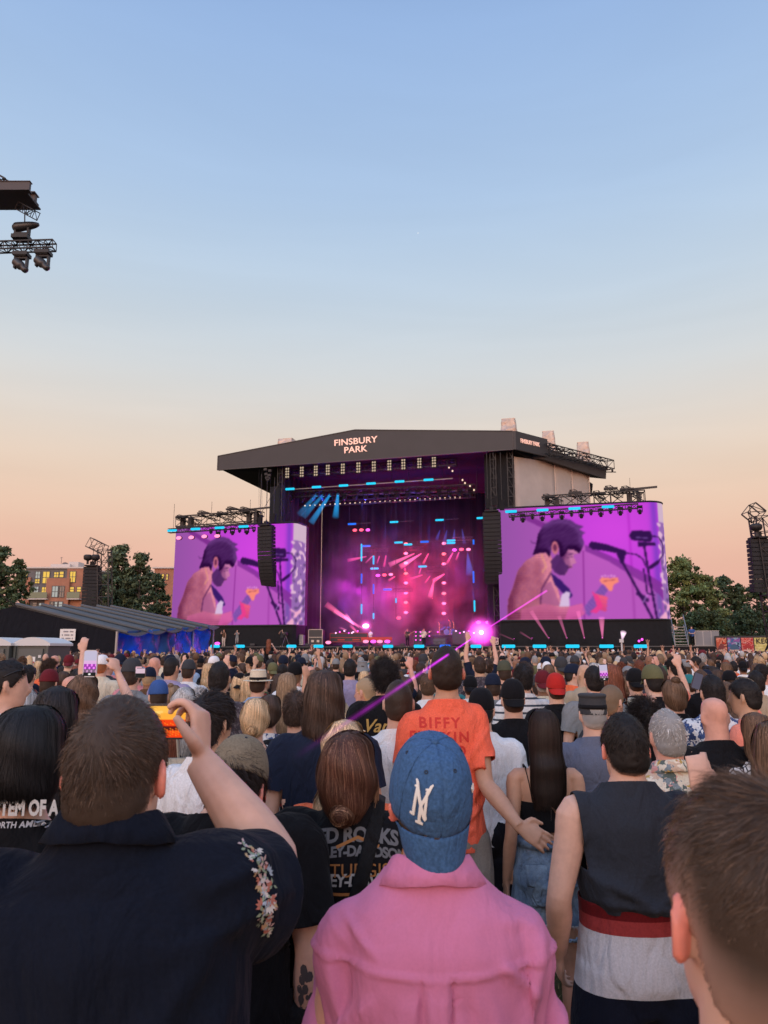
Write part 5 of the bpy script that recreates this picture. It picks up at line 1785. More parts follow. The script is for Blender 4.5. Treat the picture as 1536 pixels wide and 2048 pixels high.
def screen_thing(path,z0,z1,label,nz=150,nu=250,flip=False):
 """path: polyline (u, v) of the screen front, left to right"""
 P=np.array(path,float)
 d=np.r_[0,np.cumsum(np.linalg.norm(np.diff(P,axis=0),axis=1))]
 e=sthing('video_screen',P[0,0],P[0,1],0,label,'screen','big video screens beside the stage')
 P0=P-P[0]
 s=np.linspace(0,1,nu)
 X=np.interp(s*d[-1],d,P0[:,0]);Y=np.interp(s*d[-1],d,P0[:,1])
 t=np.linspace(0,1,nz)
 # picture is laid so that it keeps its proportions along u
 V=np.stack([np.tile(X,nz),np.tile(Y,nz),np.repeat(z0+(z1-z0)*t,nu)],-1)
 sx=(X-X.min())/(X.max()-X.min())
 sx=.5*sx+.5*s
 col=video(np.tile(sx,nz),np.repeat(t,nu),nz)
 i=np.arange(nz-1)[:,None]*nu;j=np.arange(nu-1)[None]
 F=np.stack([i+j,i+j+1,i+j+nu+1,i+j+nu],-1).reshape(-1,4)
 link('display',mesh('display',V,F,False,col),led_mat(),e)
 # casing behind with depth
 n=40;q=np.linspace(0,1,n)
 X2=np.interp(q*d[-1],d,P0[:,0]);Y2=np.interp(q*d[-1],d,P0[:,1])
 dk=pmat('screen_case',(.012,.012,.015),.7)
 V,F=[],[]
 for k in range(n):
  V+=[(X2[k],Y2[k]+.04,z0-.08),(X2[k],Y2[k]+.04,z1+.08),(X2[k]*1.0,Y2[k]+.75,z1+.08),(X2[k],Y2[k]+.75,z0-.08)]
 for k in range(n-1):
  a=4*k
  F+=[(a+x,a+(x+1)%4,a+4+(x+1)%4,a+4+x) for x in range(4)]
 F+=[(0,1,2,3),(4*n-1,4*n-2,4*n-3,4*n-4)]
 link('casing',mesh('casing',V,F),dk,e)
 b=MB()
 for zz in (z0-.10,z1+.10):
  b=MB();b.add(*tube([(X2[k],Y2[k],zz) for k in range(n)],[.08]*n,6));b.build('edge_rail',dk,e)
 # plinth / skirt under the screen
 V,F=[],[]
 for k in range(n):
  V+=[(X2[k],Y2[k]+.10,DECK+.01),(X2[k],Y2[k]+.10,z0-.10)]
 for k in range(n-1):F.append((2*k,2*k+2,2*k+3,2*k+1))
 o=link('black_skirt',mesh('black_skirt',V,F),pmat('black_serge',(.010,.010,.013),.95),e)
 m=o.modifiers.new('s','SOLIDIFY');m.thickness=.06;m.offset=1
 return e,P0,(X2,Y2)

def tube_light(u,v,z,L_,mat,label,vert=False,r=.13,group='glowing light tubes on and around the stage'):
 def f(L_,vert):
  n,k=10,8
  V,F=tube([(-L_/2,0,0),(-L_/2+.05,0,0),(L_/2-.05,0,0),(L_/2,0,0)] if not vert else [(0,0,-L_/2),(0,0,-L_/2+.05),(0,0,L_/2-.05),(0,0,L_/2)],[r*.6,r,r,r*.6],8)
  return mesh('light_tube',V,F,True)
 me=cached(('tl',round(L_,2),vert,r),lambda:f(L_,vert))
 o=link('light_tube',me,None,None)
 if not me.materials:me.materials.append(mat)
 o.material_slots[0].link='OBJECT';o.material_slots[0].material=mat
 tag(o,label,'light',group)
 return splace(o,u,v,z)

def build_stage():
 void=pmat('black_drape',(.0028,.0028,.0036),.95)
 blk=pmat('black_serge',(.006,.006,.008),.95,noise_s=3,noise_a=.3)
 dark=pmat('truss_black',(.022,.021,.024),.5,metal=.4)
 alu=pmat('truss_grey',(.12,.12,.125),.45,metal=.7)
 fas=pmat('fascia_vinyl',(.022,.022,.026),.55,noise_s=.6,noise_a=.10,bump=.01,bump_s=1.2)
 uL,zLt=sp(436,912);_,zLb=sp(436,940)
 uR,zRt=sp(1025,862);_,zRb=sp(1025,899)
 uA,zA=sp(710,859.5)
 # ---------------- deck
 uDl,_=sp(424,1300,-2.0);uDr,_=sp(1432,1300,-2.0)
 d=sthing('stage',0,0,0,'wide black festival stage with a pitched dark canopy reading FINSBURY PARK','stage')
 b=MB();b.box(((uDl+uDr)/2,6.5,DECK/2),(uDr-uDl,17,DECK-.01));b.build('deck',blk,d)
 b=MB();b.box(((uDl+uDr)/2,-2.03,DECK-.04),(uDr-uDl,.06,.09));b.build('deck_edge',pmat('edge_grey',(.06,.06,.065),.5),d)
 b=MB()
 for k in range(int((uDr-uDl)/1.25)):b.bar((uDl+1.25*k,-2.06,0),(uDl+1.25*k,-2.06,DECK-.1),.03)
 b.build('front_fence_posts',dark,d)
 # ---------------- canopy: fascia board with real thickness
 def prism(pts,v0,v1,name,mat,par=d):
  n=len(pts)
  V=[(u,v0,z) for u,z in pts]+[(u,v1,z) for u,z in pts]
  F=[tuple(range(n)),tuple(range(2*n-1,n-1,-1))]+[(i,n+i,n+(i+1)%n,(i+1)%n) for i in range(n)]
  return link(name,mesh(name,V,F),mat,par)
 fo=prism([(uL,zLb),(uR,zRb),(uR,zRt),(uA,zA),(uL,zLt)],0,.35,'fascia',fas)
 b=MB()
 for (a,c) in (((uL,zLb),(uR,zRb)),((uR,zRt),(uA,zA)),((uA,zA),(uL,zLt)),((uL,zLt),(uL,zLb)),((uR,zRt),(uR,zRb))):b.bar((a[0],-.02,a[1]),(c[0],-.02,c[1]),.05,6)
 b.build('fascia_trim',pmat('fascia_trim',(.06,.055,.055),.5),fo)
 # roof skin, soffit
 RD=17.0
 V=[(uL,.35,zLt-.1),(uA,.35,zA-.1),(uR,.35,zRt-.1),(uL,RD,zLt-.1),(uA,RD,zA-.1),(uR+8,RD,zRt-2.2),(uL+.2,.35,zLb+.15),(uR-.2,.35,zRb+.15),(uL+.2,RD,zLb+.3),(uR+7.8,RD,zRb-1.8)]
 link('roof_skin',mesh('roof_skin',V,[(0,1,4,3),(1,2,5,4),(6,8,9,7),(3,4,5,9,8),(0,3,8,6),(2,7,9,5)]),void,d)
 # return panel on the right with its lettering
 v1,_=spu(1090,900,uR)
 zt1=spu(1090,879,uR)[1];zb1=spu(1090,914,uR)[1]
 V=[Q(uR+.02,.0,zRb),Q(uR+.02,v1,zb1),Q(uR+.02,v1,zt1),Q(uR+.02,0,zRt),Q(uR+.30,.0,zRb),Q(uR+.30,v1,zb1),Q(uR+.30,v1,zt1),Q(uR+.30,0,zRt)]
 link('side_fascia',mesh('side_fascia',V,[(0,1,2,3),(7,6,5,4),(0,4,5,1),(1,5,6,2),(2,6,7,3),(3,7,4,0)]),fas,d)
 # lettering
 pk=pmat('letter_pink',(.80,.50,.40),.6,emit=(.85,.52,.42),estr=.55)
 def letters(txt,px,py,size,x0,rotz=0,u=None,sc=1.0):
  cu=bpy.data.curves.new('t','FONT');cu.body=txt;cu.align_x='CENTER';cu.align_y='CENTER';cu.size=size;cu.offset=size*.014;cu.extrude=.02;cu.space_character=1.02
  o=bpy.data.objects.new('t',cu);COL.objects.link(o)
  me=bpy.data.meshes.new_from_object(o.evaluated_get(bpy.context.evaluated_depsgraph_get()))
  bpy.data.objects.remove(o)
  w=max(v.co.x for v in me.vertices)-min(v.co.x for v in me.vertices)
  me.transform(Matrix.Scale(sc/w,4,(1,0,0))) if sc else None
  me.name='lettering'
  l=link('lettering',me,pk,fo)
  return l
 for txt,px,py,wpx,hpx in (('FINSBURY',711,883,86,13),('PARK',711,899.5,46,13)):
  u,z=sp(px,py);wu=sp(px+wpx/2,py)[0]-sp(px-wpx/2,py)[0]
  l=letters(txt,px,py,hpx/.72/F_PX*76*1.02,0,sc=wu)
  sl_=(zRb-zLb)/(uR-uL)
  l.matrix_local=Matrix.Translation((u,-.05,z))@Matrix.Rotation(PI/2,4,'X')@Matrix.Rotation(.02,4,'Z')
 va,za=spu(1040,881.5,uR+.3);vb,zb=spu(1078,890,uR+.3)
 l=letters('FINSBURY PARK',0,0,.62,0,sc=math.hypot(vb-va,zb-za))
 l.matrix_local=Matrix.Translation(Q(uR+.36,(va+vb)/2,(za+zb)/2))@Matrix.Rotation(math.atan2(SD[1],SD[0]),4,'Z')@Matrix.Rotation(PI/2,4,'X')@Matrix.Rotation(math.atan2(zb-za,vb-va),4,'Z')
 # right roof eave beyond the fascia: trusses in depth
 vE,zE=spu(1226,932,uR+.6);vE2,zE2=spu(1226,948,uR+.2)
 b=MB()
 b.truss(Q(uR+.3,v1-.5,(zt1+zb1)/2-.2),Q(uR+.3,vE,zE+.1),1.0,.07,step=1.4)
 b.truss(Q(uR-1.4,v1-1,zb1-.1),Q(uR-1.4,vE-2.2,zE-.6),.8,.06,step=1.2)
 for k in range(11):
  t=k/10;s_=v1+(vE-v1)*t;zz=zt1+(zE-zt1)*t
  b.bar(Q(uR-3,s_,zz-.5),Q(uR+.9,s_,zz-.75),.07);b.box(Q(uR+.5,s_,zz-.55),(.22,.22,.25))
  b.bar(Q(uR-1.4,s_,zz-.6),Q(uR+.4,s_,zz-.3),.05)
 b.build('eave_truss',dark,d)
 V=[Q(uR-5,v1-2,zt1-.6),Q(uR+.1,v1-.3,zt1-.9),Q(uR+.1,vE-.5,zE-.3),Q(uR-5,vE-2.5,zE+.3)]
 o=link('eave_sheet',mesh('eave_sheet',V,[(0,1,2,3)]),fas,d);m=o.modifiers.new('s','SOLIDIFY');m.thickness=1.3
 # ---------------- towers and drapes either side of the opening
 uIl=sp(557,1100,.6)[0];uIr=sp(972,1100,.6)[0];uIe=sp(1031,1100,1.0)[0]
 def drape(u0,v0,u1,v1_,z0,z1,name='drape',amp=.09,fr=2.2,mat=blk,par=d):
  n=max(8,int(math.hypot(u1-u0,v1_-v0)*5));V,F=[],[]
  dx,dy=(u1-u0),(v1_-v0);L_=math.hypot(dx,dy)
  for i in range(n):
   t=i/(n-1);a=amp*math.sin(t*L_*fr*2.1+.7*math.sin(t*L_*.9))
   V+=[(u0+dx*t-dy/L_*a,v0+dy*t+dx/L_*a,z0),(u0+dx*t-dy/L_*a*.5,v0+dy*t+dx/L_*a*.5,z1)]
  F=[(2*i,2*i+2,2*i+3,2*i+1) for i in range(n-1)]
  o=link(name,mesh(name,V,F,True),mat,par);m=o.modifiers.new('s','SOLIDIFY');m.thickness=.05
  return o
 ztop=lambda u:zLb+(zRb-zLb)*(u-uL)/(uR-uL)+.3
 drape(uIl-.1,.7,uIl,14.5,DECK,ztop(uIl),'side_drape',mat=void);drape(uIr,1.4,uIr+.3,14.5,DECK,ztop(uIr),'side_drape',mat=void)
 drape(uIl,14.5,uIr+1,14.5,DECK,ztop(0),'back_drape',amp=.12,mat=void)
 drape(uIr,1.3,uIe,1.3,DECK,ztop(uIe),'tower_drape')
 drape(uIl-1.2,.65,uIl,.7,DECK,sp(560,1045,.7)[1]+4,'tower_drape')
 b=MB()
 for u in (uIl-.1,uIr+.9,uIe-.25):
  for v in (1.0,3.0):b.truss((u,v,DECK),(u,v,ztop(u)),.55,.05,up=(0,1,0),step=1.0)
 b.build('roof_tower',dark,d)
 # ---------------- beige side wall in sheets with seams
 uW=uR-.9
 col=pmat('wall_canvas',(.40,.33,.28),.8,noise_s=.5,noise_a=.10,bump=.03,bump_s=.8)
 vs_=[spu(x,1000,uW)[0] for x in (1031,1112,1146,1180)]
 for a,c in zip(vs_,vs_[1:]):
  V=[];m_=10
  for i in range(m_):
   t=i/(m_-1);q=a+.03+(c-a-.06)*t
   zt=zRb-.5+(zE-zRb)*q/vE
   p_=Q(uW+.14*math.sin(t*PI),q,0);V+=[p_,(p_[0],p_[1],zt)]
  F=[(2*i,2*i+2,2*i+3,2*i+1) for i in range(m_-1)]
  o=link('wall_panel',mesh('wall_panel',V,F,True),col,d);q=o.modifiers.new('s','SOLIDIFY');q.thickness=.1
  b=MB();b.bar(Q(uW,c,0),Q(uW,c,zt),.09);b.build('seam_batten',pmat('batten',(.55,.46,.40),.7),o)
 # ---------------- silver ventilation boxes on the roof
 sil=pmat('silver_foil',(.42,.34,.29),.42,metal=.35,noise_s=1.2,noise_a=.25,bump=.12,bump_s=1.6)
 for k,(x0,x1,y0,y1,vv) in enumerate(((1000,1033,838,866,2.0),(1082,1111,863,896,11.5),(1152,1181,885,922,15.8),(552,585,878,893,8.0))):
  a,z1=sp(x0,y0,vv);c,z0=sp(x1,y1,vv)
  w=(c-a)/2
  e=sthing('roof_weight_box',(a+c)/2,vv+w,z0-.8,['silver wrapped box on the roof ridge right above the side lettering','silver wrapped box on the roof, middle of the three on the right','silver wrapped box on the roof, farthest right of the three','small silver wrapped box peeking over the left slope of the canopy'][k],'box','silver boxes on the stage roof')
  V,F=hloft([(0,0,0,w*1.06,w,9),(0,0,(z1-z0+.8)*.55,w*1.0,w*.95,9),(0,0,z1-z0+.8,w*.86,w*.85,9)],28,8)
  V=V+snoise(V*1.5,k)[:,None]*.10*np.array([1,1,0])
  link('wrapping',mesh('wrapping',V,F,False),sil,e)
  b=MB();b.box((0,0,z1-z0+.83),(w*1.7,w*1.6,.08));b.build('lid',sil,e)
 # ---------------- lighting rigs under the roof
 cy=emat('cyan_tube',(.02,.52,.78),1.35);cy2=emat('blue_tube',(.02,.16,.85),1.2)
 rigs=sthing('lighting_rig',0,0,0,'rows of black trusses with lamps hanging under the stage roof','lighting rig')
 def rowline(x0,y0,x1,y1,v):
  a=sp(x0,y0,v);c=sp(x1,y1,v);return (a[0],v,a[1]),(c[0],v,c[1])
 b=MB()
 a,c=rowline(560,948,912,925,2.0);b.truss(a,c,.6,.05,step=.9)
 b.build('front_truss',dark,rigs)
 b=MB();a,c=rowline(568,980,905,957,2.5);b.bar(a,c,.07);b.build('tube_bar',alu,rigs)
 b=MB();a,c=rowline(572,990,950,975,4.5);b.truss(a,c,.6,.05,step=.9);b.build('middle_truss',dark,rigs)
 b=MB();a,c=rowline(575,1012,950,990,7.0);b.truss(a,c,.5,.05,step=.9);b.build('rear_truss',dark,rigs)
 for x in range(580,960,34):
  for v in (2,4.5,7):
   u=sp(x,980,v)[0];z={2:sp(x,945-(x-560)*.065,2)[1],4.5:sp(x,990-(x-572)*.04,4.5)[1],7:sp(x,1010-(x-575)*.055,7)[1]}[v]
   q=MB();q.bar((u,v,z),(u,v,ztop(u)),.018);q.build('hanging_cable',dark,rigs)
 # blinder panels (2 x 4 lamps)
 lamp_w=emat('blinder_lamp',(.95,.72,.52),.55)
 def blinder_me():
  f=MB();f.box((0,0,0),(.50,.12,1.30));
  l=MB()
  for i in (-1,1):
   for j in range(4):l.add(*ellip((i*.12,-.08,-.45+.3*j),(.10,.04,.12),8,5))
  y=MB();y.bar((0,0,.6),(0,0,1.2),.03)
  return f.me('housing'),l.me('lamps',True),y.me('bracket')
 fm,lm,ym=blinder_me()
 for i,x in enumerate([575,604,632,656,686,717,748,779,807,839,868]):
  u,z=sp(x,946-(x-575)*.075,1.2)
  e=sthing('blinder_light',u,1.2,z,'pale lamp panel of two columns, number %d from the left in the row under the canopy'%(i+1),'stage light','lamp panels hanging in a row under the canopy')
  e['label']=['leftmost pale lamp panel in the row under the canopy edge','second pale lamp panel from the left under the canopy edge','third pale lamp panel from the left under the canopy edge','fourth pale lamp panel from the left, below the letters','pale lamp panel hanging just left of the canopy lettering','pale lamp panel hanging straight under the letters of PARK','pale lamp panel hanging just right of the canopy lettering','fourth pale lamp panel from the right under the canopy','third pale lamp panel from the right under the canopy','second pale lamp panel from the right under the canopy','rightmost pale lamp panel in the row under the canopy'][i]
  h=link('housing',fm,blk,e);link('lamps',lm,lamp_w,h);link('bracket',ym,dark,e)
 # moving heads
 def mover_me():
  b=MB();b.box((0,0,.0),(.42,.34,.16))
  y=MB();y.box((-.19,0,-.26),(.05,.14,.40));y.box((.19,0,-.26),(.05,.14,.40));y.box((0,0,-.09),(.42,.14,.05))
  h=MB();h.add(*hloft([(0,0,-.60,.10,.10),(0,0,-.57,.13,.13),(0,0,-.38,.15,.15),(0,0,-.26,.14,.14),(0,0,-.20,.06,.06)],12))
  l=MB();l.add(*ellip((0,0,-.605),(.095,.095,.02),10,5))
  return b.me('base'),y.me('yoke'),h.me('head',True),l.me('lens',True)
 MV=mover_me()
 lens_off=pmat('lens_dark',(.05,.05,.06),.1)
 def mover(u,v,z,label,tilt=0,rot=0,mat=None,sc=1.0,up=False,group='moving head lights on the stage rig',lens=None,hang=.0):
  e=sthing('moving_light',u,v,z,label,'stage light',group)
  e.scale=(sc,sc,sc)
  if up:e.rotation_euler=(PI,0,S_A)
  if rot:e.rotation_euler.z+=rot
  link('base',MV[0],blk,e);y=link('yoke',MV[1],blk,e)
  h=link('head',MV[2],blk,e);h.matrix_local=Matrix.Translation((0,0,-.36))@Matrix.Rotation(tilt,4,'X')@Matrix.Translation((0,0,.36))
  l=link('lens',MV[3],None,h)
  if not MV[3].materials:MV[3].materials.append(lens_off)
  if mat is not None:
   l.material_slots[0].link='OBJECT';l.material_slots[0].material=mat
  return e
 warm=emat('warm_spark',(1.0,.75,.5),1.1)
 for i,x in enumerate(range(584,960,21)):
  u,z=sp(x,992-(x-572)*.035,4.3)
  mover(u,4.3,z,'dark moving light hanging on the middle truss below the blue tubes',tilt=R((i*37)%60-30),sc=1.2,group='dark moving lights on the middle truss')
 for i,x in enumerate(range(590,930,10)):
  u,z=sp(x,1013-(x-590)*.055,7)
  o=link('lamp',cached('sparkle',lambda:mesh('lamp',*ellip((0,0,0),(.09,.09,.11),8,6),True)),lamp_w if i%3 else warm)
  tag(o,'tiny warm lamp in the long dotted row across the top of the stage','stage light','tiny lamps in the dotted row');splace(o,u,7,z)
 for i,(x,y) in enumerate([(940,972),(948,980),(925,960),(898,935),(905,942),(930,966)]):
  u,z=sp(x,y,3)
  o=link('lamp',_cache['sparkle'],warm);tag(o,'small warm lamp on the rig at the top right of the stage','stage light','small warm lamps at the top right');splace(o,u,3,z)
 # cyan tubes under the roof
 for i,(x,y) in enumerate([(580,978),(633,974),(687,971),(742,967),(799,963),(857,959.5)]):
  u,z=sp(x,y,2.4)
  tube_light(u,2.4,z,1.05,cy,['leftmost cyan tube of the row under the roof','second cyan tube from the left under the roof','third cyan tube from the left under the roof','third cyan tube from the right under the roof','second cyan tube from the right under the roof','rightmost cyan tube of the row under the roof'][i])
 # ---------------- inner picture: tubes on wires, pods and lamps
 rd=emat('red_lamp',(1.0,.10,.16),2.2);pkm=emat('pink_lamp',(1.0,.26,.46),1.7);hot=emat('hot_lamp',(1.0,.70,.88),5.0);mag=emat('magenta_lamp',(.95,.10,.75),2.0)
 wires=sthing('hanging_wires',0,0,0,'thin vertical wires holding the light tubes inside the stage','wires')
 H=[(704,1048,860),(788,1044,860),(879,1040,860),(962,1036,0),(733,1092,0),(749,1137,0),(797,1085,0),(816,1089,0),(849,1083.5,0),(902,1081,0),(902,1086,0),(845,1133,0),(775,1179,0)]
 for i,(x,y,_) in enumerate(H):
  v=6.0+(i%3)*.8
  u,z=sp(x,y,v)
  tube_light(u,v,z,.95,cy if i%4 else cy2,'short level cyan tube hanging inside the stage, '+['upper left one','upper middle one','upper right one','beside the right speaker stack','over the left pod','left of the red lamp column','top centre left','top centre beside a pink lamp','top centre','upper of the close pair at top right','lower of the close pair at top right','above the right hand pod','above the magenta pod'][i],r=.11)
  b=MB();b.bar((u-.3,v,z),(u-.3,v,ztop(u)),.012,3);b.bar((u+.5,v,z+.02),(u+2.2,v,z+.05),.03)
  b.build('wire',dark,wires)
 Vt=[(723,1105,36),(723,1157,20),(723,1218,20),(747,1120,18),(747,1178,20),(747,1232,12),(792,1201,10),(947,1154,23),(949,1212,22),(987,1192,23),(947,1084,10),(990,1216,16)]
 for i,(x,y,l_) in enumerate(Vt):
  v=5.0;u,z=sp(x,y,v)
  tube_light(u,v,z,l_/F_PX*80,cy if i%3!=1 else cy2,'upright tube glowing blue inside the stage, '+['tall one at the left corner','second one down on the left wire','lowest one on the left wire','upper one on the second wire','middle one on the second wire','lowest one on the second wire','short one left of the lamp column','upper one on the right wire','lower one on the right wire','under the right speaker stack','at the top of the right wire','deep blue one at the far right'][i],vert=True,r=.09)
 for x,y0,y1 in ((723,1090,1240),(747,1100,1245),(792,1110,1240),(948,1080,1250),(987,1170,1245)):
  u,z0=sp(x,y1,5.1);_,z1=sp(x,y0,5.1)
  b=MB();b.bar((u,5.1,z0),(u,5.1,z1),.03);b.bar((u,5.1,z1),(u,5.1,ztop(u)),.010,3);b.build('wire',dark,wires)
 # short trusses (pods) with small movers
 for i,(x0,x1,y) in enumerate(((728,776,1100),(816,846,1097),(855,896,1135),(788,825,1181),(905,945,1078),(852,895,1143))):
  a=sp(x0,y,8.0);c=sp(x1,y-1,8.0)
  e=sthing('truss_pod',a[0],8,a[1],'short black truss hung with small lights, '+['upper left pod','top centre pod','right hand pod above the guitarists','low magenta pod in the middle','pod at the upper right','second layer of the right hand pod'][i],'truss','short trusses hanging inside the stage')
  b=MB();b.truss((0,0,0),(c[0]-a[0],0,c[1]-a[1]),.35,.035,step=.5);b.build('truss',dark,e)
  b=MB();b.bar((.3,0,.2),(.3,0,ztop(a[0])-a[1]),.012,3);b.bar((c[0]-a[0]-.3,0,.2),(c[0]-a[0]-.3,0,ztop(a[0])-a[1]),.012,3);b.build('hanging_cable',dark,e)
 # glowing lamps (disc lamps with a housing)
 def lamp(x,y,v,rpx,mat,label,sx=1.5,group='glowing round lamps inside the stage'):
  u,z=sp(x,y,v);r_=rpx/F_PX*80
  e=sthing('stage_lamp',u,v,z,label,'stage light',group)
  g=link('lens',cached(('lz',round(r_,2),sx),lambda:mesh('lens',*ellip((0,-.06,0),(r_*sx,.10,r_),12,8),True)),None,e)
  if not g.data.materials:g.data.materials.append(mat)
  g.material_slots[0].link='OBJECT';g.material_slots[0].material=mat
  link('housing',cached(('lh',round(r_,2),sx),lambda:mesh('housing',*ellip((0,.12,0),(r_*sx*1.12,.16,r_*1.15),10,6),True)),blk,e)
  return u,z
 colm=[(812,y) for y in (1088,1107,1126,1147,1166,1186,1205,1225)]+[(888,y) for y in (1087,1108,1128,1166,1187,1207,1227)]
 for i,(x,y) in enumerate(colm):
  lamp(x,y,10.5,3.1,pkm if i%3 else emat('pale_red',(1,.20,.22),1.9),'round red lamp of the %s column, %s'%('left' if x<850 else 'right',['top one','second from the top','third from the top','fourth from the top','fifth from the top','sixth from the top','seventh from the top','lowest one'][i if i<8 else i-8]),group='round lamps in two upright columns at the back of the stage')
 for x,y,m,t in ((710,1060.5,rd,'left of three under the upper left tube'),(723,1060,rd,'middle of three under the upper left tube'),(736,1060,mag,'dim right one of three under the upper left tube'),(769,1150,rd,'left of the bright pair above the magenta pod'),(782,1149,pkm,'right of the bright pair above the magenta pod'),(756,1151,mag,'dim one left of the bright pair'),
      (923,1099,rd,'left of the bright pair at the upper right'),(937,1099,pkm,'right of the bright pair at the upper right'),(909,1100,mag,'dim flat one at the upper right'),(798,1236,rd,'red one low at the foot of the left lamp column'),
      (657,1285,pkm,'pink one on the stage front at the left'),(732,1283,pkm,'first of four in a low row'),(747,1283,mag,'second of four in a low row'),(760,1283,pkm,'third of four in a low row'),(775,1283,mag,'last of four in a low row'),(435,1287,mag,'magenta one at the far left end of the stage front'),(732,1252,hot,'hot pink flare at the left of the stage floor'),(957,1245,mag,'above the brightest light on the left'),(976,1245,mag,'above the brightest light on the right')):
  lamp(x,y,-1.2 if y>1280 else 3.0 if y>1240 else 7.5,3.0 if m is not hot else 4.0,m,'round glowing lamp, '+t,sx=1.6 if y<1280 else 1.9)
 for i,(x,y) in enumerate([(617+215+9*(i%4),1264+8*(i//4)) for i in range(10)]):
  lamp(x,y,4.5,1.3,mag,'tiny magenta lamp in the small grid between the two guitarists',sx=1.1,group='tiny lamps in the grid between the guitarists')
 for i,x in enumerate((672,680,689,698,707,716,704,876,912,920,928,938,948)):
  lamp(x,1266-(i%3)*2,2.0,1.4,mag if i%2 else emat('pale_pink',(1,.6,.85),2.0),'tiny pink lamp in the low riser row at the %s of the drummer'%('left' if x<800 else 'right'),sx=1.2,group='tiny lamps along the low risers')
 # the brightest light
 u0,z0=sp(963,1265,.5)
 e=sthing('laser_projector',u0,.5,z0-.0,'dazzling magenta light at the right of the stage floor','stage light')
 link('lens',mesh('lens',*ellip((0,-.2,0),(.17,.10,.17),16,10),True),emat('dazzle',(1.0,.55,.95),30),e)
 b=MB();b.box((0,.2,-.05),(.6,.6,.5));b.box((0,.2,(DECK-z0)/2-.15),(.4,.4,max(.1,z0-DECK-.3)));b.build('housing',blk,e)
 return dict(uL=uL,uR=uR,uIl=uIl,uIr=uIr,uIe=uIe,ztop=ztop,mover=mover,lamp=lamp,dark=dark,alu=alu,blk=blk,cy=cy,MV=MV,d=d,laser=(u0,z0),mag=mag,pkm=pkm,rd=rd,drape=drape,lamp_w=lamp_w)

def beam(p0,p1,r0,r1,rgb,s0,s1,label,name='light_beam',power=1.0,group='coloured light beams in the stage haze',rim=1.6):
 """a light shaft put in as a cone of self-glowing, clear air between two points"""
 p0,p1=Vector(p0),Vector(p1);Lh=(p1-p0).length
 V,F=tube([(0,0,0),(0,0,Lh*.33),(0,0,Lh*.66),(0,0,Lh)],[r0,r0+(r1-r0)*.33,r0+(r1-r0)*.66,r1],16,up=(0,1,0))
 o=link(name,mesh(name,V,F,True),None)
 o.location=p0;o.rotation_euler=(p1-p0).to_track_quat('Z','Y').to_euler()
 m=bpy.data.materials.new('glow_shaft');m.use_nodes=True;nt=m.node_tree;nt.nodes.clear();N,K=nt.nodes,nt.links
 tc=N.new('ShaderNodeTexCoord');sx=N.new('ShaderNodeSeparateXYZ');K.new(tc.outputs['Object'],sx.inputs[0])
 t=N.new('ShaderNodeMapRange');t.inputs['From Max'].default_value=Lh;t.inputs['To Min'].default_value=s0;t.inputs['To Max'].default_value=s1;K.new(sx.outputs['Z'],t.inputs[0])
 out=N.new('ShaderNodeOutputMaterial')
 vol=N.new('ShaderNodeEmission');vol.inputs[0].default_value=(*rgb,1)  # the shaft's light is put in as emission, no lamp casts it
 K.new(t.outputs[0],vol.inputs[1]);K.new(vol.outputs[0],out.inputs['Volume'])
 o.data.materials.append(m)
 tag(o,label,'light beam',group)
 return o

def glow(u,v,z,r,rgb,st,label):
 """halo put in round a fierce lamp: an emissive ball that glows less and less outwards"""
 o=link('halo_glow',mesh('halo_glow',*ellip((0,0,0),(r,r,r),20,14),True));splace(o,u,v,z)  # emissive ball added as the lamp's halo, no mist is lit here
 m=bpy.data.materials.new('halo_glow');m.use_nodes=True;nt=m.node_tree;nt.nodes.clear();N,K=nt.nodes,nt.links
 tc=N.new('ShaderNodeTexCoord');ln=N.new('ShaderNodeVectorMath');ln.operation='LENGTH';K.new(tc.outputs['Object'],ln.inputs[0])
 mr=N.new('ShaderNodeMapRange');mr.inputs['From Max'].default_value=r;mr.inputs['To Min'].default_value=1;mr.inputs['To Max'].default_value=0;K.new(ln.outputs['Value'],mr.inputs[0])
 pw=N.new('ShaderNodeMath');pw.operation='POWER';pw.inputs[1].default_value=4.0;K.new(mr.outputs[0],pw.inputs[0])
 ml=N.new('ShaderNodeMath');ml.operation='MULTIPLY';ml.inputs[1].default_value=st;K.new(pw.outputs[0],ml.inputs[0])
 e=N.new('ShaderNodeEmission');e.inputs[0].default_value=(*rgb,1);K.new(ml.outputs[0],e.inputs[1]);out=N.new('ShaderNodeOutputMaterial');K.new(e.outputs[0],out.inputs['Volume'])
 o.data.materials.append(m);tag(o,label,'mist','glow halos added round the fierce lamps')

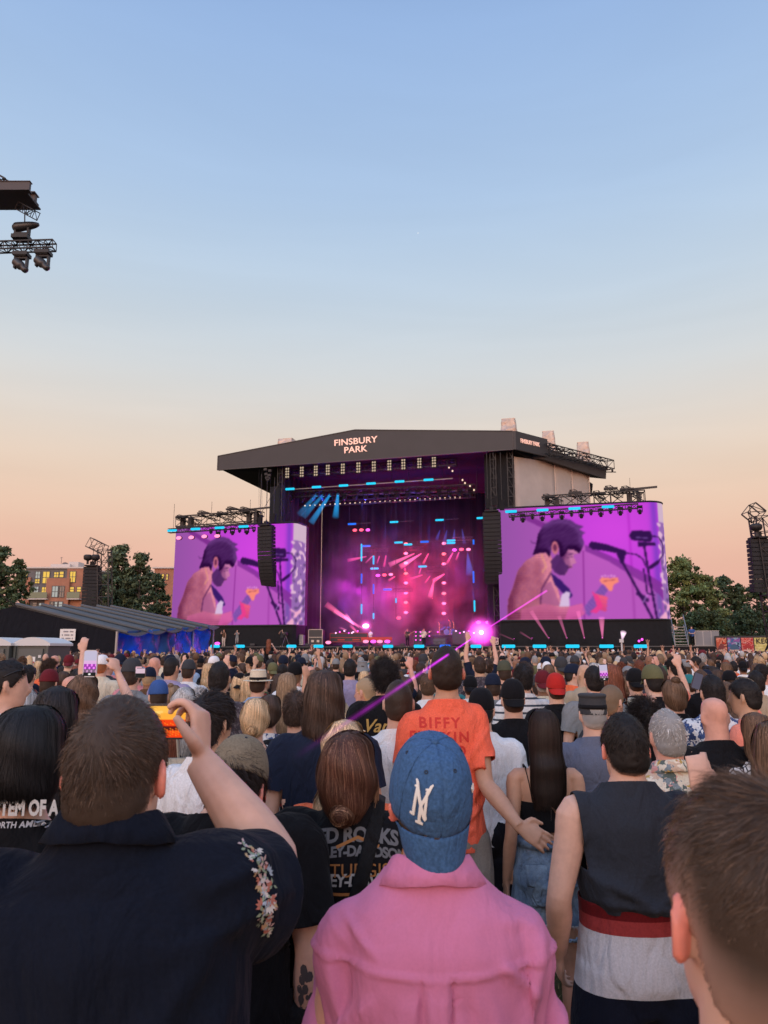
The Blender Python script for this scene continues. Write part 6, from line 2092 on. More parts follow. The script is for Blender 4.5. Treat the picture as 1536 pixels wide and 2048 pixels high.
# ================================================================== SCREENS, SPEAKERS, STAGE PEOPLE
def line_array(pos,rz,n,wpx,label,hang,curve=.9,w=1.3,h=.36,dep=.9,parts_detail=True,dark=None):
 """cabinets hung one under another, the string bending towards the bottom"""
 e=empty('line_array',pos,rz,label,'speaker','hanging speaker stacks')
 case=pmat('speaker_black',(.006,.006,.008),.7,bump=.004,bump_s=60);gr=pmat('speaker_grille',(.013,.013,.016),.8)
 bm_=bmesh.new();bmesh.ops.create_cube(bm_,size=1)
 for v in bm_.verts:
  v.co=Vector((v.co.x*w,v.co.y*dep+dep*.5,v.co.z*h*.94*(1-.16*(v.co.y>0))))
 bmesh.ops.bevel(bm_,geom=bm_.edges[:],offset=.015,segments=1,affect='EDGES')
 me=bpy.data.meshes.new('cabinet');bm_.to_mesh(me);bm_.free()
 g=MB();g.box((-w*.30,-.012,0),(w*.32,.02,h*.78));g.box((w*.30,-.012,0),(w*.32,.02,h*.78));g.box((0,-.004,0),(w*.18,.02,h*.7));g.box((w*.5+.01,dep*.3,0),(.03,.10,h*.5));g.box((-w*.5-.01,dep*.3,0),(.03,.10,h*.5))
 gme=g.me('grille')
 y,z,a=0.0,0.0,R(1.0)
 for i in range(n):
  o=link('cabinet',me,case,e);o.matrix_local=Matrix.Translation((0,y,z-h/2))@Matrix.Rotation(a,4,'X')
  q=link('grille',gme,gr,o)
  y+=math.sin(a)*h;z-=math.cos(a)*h
  a+=R(curve)*(.3+2.2*(i/n)**2)
 b=MB();b.box((0,dep*.4,.10),(w*.8,dep*1.3,.12));b.box((0,dep*.4,.35),(.35,.5,.4));b.bar((0,dep*.4,.5),(0,dep*.4,hang),.03)
 b.bar((0,-.1,.12),(0,dep*.4,.8),.02);b.bar((0,dep,.12),(0,dep*.4,.8),.02)
 b.build('hanging_frame',case,e)
 return e

def small_person(pos,rz,label,h=1.78,la='down',ra='down',sex='m',hair='short',hc='dark brown',top='tee',tc='black',legs='trousers',lc=(.02,.02,.03),skin='fair',w=1.0,group=None):
 s=h/1.76
 root=empty('person',pos,rz,label,'person',group);root.scale=(s,s,s)
 link('body',mid_body(sex,la,ra,w),skin_any(),root,SKIN[skin])
 if top:
  me=mid_shirt(sex,la,ra,w,top);m=cloth('cloth_plain',fold=.009)
  link('shirt',me,m if not me.materials else None,root,TC[tc])
 link('trousers' if legs=='trousers' else 'shorts',mid_legs(sex,w,legs),cloth('cloth_plain'),root,lc)
 if hair!='bald':link('hair',hair_for(hair),hair_mat(),root,tuple(2*c for c in HC[hc]))
 return root

def guitar(pos,rz,label,col):
 e=empty('guitar',pos,rz,label,'guitar','guitars played on the stage')
 m=pmat('guitar_%d'%int(col[0]*100),col,.3)
 V,F=hloft([(0,0,-.22,.05,.02,3),(0,0,-.20,.15,.022,3),(0,0,-.08,.17,.022,3),(0,0,.02,.11,.022,3),(0,0,.12,.13,.022,3),(0,0,.17,.06,.02,3)],24,14)
 T=Matrix.Rotation(R(62),4,'Y')
 link('guitar_body',mesh('guitar_body',*xf((V,F),T),True),m,e)
 b=MB();b.box((0,-.02,.46),(.05,.025,.62));b.box((0,-.02,.84),(.08,.02,.17));V_=np.concatenate(b.V)@np.array(T.to_3x3()).T
 link('guitar_neck',mesh('guitar_neck',V_,b.F),pmat('maple',(.45,.28,.14),.4),e)
 return e

def build_stage2(g):
 dark,alu,blk,cy,d=g['dark'],g['alu'],g['blk'],g['cy'],g['d']
 # --- right screen: flat face, right end curved back
 uA,zb=sp(1000,1240,-1.0);uB,_=sp(1337,1240,-1.0)
 zt=sp(1340,1004,-.6)[1]
 path=[(uA,-1.0),(uB-1.4,-1.0)]+[(uB-1.4+1.75*math.sin(a),-1.0+1.75*(1-math.cos(a))) for a in np.linspace(.1,PI/2,12)]+[(uB+.36,2.2)]
 e,P0,q=screen_thing(path,zb,zt,'right hand video screen curving back at its right end, showing a bearded guitarist on magenta')
 # --- left screen
 uC,zb2=sp(342,1251,-.6);uD,_=sp(585,1251,-.6)
 zt2=sp(345,1057,-.6)[1];vD=1.9
 uE=sp(611,1150,vD)[0]
 path=[(uC,-.6),(uD-.6,-.6)]+[(uD-.6+1.0*math.sin(a),-.6+1.0*(1-math.cos(a))) for a in np.linspace(.15,.9,7)]+[(uE,vD)]
 e2,_,_=screen_thing(path,zb2,zt2,'left hand video screen partly behind a hanging speaker stack, showing the same bearded guitarist')
 # --- trusses over the screens
 def over(x0,y0,x1,y1,v,label,z=None):
  a=sp(x0,y0,v);c=sp(x1,y1,v)
  e=sthing('overhead_truss',a[0],v,a[1],label,'truss')
  L_=c[0]-a[0];dz=c[1]-a[1]
  b=MB();b.truss((0,.5,0),(L_,.5,dz),1.15,.07,step=1.6,up=(0,0,1));b.build('main_truss',dark,e)
  for k,(t0,t1,hh) in enumerate(((0,.16,.55),(.28,.40,.85),(.52,.60,.6),(.64,.78,1.05),(.80,.97,.9))):
   b=MB();b.truss((L_*t0,.3,hh+dz*t0),(L_*t1,2.6,hh-.35+dz*t1),.5,.045,step=.8);b.box((L_*t0+.3,.6,hh+dz*t0),(1.3,.5,.16));b.build('spreader_truss',dark,e)
  b=MB();b.bar((L_*.80,1.5,1.0+dz),(L_*1.14,1.5,1.15+dz),.13);b.build('outrigger_beam',dark,e)
  for t in (.02,.12,.86,.95):
   b=MB();b.box((L_*t,1.2,-.1+dz*t),(.4,.6,1.3));b.build('support_frame',dark,e)
  return e
 over(1090,1003,1290,992,.8,'black truss on top of the right hand screen');over(352,1043,512,1031,.8,'black truss on top of the left hand screen')
 # --- truss in front of each screen with tubes and lamps
 def front(x0,y0,x1,y1,v,tubes,lamps,side):
  a=sp(x0,y0,v);c=sp(x1,y1,v)
  e=sthing('lamp_truss',a[0],v,a[1],'long black truss of lamps hung across the top of the %s screen'%side,'truss')
  b=MB();b.truss((0,0,0),(c[0]-a[0],0,c[1]-a[1]),.42,.045,step=.55);b.build('truss',dark,e)
  for t in (.05,.5,.95):
   b=MB();b.bar(((c[0]-a[0])*t,0,.2),((c[0]-a[0])*t,0,3.0),.02);b.build('hanging_cable',dark,e)
  for i,(x,y) in enumerate(tubes):
   u,z=sp(x,y,v-.35);tube_light(u,v-.35,z,1.1,cy,'level cyan tube on the lamp truss of the %s screen, '%side+['first from the left','second from the left','third from the left','fourth from the left'][i])
  for i,(x,y,on) in enumerate(lamps):
   u,z=sp(x,y,v-.1)
   if on:g['lamp'](x,y+3,v-.1,3.6,on,'glowing pink lamp on the truss over the %s screen, '%side+['leftmost','second','third','fourth'][i%4],sx=1.7,group='glowing lamps on the screen trusses')
   else:g['mover'](u,v-.1,z+.25,'dark lamp hanging from the truss of the %s screen, %s'%(side,['1st','2nd','3rd','4th','5th','6th','7th','8th','9th','10th','11th','12th','13th','14th'][i]+' from the left'),tilt=R((i%2)*22-8),sc=1.15 if i%2 else .8,group='dark lamps on the screen trusses')
  return e
 front(1018,1030,1276,1012,-2.0,[(1022,1023),(1085,1020),(1149,1017),(1216,1013.5)],[(1026+19.5*i,1037-1.4*i,None) for i in range(14)],'right hand')
 rd,pk=g['rd'],g['pkm']
 front(338,1062,508,1052,-1.6,[(344,1061),(391,1058),(439,1055.5),(487,1053)],[(358,1073,pk),(383,1072,pk),(409,1070,pk),(435,1069,pk)]+[(396+26*(i-4)*.55+26,1066-i*.6,None) for i in range(4,11)],'left hand')
 # --- hanging speakers at the stage
 p=sp(529,1052,-1.8);line_array(S(p[0],-1.8,p[1]),S_A+R(-6),17,0,'tall curved black speaker stack hanging in front of the left hand screen',5,curve=2.4,w=1.7,h=.385)
 p=sp(983,1024,-1.8);line_array(S(p[0],-1.8,p[1]),S_A+R(4),18,0,'tall curved black speaker stack hanging between the stage and the right hand screen',6,curve=1.9,w=1.7,h=.395)
 # black hoists and cables above them
 for x,y0,y1,t in ((520,948,1048,'left'),(547,955,1046,'left'),(976,905,1018,'right'),(989,905,1012,'right'),(1004,905,1020,'right')):
  a=sp(x,y1,-1.4);c=sp(x,y0,-1.4)
  e=sthing('chain_hoist',a[0],-1.4,a[1],'black chain hoist with its cable over the %s hand speaker stack, %s'%(t,{520:'outer one',547:'inner one',976:'left one',989:'middle one',1004:'right one'}[x]),'hoist','chain hoists above the speaker stacks')
  b=MB();b.box((0,0,.35),(.42,.42,.7));b.box((.1,0,.85),(.3,.3,.3));b.build('hoist',blk,e)
  b=MB();b.bar((0,0,1),(0,0,c[1]-a[1]),.03);b.build('chain',dark,e)
 b=MB()
 for x in (518,524,533,541):
  a=sp(x,940,-.2);c=sp(x,1045,-.2);b.bar((a[0],-.2,a[1]),(c[0],-.2,c[1]),.015,3)
 a=sp(557,968,-.2);c=sp(520,1030,-.2);b.bar((a[0],-.2,a[1]),(c[0],-.2,c[1]),.03,3)
 for k in range(12):
  a=sp(530+1.5*k,938+20*math.sin(k*.5),0);b.box((a[0],.2,a[1]),(.35,.3,.25))
 b.build('cable_bundle',dark,d)
 # --- stage front tubes
 for i,x in enumerate((430,480,583,637,690+5,776,838,890,952,1017,1079,1145,1213,1282)):
  u,z=sp(x,1292.5,-2.35)
  tube_light(u,-2.35,z,1.22 if x>990 else 1.0,cy if x!=890 else emat('blue_tube',(.02,.16,.85),1.2),['cyan tube on the stage edge by the left end, outermost','cyan tube on the stage edge under the left screen','cyan tube on the stage edge in front of the camera operator','cyan tube on the stage edge at the left of the red lamps','cyan tube on the stage edge before the four low pink lamps','cyan tube on the stage edge left of the guitarists','cyan tube on the stage edge right below the guitarists','deep blue dim tube on the stage edge below the drummer','cyan tube on the stage edge left of the dazzling light','cyan tube on the stage edge right of the dazzling light','cyan tube on the stage edge under the left half of the right screen','cyan tube on the stage edge below the grey figure','cyan tube on the stage edge under the right screen centre','rightmost cyan tube on the stage edge'][i],r=.15)
 # --- people on the stage
 def onstage(x,yfeet,v,label,**k):
  u,z=sp(x,yfeet,v);small_person(S(u,v,DECK),S_A+R(k.pop('rz',180)),label,group='performers and crew on the stage',**k);return u
 onstage(447,1289,-.7,'singer in cream trousers at the left end of the stage',sex='f',hair='long',hc='auburn',top='vest',tc='brown',lc=(.5,.42,.36),ra='phone')
 onstage(474,1289,-.5,'crew member with both hands raised beside the singer in cream trousers',hair='short',tc='grey',la='phone',ra='clap',lc=(.3,.28,.28))
 onstage(564,1290,-.5,'camera operator in black at the corner of the stage',tc='dark grey',la='phone',ra='phone',hair='crop')
 uG=onstage(815,1288,1.0,'guitarist in dark clothes at the centre of the stage',tc='dark grey',la='front',ra='phone',hair='long',hc='fair brown')
 uH=onstage(848,1287,1.2,'guitarist in a pale shirt at the centre of the stage',tc='cream',la='front',ra='phone',hair='short',hc='blond',top='long')
 onstage(741,1284,2.5,'keyboard player in white behind the low riser at the left',tc='white',la='front',ra='front',rz=150)
 onstage(899,1262,7.0,'drummer in a white shirt behind a blue drum kit',tc='white',la='clap',ra='up',hair='short',hc='brown')
 onstage(1144,1288,.6,'grey lit figure with a raised arm under the right screen',tc='light blue',la='down',ra='phone',lc=(.25,.3,.42))
 u=onstage(1386,1296,-1.0,'steward in a blue shirt standing by the stairs at the right of the stage',tc='blue',top='polo',la='front',ra='front',lc=(.008,.008,.01))
 guitar(S(uG,.72,DECK+1.08),S_A+R(0),'dark guitar held by the guitarist in dark clothes',(.05,.03,.03));guitar(S(uH,.92,DECK+1.08),S_A,'pale guitar held by the guitarist in the pale shirt',(.7,.6,.5))
 # drum kit on its riser
 u,_=sp(893,1262,6.2)
 r=sthing('drum_riser',u,7,DECK,'black riser under the drum kit with steps at its left','riser')
 b=MB();b.box((0,0,.62),(5.2,3,1.22));b.build('platform',blk,r)
 for k in range(5):
  b=MB();b.box((-3.2-.0,-1.2+.3*k,.12+.24*k),(1.2,.3,.04));b.build('step',pmat('step_grey',(.15,.14,.15),.5),r)
 for s_ in (-1,1):b=MB();b.bar((-2.5,-1.5,s_*0+1.2),(2.5,-1.5,1.2),.04);
 b.build('edge_strip',pmat('edge_grey'),r)
 k=sthing('drum_kit',u,6.3,DECK+1.23,'blue drum kit on the riser at the right of the guitarists','drum kit')
 dm=pmat('drum_blue',(.05,.12,.30),.25)
 for nme,(x,y,z),rr,ln,rot in (('bass_drum',(0,0,.3),.30,.4,True),('tom_drum',(-.25,-.05,.78),.16,.2,False),('tom_drum',(.2,-.05,.78),.16,.2,False),('floor_tom',(.6,.1,.4),.22,.45,False),('snare_drum',(-.5,.1,.6),.18,.16,False)):
  ax=Vector((0,1,0)) if rot else Vector((0,0,1));c=Vector((x,y,z));b=MB();b.bar(c-ax*ln/2,c+ax*ln/2,rr,18);b.build(nme,dm,k)
 for x,z in ((-.8,1.25),(.75,1.3),(.35,1.45)):
  b=MB();b.bar((x,.1,z),(x+.02,.1,z+.02),.26,18);b.bar((x,.12,0),(x,.12,z),.015);b.build('cymbal',pmat('brass',(.7,.5,.2),.25,1),k)
 # low risers, wedges, amps, cases
 def gear(x0,x1,y0,y1,v,name,label,cat,mat,depth=.6,frame=None,group=None):
  a,zb_=sp(x0,y1,v);c,zt_=sp(x1,y0,v)
  e=sthing(name,(a+c)/2,v,max(zb_,DECK),label,cat,group);w=c-a;h=zt_-max(zb_,DECK)
  b=MB();b.box((0,depth/2,h/2),(w,depth,h));b.build('case_body',mat,e)
  if frame:
   b=MB()
   for x in (-w/2,w/2):b.bar((x,-.02,0),(x,-.02,h),.035)
   for z in (0.02,h*.5,h):b.bar((-w/2,-.02,z),(w/2,-.02,z),.035)
   b.build('metal_edges',frame,e)
   b=MB();b.box((-w*.2,-.04,h*.25),(w*.18,.03,h*.14));b.box((w*.2,-.04,h*.25),(w*.18,.03,h*.14));b.build('latches',frame,e)
  return e
 gm=pmat('case_dark',(.03,.03,.035),.5);fr=pmat('case_alu',(.45,.43,.42),.35,.8)
 gear(1300,1320,1269,1290,.2,'flight_case','black flight case with metal edges under the right end of the right screen','case',gm,frame=fr)
 gear(984,996,1276,1289,.6,'flight_case','flight case standing right of the dazzling light','case',gm,frame=fr)
 gear(617,645,1259,1290,.8,'equipment_rack','tall equipment rack at the left wing of the stage','rack',gm,frame=fr)
 gear(590,606,1270,1290,.6,'equipment_rack','pale small equipment rack next to the tall rack','rack',pmat('rack_pale',(.25,.25,.28),.5),frame=fr)
 gear(660,735,1266,1284,2.8,'low_riser','long dark riser with tiny pink lamps at the left of the stage','riser',gm,1.5,frame=pmat('red_rail',(.5,.03,.03),.5))
 gear(905,952,1262,1288,3.2,'low_riser','dark riser with tiny pink lamps at the right of the stage','riser',gm,1.5)
 gear(866,891,1276,1289,1.8,'amplifier','grey amplifier cabinet right of the guitarists','amplifier',pmat('amp_grey',(.09,.09,.11),.7),frame=gm)
 gear(828,845,1262,1288,4.8,'lamp_grid_panel','dark panel carrying the small grid of magenta lamps','panel',gm,.3)
 gear(722,784,1274,1281,-.8,'red_rail','red rail above the four low pink lamps','rail',pmat('red_rail'),.1)
 for i,x in enumerate((500,610,800,1060,1100,1180,1245)):
  gear(x,x+9,1287,1291,-.9,'wedge_monitor','low black wedge speaker on the stage edge, '+['far left one','one by the racks','one left of the guitarists','first right of the dazzling light','second right of the dazzling light','one right of the grey figure','one under the right screen centre'][i],'speaker',gm,.5,group='wedge speakers on the stage edge')
 # camera on tripod by the operator
 u,_=sp(571,1289,-1.0)
 e=sthing('video_camera',u,-1.0,DECK,'video camera on a tripod at the corner of the stage','camera')
 b=MB()
 for a in (0,2.1,4.2):b.bar((.45*math.cos(a),.45*math.sin(a),0),(0,0,1.1),.03)
 b.build('tripod',alu,e);b=MB();b.box((0,0,1.3),(.3,.5,.3));b.bar((0,-.3,1.3),(0,-.5,1.3),.09,10);b.build('camera_body',gm,e)
 # white pole with a lamp in front (right of centre)
 u,z=sp(1244,1300,-3.2);e=sthing('flare_pole',u,-3.2,0,'thin white post standing before the stage under the right screen','post')
 b=MB();b.bar((0,0,0),(0,0,z+.65),.10,8,.07);b.box((0,0,z+.8),(.35,.25,.3));b.build('post',pmat('post_white',(.5,.5,.52),.5),e)
 # stairs and grey fence at the right of the stage
 a,_=sp(1351,1290,-.5);c,_=sp(1378,1290,-.5)
 e=sthing('stairs',(a+c)/2,-.5,DECK,'open metal stairs at the right end of the stage','stairs');w=c-a
 sm=pmat('stair_metal',(.30,.31,.33),.45,.6)
 for k in range(7):
  b=MB();b.box((0,.5+.28*k,.12+.27*k),(w,.30,.05));b.build('step',sm,e)
 for x in (-w/2,w/2):
  b=MB();b.bar((x,.3,0),(x,2.5,1.95),.05);b.bar((x,.3,1.0),(x,2.5,2.9),.04);b.bar((x,.3,0),(x,.3,1.0),.04);b.build('handrail',sm,e)
 a,z0=sp(1391,1290,-.6);c,_=sp(1440,1286,-.6);zt_=sp(1391,1262,-.6)[1]
 e=sthing('metal_fence',a,-.6,DECK,'grey panel fence beside the stairs at the right end of the stage','fence')
 w=c-a;H_=zt_-DECK
 for k in range(3):
  x0=w*k/3;x1=w*(k+1)/3
  b=MB();b.box(((x0+x1)/2,0,H_/2),(x1-x0-.05,.05,H_-.1));b.build('panel',pmat('fence_mesh',(.20,.205,.22),.6,bump=.01,bump_s=30),e)
  b=MB();b.bar((x0,0,0),(x0,0,H_+.03),.05);b.bar((x0,0,H_),(x1,0,H_),.045);b.bar((x0,0,.05),(x1,0,.05),.04);b.build('fence_post',sm,e)
 # posters on hoarding
 vP=-1.2
 xs=[1432,1454.5,1482,1508,1566]
 a,zt_=sp(1429,1273,vP)
 e=sthing('poster_hoarding',a,vP+.15,0,'dark hoarding carrying four music posters at the right edge','hoarding')
 c,_=sp(1570,1273,vP);b=MB();b.box(((c-a)/2,0,(zt_+.05)/2),(c-a,.12,zt_+.05));b.build('board',pmat('hoarding_dark',(.03,.03,.032),.7),e)
 def poster_col(kind):
  def f(N,K,vec):
   n=N.new('ShaderNodeTexNoise');n.inputs['Scale'].default_value=1.6;n.inputs['Detail'].default_value=3;n.inputs['Distortion'].default_value=.8
   m=N.new('ShaderNodeMapping');m.inputs['Scale'].default_value=(1.2,1,2.2);m.inputs['Location'].default_value=(kind*3.1,0,0);K.new(vec,m.inputs[0]);K.new(m.outputs[0],n.inputs[0])
   r=N.new('ShaderNodeValToRGB');c=r.color_ramp;c.interpolation='CONSTANT'
   cols=[[(.45,.10,.06),(.60,.25,.17),(.10,.02,.02),(.55,.06,.03)],[(.06,.14,.30),(.30,.10,.30),(.25,.40,.50),(.03,.04,.10)],[(.50,.05,.04),(.62,.22,.18),(.40,.03,.05),(.60,.35,.28)],[(.62,.56,.20),(.50,.42,.14),(.68,.62,.28),(.30,.26,.10)]][kind]
   c.elements[0].position=0;c.elements[0].color=(*cols[0],1);c.elements[1].position=.46;c.elements[1].color=(*cols[1],1)
   for i,p in ((2,.54),(3,.62)):
    q=c.elements.new(p);q.color=(*cols[i],1)
   K.new(n.outputs[0],r.inputs[0]);return r.outputs[0]
  return f
 for k in range(4):
  x0,_=sp(xs[k]+1,1290,vP);x1,_=sp(xs[k+1]-1,1290,vP)
  e=sthing('poster',(x0+x1)/2,vP,0,['red poster with pale shapes, leftmost on the hoarding','blue and purple poster, second on the hoarding','bright red poster, third on the hoarding','yellow poster with black letters at the right edge'][k],'poster','posters on the hoarding')
  b=MB();b.box((0,0,(zt_-.12+.9)/2),(x1-x0,.03,zt_-.12-.9));b.build('sheet',cloth('poster_print_%d'%k,pattern=poster_col(k),fold=.0,var=.02),e)
  ink=pmat('poster_ink_%d'%k,[(.02,.02,.02),(.02,.02,.03),(.12,.01,.01),(.02,.02,.015)][k],.7)
  if k<3:
   V,F=ellip((0,-.02,zt_-1.2),((x1-x0)*.38,.006,.55),20,8)
   link('round_emblem',mesh('round_emblem',V,F),pmat('emblem_%d'%k,[(.16,.03,.03),(.04,.10,.18),(.35,.03,.03)][k],.7),e)
   b=MB();b.box((0,-.03,zt_-1.2),((x1-x0)*.7,.008,.10));b.build('stripe',pmat('poster_pale',(.55,.42,.36),.8),e)
  else:
   cu=bpy.data.curves.new('t','FONT');cu.body='KEOGH';cu.align_x='LEFT';cu.size=.62;cu.offset=.012;cu.extrude=.004
   o=bpy.data.objects.new('t',cu);COL.objects.link(o);me=bpy.data.meshes.new_from_object(o.evaluated_get(bpy.context.evaluated_depsgraph_get()));bpy.data.objects.remove(o)
   me.transform(Matrix.Translation((-(x1-x0)/2+.12,-.03,zt_-.62))@Matrix.Rotation(PI/2,4,'X'));me.name='lettering';link('lettering',me,ink,e)
 # --- uplighters under the right screen and their beams
 mg,pkc,blc=(1.0,.12,.55),(1.0,.22,.50),(.05,.25,1.0)
 n=0
 for x0,y0,x1,y1,k,w in ((1028,1280,1000,1268,.5,.10),(1064,1279,1040,1264,.6,.12),(1098,1278,1062,1222,.9,.22),(1134,1278,1118,1232,.9,.2),(1169,1278,1156,1222,1.0,.22),(1205,1278,1203,1234,1.3,.30)):
  u,z=sp(x0,y0,-1.4);u1,z1=sp(x1,y1,-2.2)
  g['mover'](u,-1.3,z-.2,'small uplight on the stage floor under the right screen, '+['1st','2nd','3rd','4th','5th','6th'][n]+' from the left',up=True,sc=.55,mat=g['mag'],tilt=R(12),group='uplights under the right screen')
  beam(S(u,-1.4,z),S(u1,-2.2,z1),.05,w*1.0,pkc,2.6*k,.35*k,'pink light beam rising below the right screen, '+['1st','2nd','3rd','4th','5th','6th'][n]+' from the left');n+=1
 u,z=sp(1244,1281,-1.4);u1,z1=sp(1247,1264,-2.0);beam(S(u,-1.4,z),S(u1,-2.0,z1),.05,.28,(1,.7,.9),3,2.6,'short bright pink flare under the right screen')
 for x,y in ((1278,1282),(1284,1279)):g['lamp'](x,y,-1.2,2.0,g['mag'],'small magenta lamp near the flight case under the right screen',sx=1.0)
 # --- cyan beams at the top left of the stage
 for i,(x0,y0,x1,y1,k) in enumerate(((634,988,598,1030,.55),(647,989,606,1034,.7),(661,988,622,1046,1.2),(676,987,671,1035,1.2))):
  u,z=sp(x0,y0,3.6);u1,z1=sp(x1,y1,2.4)
  g['mover'](u,3.6,z+.3,'moving light shining a blue beam at the upper left, '+['leftmost','second','third','rightmost'][i],tilt=0,sc=.9,mat=g['cy'],group='moving lights with blue beams')
  beam(S(u,3.6,z),S(u1,2.4,z1),.14,.38,(.02,.36,.85),1.9*k,.25*k,'wide blue light beam at the upper left of the stage, '+['leftmost','second','third','steepest one at the right'][i])
 # --- pink beams over the stage
 B=[(733,1113,695,1121,.9,.22),(745,1112,731,1126,.8,.12),(759,1112,754,1127,.7,.10),(772,1111,768,1134,.9,.14),(829,1107,778,1130,.9,.30),(843,1107,800,1134,1.0,.34),(857,1107,846,1128,1.1,.16),(906,1105,893,1128,.9,.16),(918,1104,912,1120,.8,.12),(790,1153,777,1161,1.0,.16),(845,1150,820,1158,.8,.14),(860,1152,850,1166,.8,.12),(889,1148,866,1162,1.5,.24),(868,1160,860,1195,.8,.3),(842,1136,838,1148,.6,.1),
   (718,1255,652,1208,.9,.35),(728,1258,668,1222,.8,.25),(708,1250,690,1230,1.4,.30),(716,1266,700,1250,1.0,.2),(693,1260,678,1255,.8,.12)]
 for i,(x0,y0,x1,y1,k,w) in enumerate(B):
  v0=6.5 if y0<1200 else 3.0
  u,z=sp(x0,y0,v0);u1,z1=sp(x1,y1,v0-1)
  beam(S(u,v0,z),S(u1,v0-1,z1),.07,w,pkc if i%3 else (1,.15,.35),4.2*k,.5*k,'slanting pink light beam in the haze inside the stage')
 for i,(x0,y0,x1,y1) in enumerate(((880,1060,873,1080),(894,1060,888,1085),(909,1059,907,1085),(924,1058,929,1088),(935,1105,940,1150))):
  u,z=sp(x0,y0,6.5);u1,z1=sp(x1,y1,6);beam(S(u,6.5,z),S(u1,6,z1),.05,.22 if i<4 else .5,(.08,.2,.9),1.4,.15,'thin blue light beam at the upper right inside the stage')
 # --- the long magenta beam over the crowd
 u0,z0=g['laser'];L0=S(u0,.2,z0)
 e=at(540,1548,.62);
 me=None
 P0,P1=L0,Vector(e)
 Lh=(P1-P0).length
 for nm,kr,st in (('laser_beam',.58,.32),('core',.26,1.0)):
  V,F=tube([tuple(P0),tuple(P0.lerp(P1,.5)),tuple(P1)],[.12*kr,.064*kr,.0075*kr],12,40)
  m=bpy.data.materials.new('laser_light');m.use_nodes=True;nt=m.node_tree;nt.nodes.clear();N,K=nt.nodes,nt.links
  o_=N.new('ShaderNodeOutputMaterial');em=N.new('ShaderNodeEmission');tr=N.new('ShaderNodeBsdfTransparent');ad=N.new('ShaderNodeAddShader')
  em.inputs[0].default_value=(.62,.02,.72,1)
  gm_=N.new('ShaderNodeNewGeometry');ds=N.new('ShaderNodeVectorMath');ds.operation='DISTANCE';ds.inputs[1].default_value=tuple(P0);K.new(gm_.outputs['Position'],ds.inputs[0])
  rp=N.new('ShaderNodeMapRange');rp.inputs['From Min'].default_value=Lh-2.6;rp.inputs['From Max'].default_value=Lh-.08;rp.inputs['To Min'].default_value=st;rp.inputs['To Max'].default_value=.0;K.new(ds.outputs['Value'],rp.inputs[0])
  nz=N.new('ShaderNodeTexNoise');nz.inputs['Scale'].default_value=7;K.new(gm_.outputs['Position'],nz.inputs[0]);ml=N.new('ShaderNodeMath');ml.operation='MULTIPLY';K.new(nz.outputs[0],ml.inputs[0]);K.new(rp.outputs[0],ml.inputs[1])
  K.new(ml.outputs[0],em.inputs[1]);K.new(em.outputs[0],ad.inputs[0]);K.new(tr.outputs[0],ad.inputs[1]);K.new(ad.outputs[0],o_.inputs[0])
  me=link(nm,mesh(nm,V,F,True),m,me)
  if nm=='laser_beam':tag(me,'long magenta laser beam from the dazzling stage light over the heads of the crowd','laser beam')
 p1=sp(1094,1181,-6.0)
 beam(L0,S(p1[0],-6.0,p1[1]),.06,.11,(.8,.05,.75),5.0,2.2,'magenta laser beam rising from the dazzling light towards the right screen',name='laser_beam')
 # --- mist inside the stage: real scattering lit by added point lights
 fog=MB();fog.box(((g['uIl']+g['uIr'])/2,7.6,DECK+8.1),(g['uIr']-g['uIl']-.6,13.0,16.0))
 fm=bpy.data.materials.new('stage_mist');fm.use_nodes=True;nt=fm.node_tree;nt.nodes.clear();N,K=nt.nodes,nt.links
 vo=N.new('ShaderNodeVolumePrincipled');o_=N.new('ShaderNodeOutputMaterial');vo.inputs['Color'].default_value=(.9,.9,.95,1);vo.inputs['Anisotropy'].default_value=.2
 tc=N.new('ShaderNodeTexCoord');nz=N.new('ShaderNodeTexNoise');nz.inputs['Scale'].default_value=.22;nz.inputs['Detail'].default_value=2.5;nz.inputs['Distortion'].default_value=1.0;K.new(tc.outputs['Object'],nz.inputs[0])
 mr=N.new('ShaderNodeMapRange');mr.inputs['From Min'].default_value=.42;mr.inputs['From Max'].default_value=.66;mr.inputs['To Min'].default_value=.002;mr.inputs['To Max'].default_value=.05;K.new(nz.outputs[0],mr.inputs[0])
 sz=N.new('ShaderNodeSeparateXYZ');K.new(tc.outputs['Object'],sz.inputs[0]);hf=N.new('ShaderNodeMapRange');hf.inputs['From Min'].default_value=8.0;hf.inputs['From Max'].default_value=15.0;hf.inputs['To Min'].default_value=1;hf.inputs['To Max'].default_value=.04;K.new(sz.outputs['Z'],hf.inputs[0]);mz=N.new('ShaderNodeMath');mz.operation='MULTIPLY';K.new(mr.outputs[0],mz.inputs[0]);K.new(hf.outputs[0],mz.inputs[1]);cx_=(g['uIl']+g['uIr'])/2;s1=N.new('ShaderNodeMath');s1.operation='SUBTRACT';s1.inputs[1].default_value=cx_;K.new(sz.outputs['X'],s1.inputs[0]);s2=N.new('ShaderNodeMath');s2.operation='ABSOLUTE';K.new(s1.outputs[0],s2.inputs[0])
 s3=N.new('ShaderNodeMapRange');s3.inputs['From Min'].default_value=5.5;s3.inputs['From Max'].default_value=10.5;s3.inputs['To Min'].default_value=1;s3.inputs['To Max'].default_value=.12;K.new(s2.outputs[0],s3.inputs[0]);s4=N.new('ShaderNodeMath');s4.operation='MULTIPLY';K.new(mz.outputs[0],s4.inputs[0]);K.new(s3.outputs[0],s4.inputs[1]);K.new(s4.outputs[0],vo.inputs['Density']);K.new(vo.outputs[0],o_.inputs['Volume'])
 fo=splace(link('stage_mist',fog.me('stage_mist'),fm));tag(fo,'coloured mist drifting inside the stage','mist',kind='stuff')
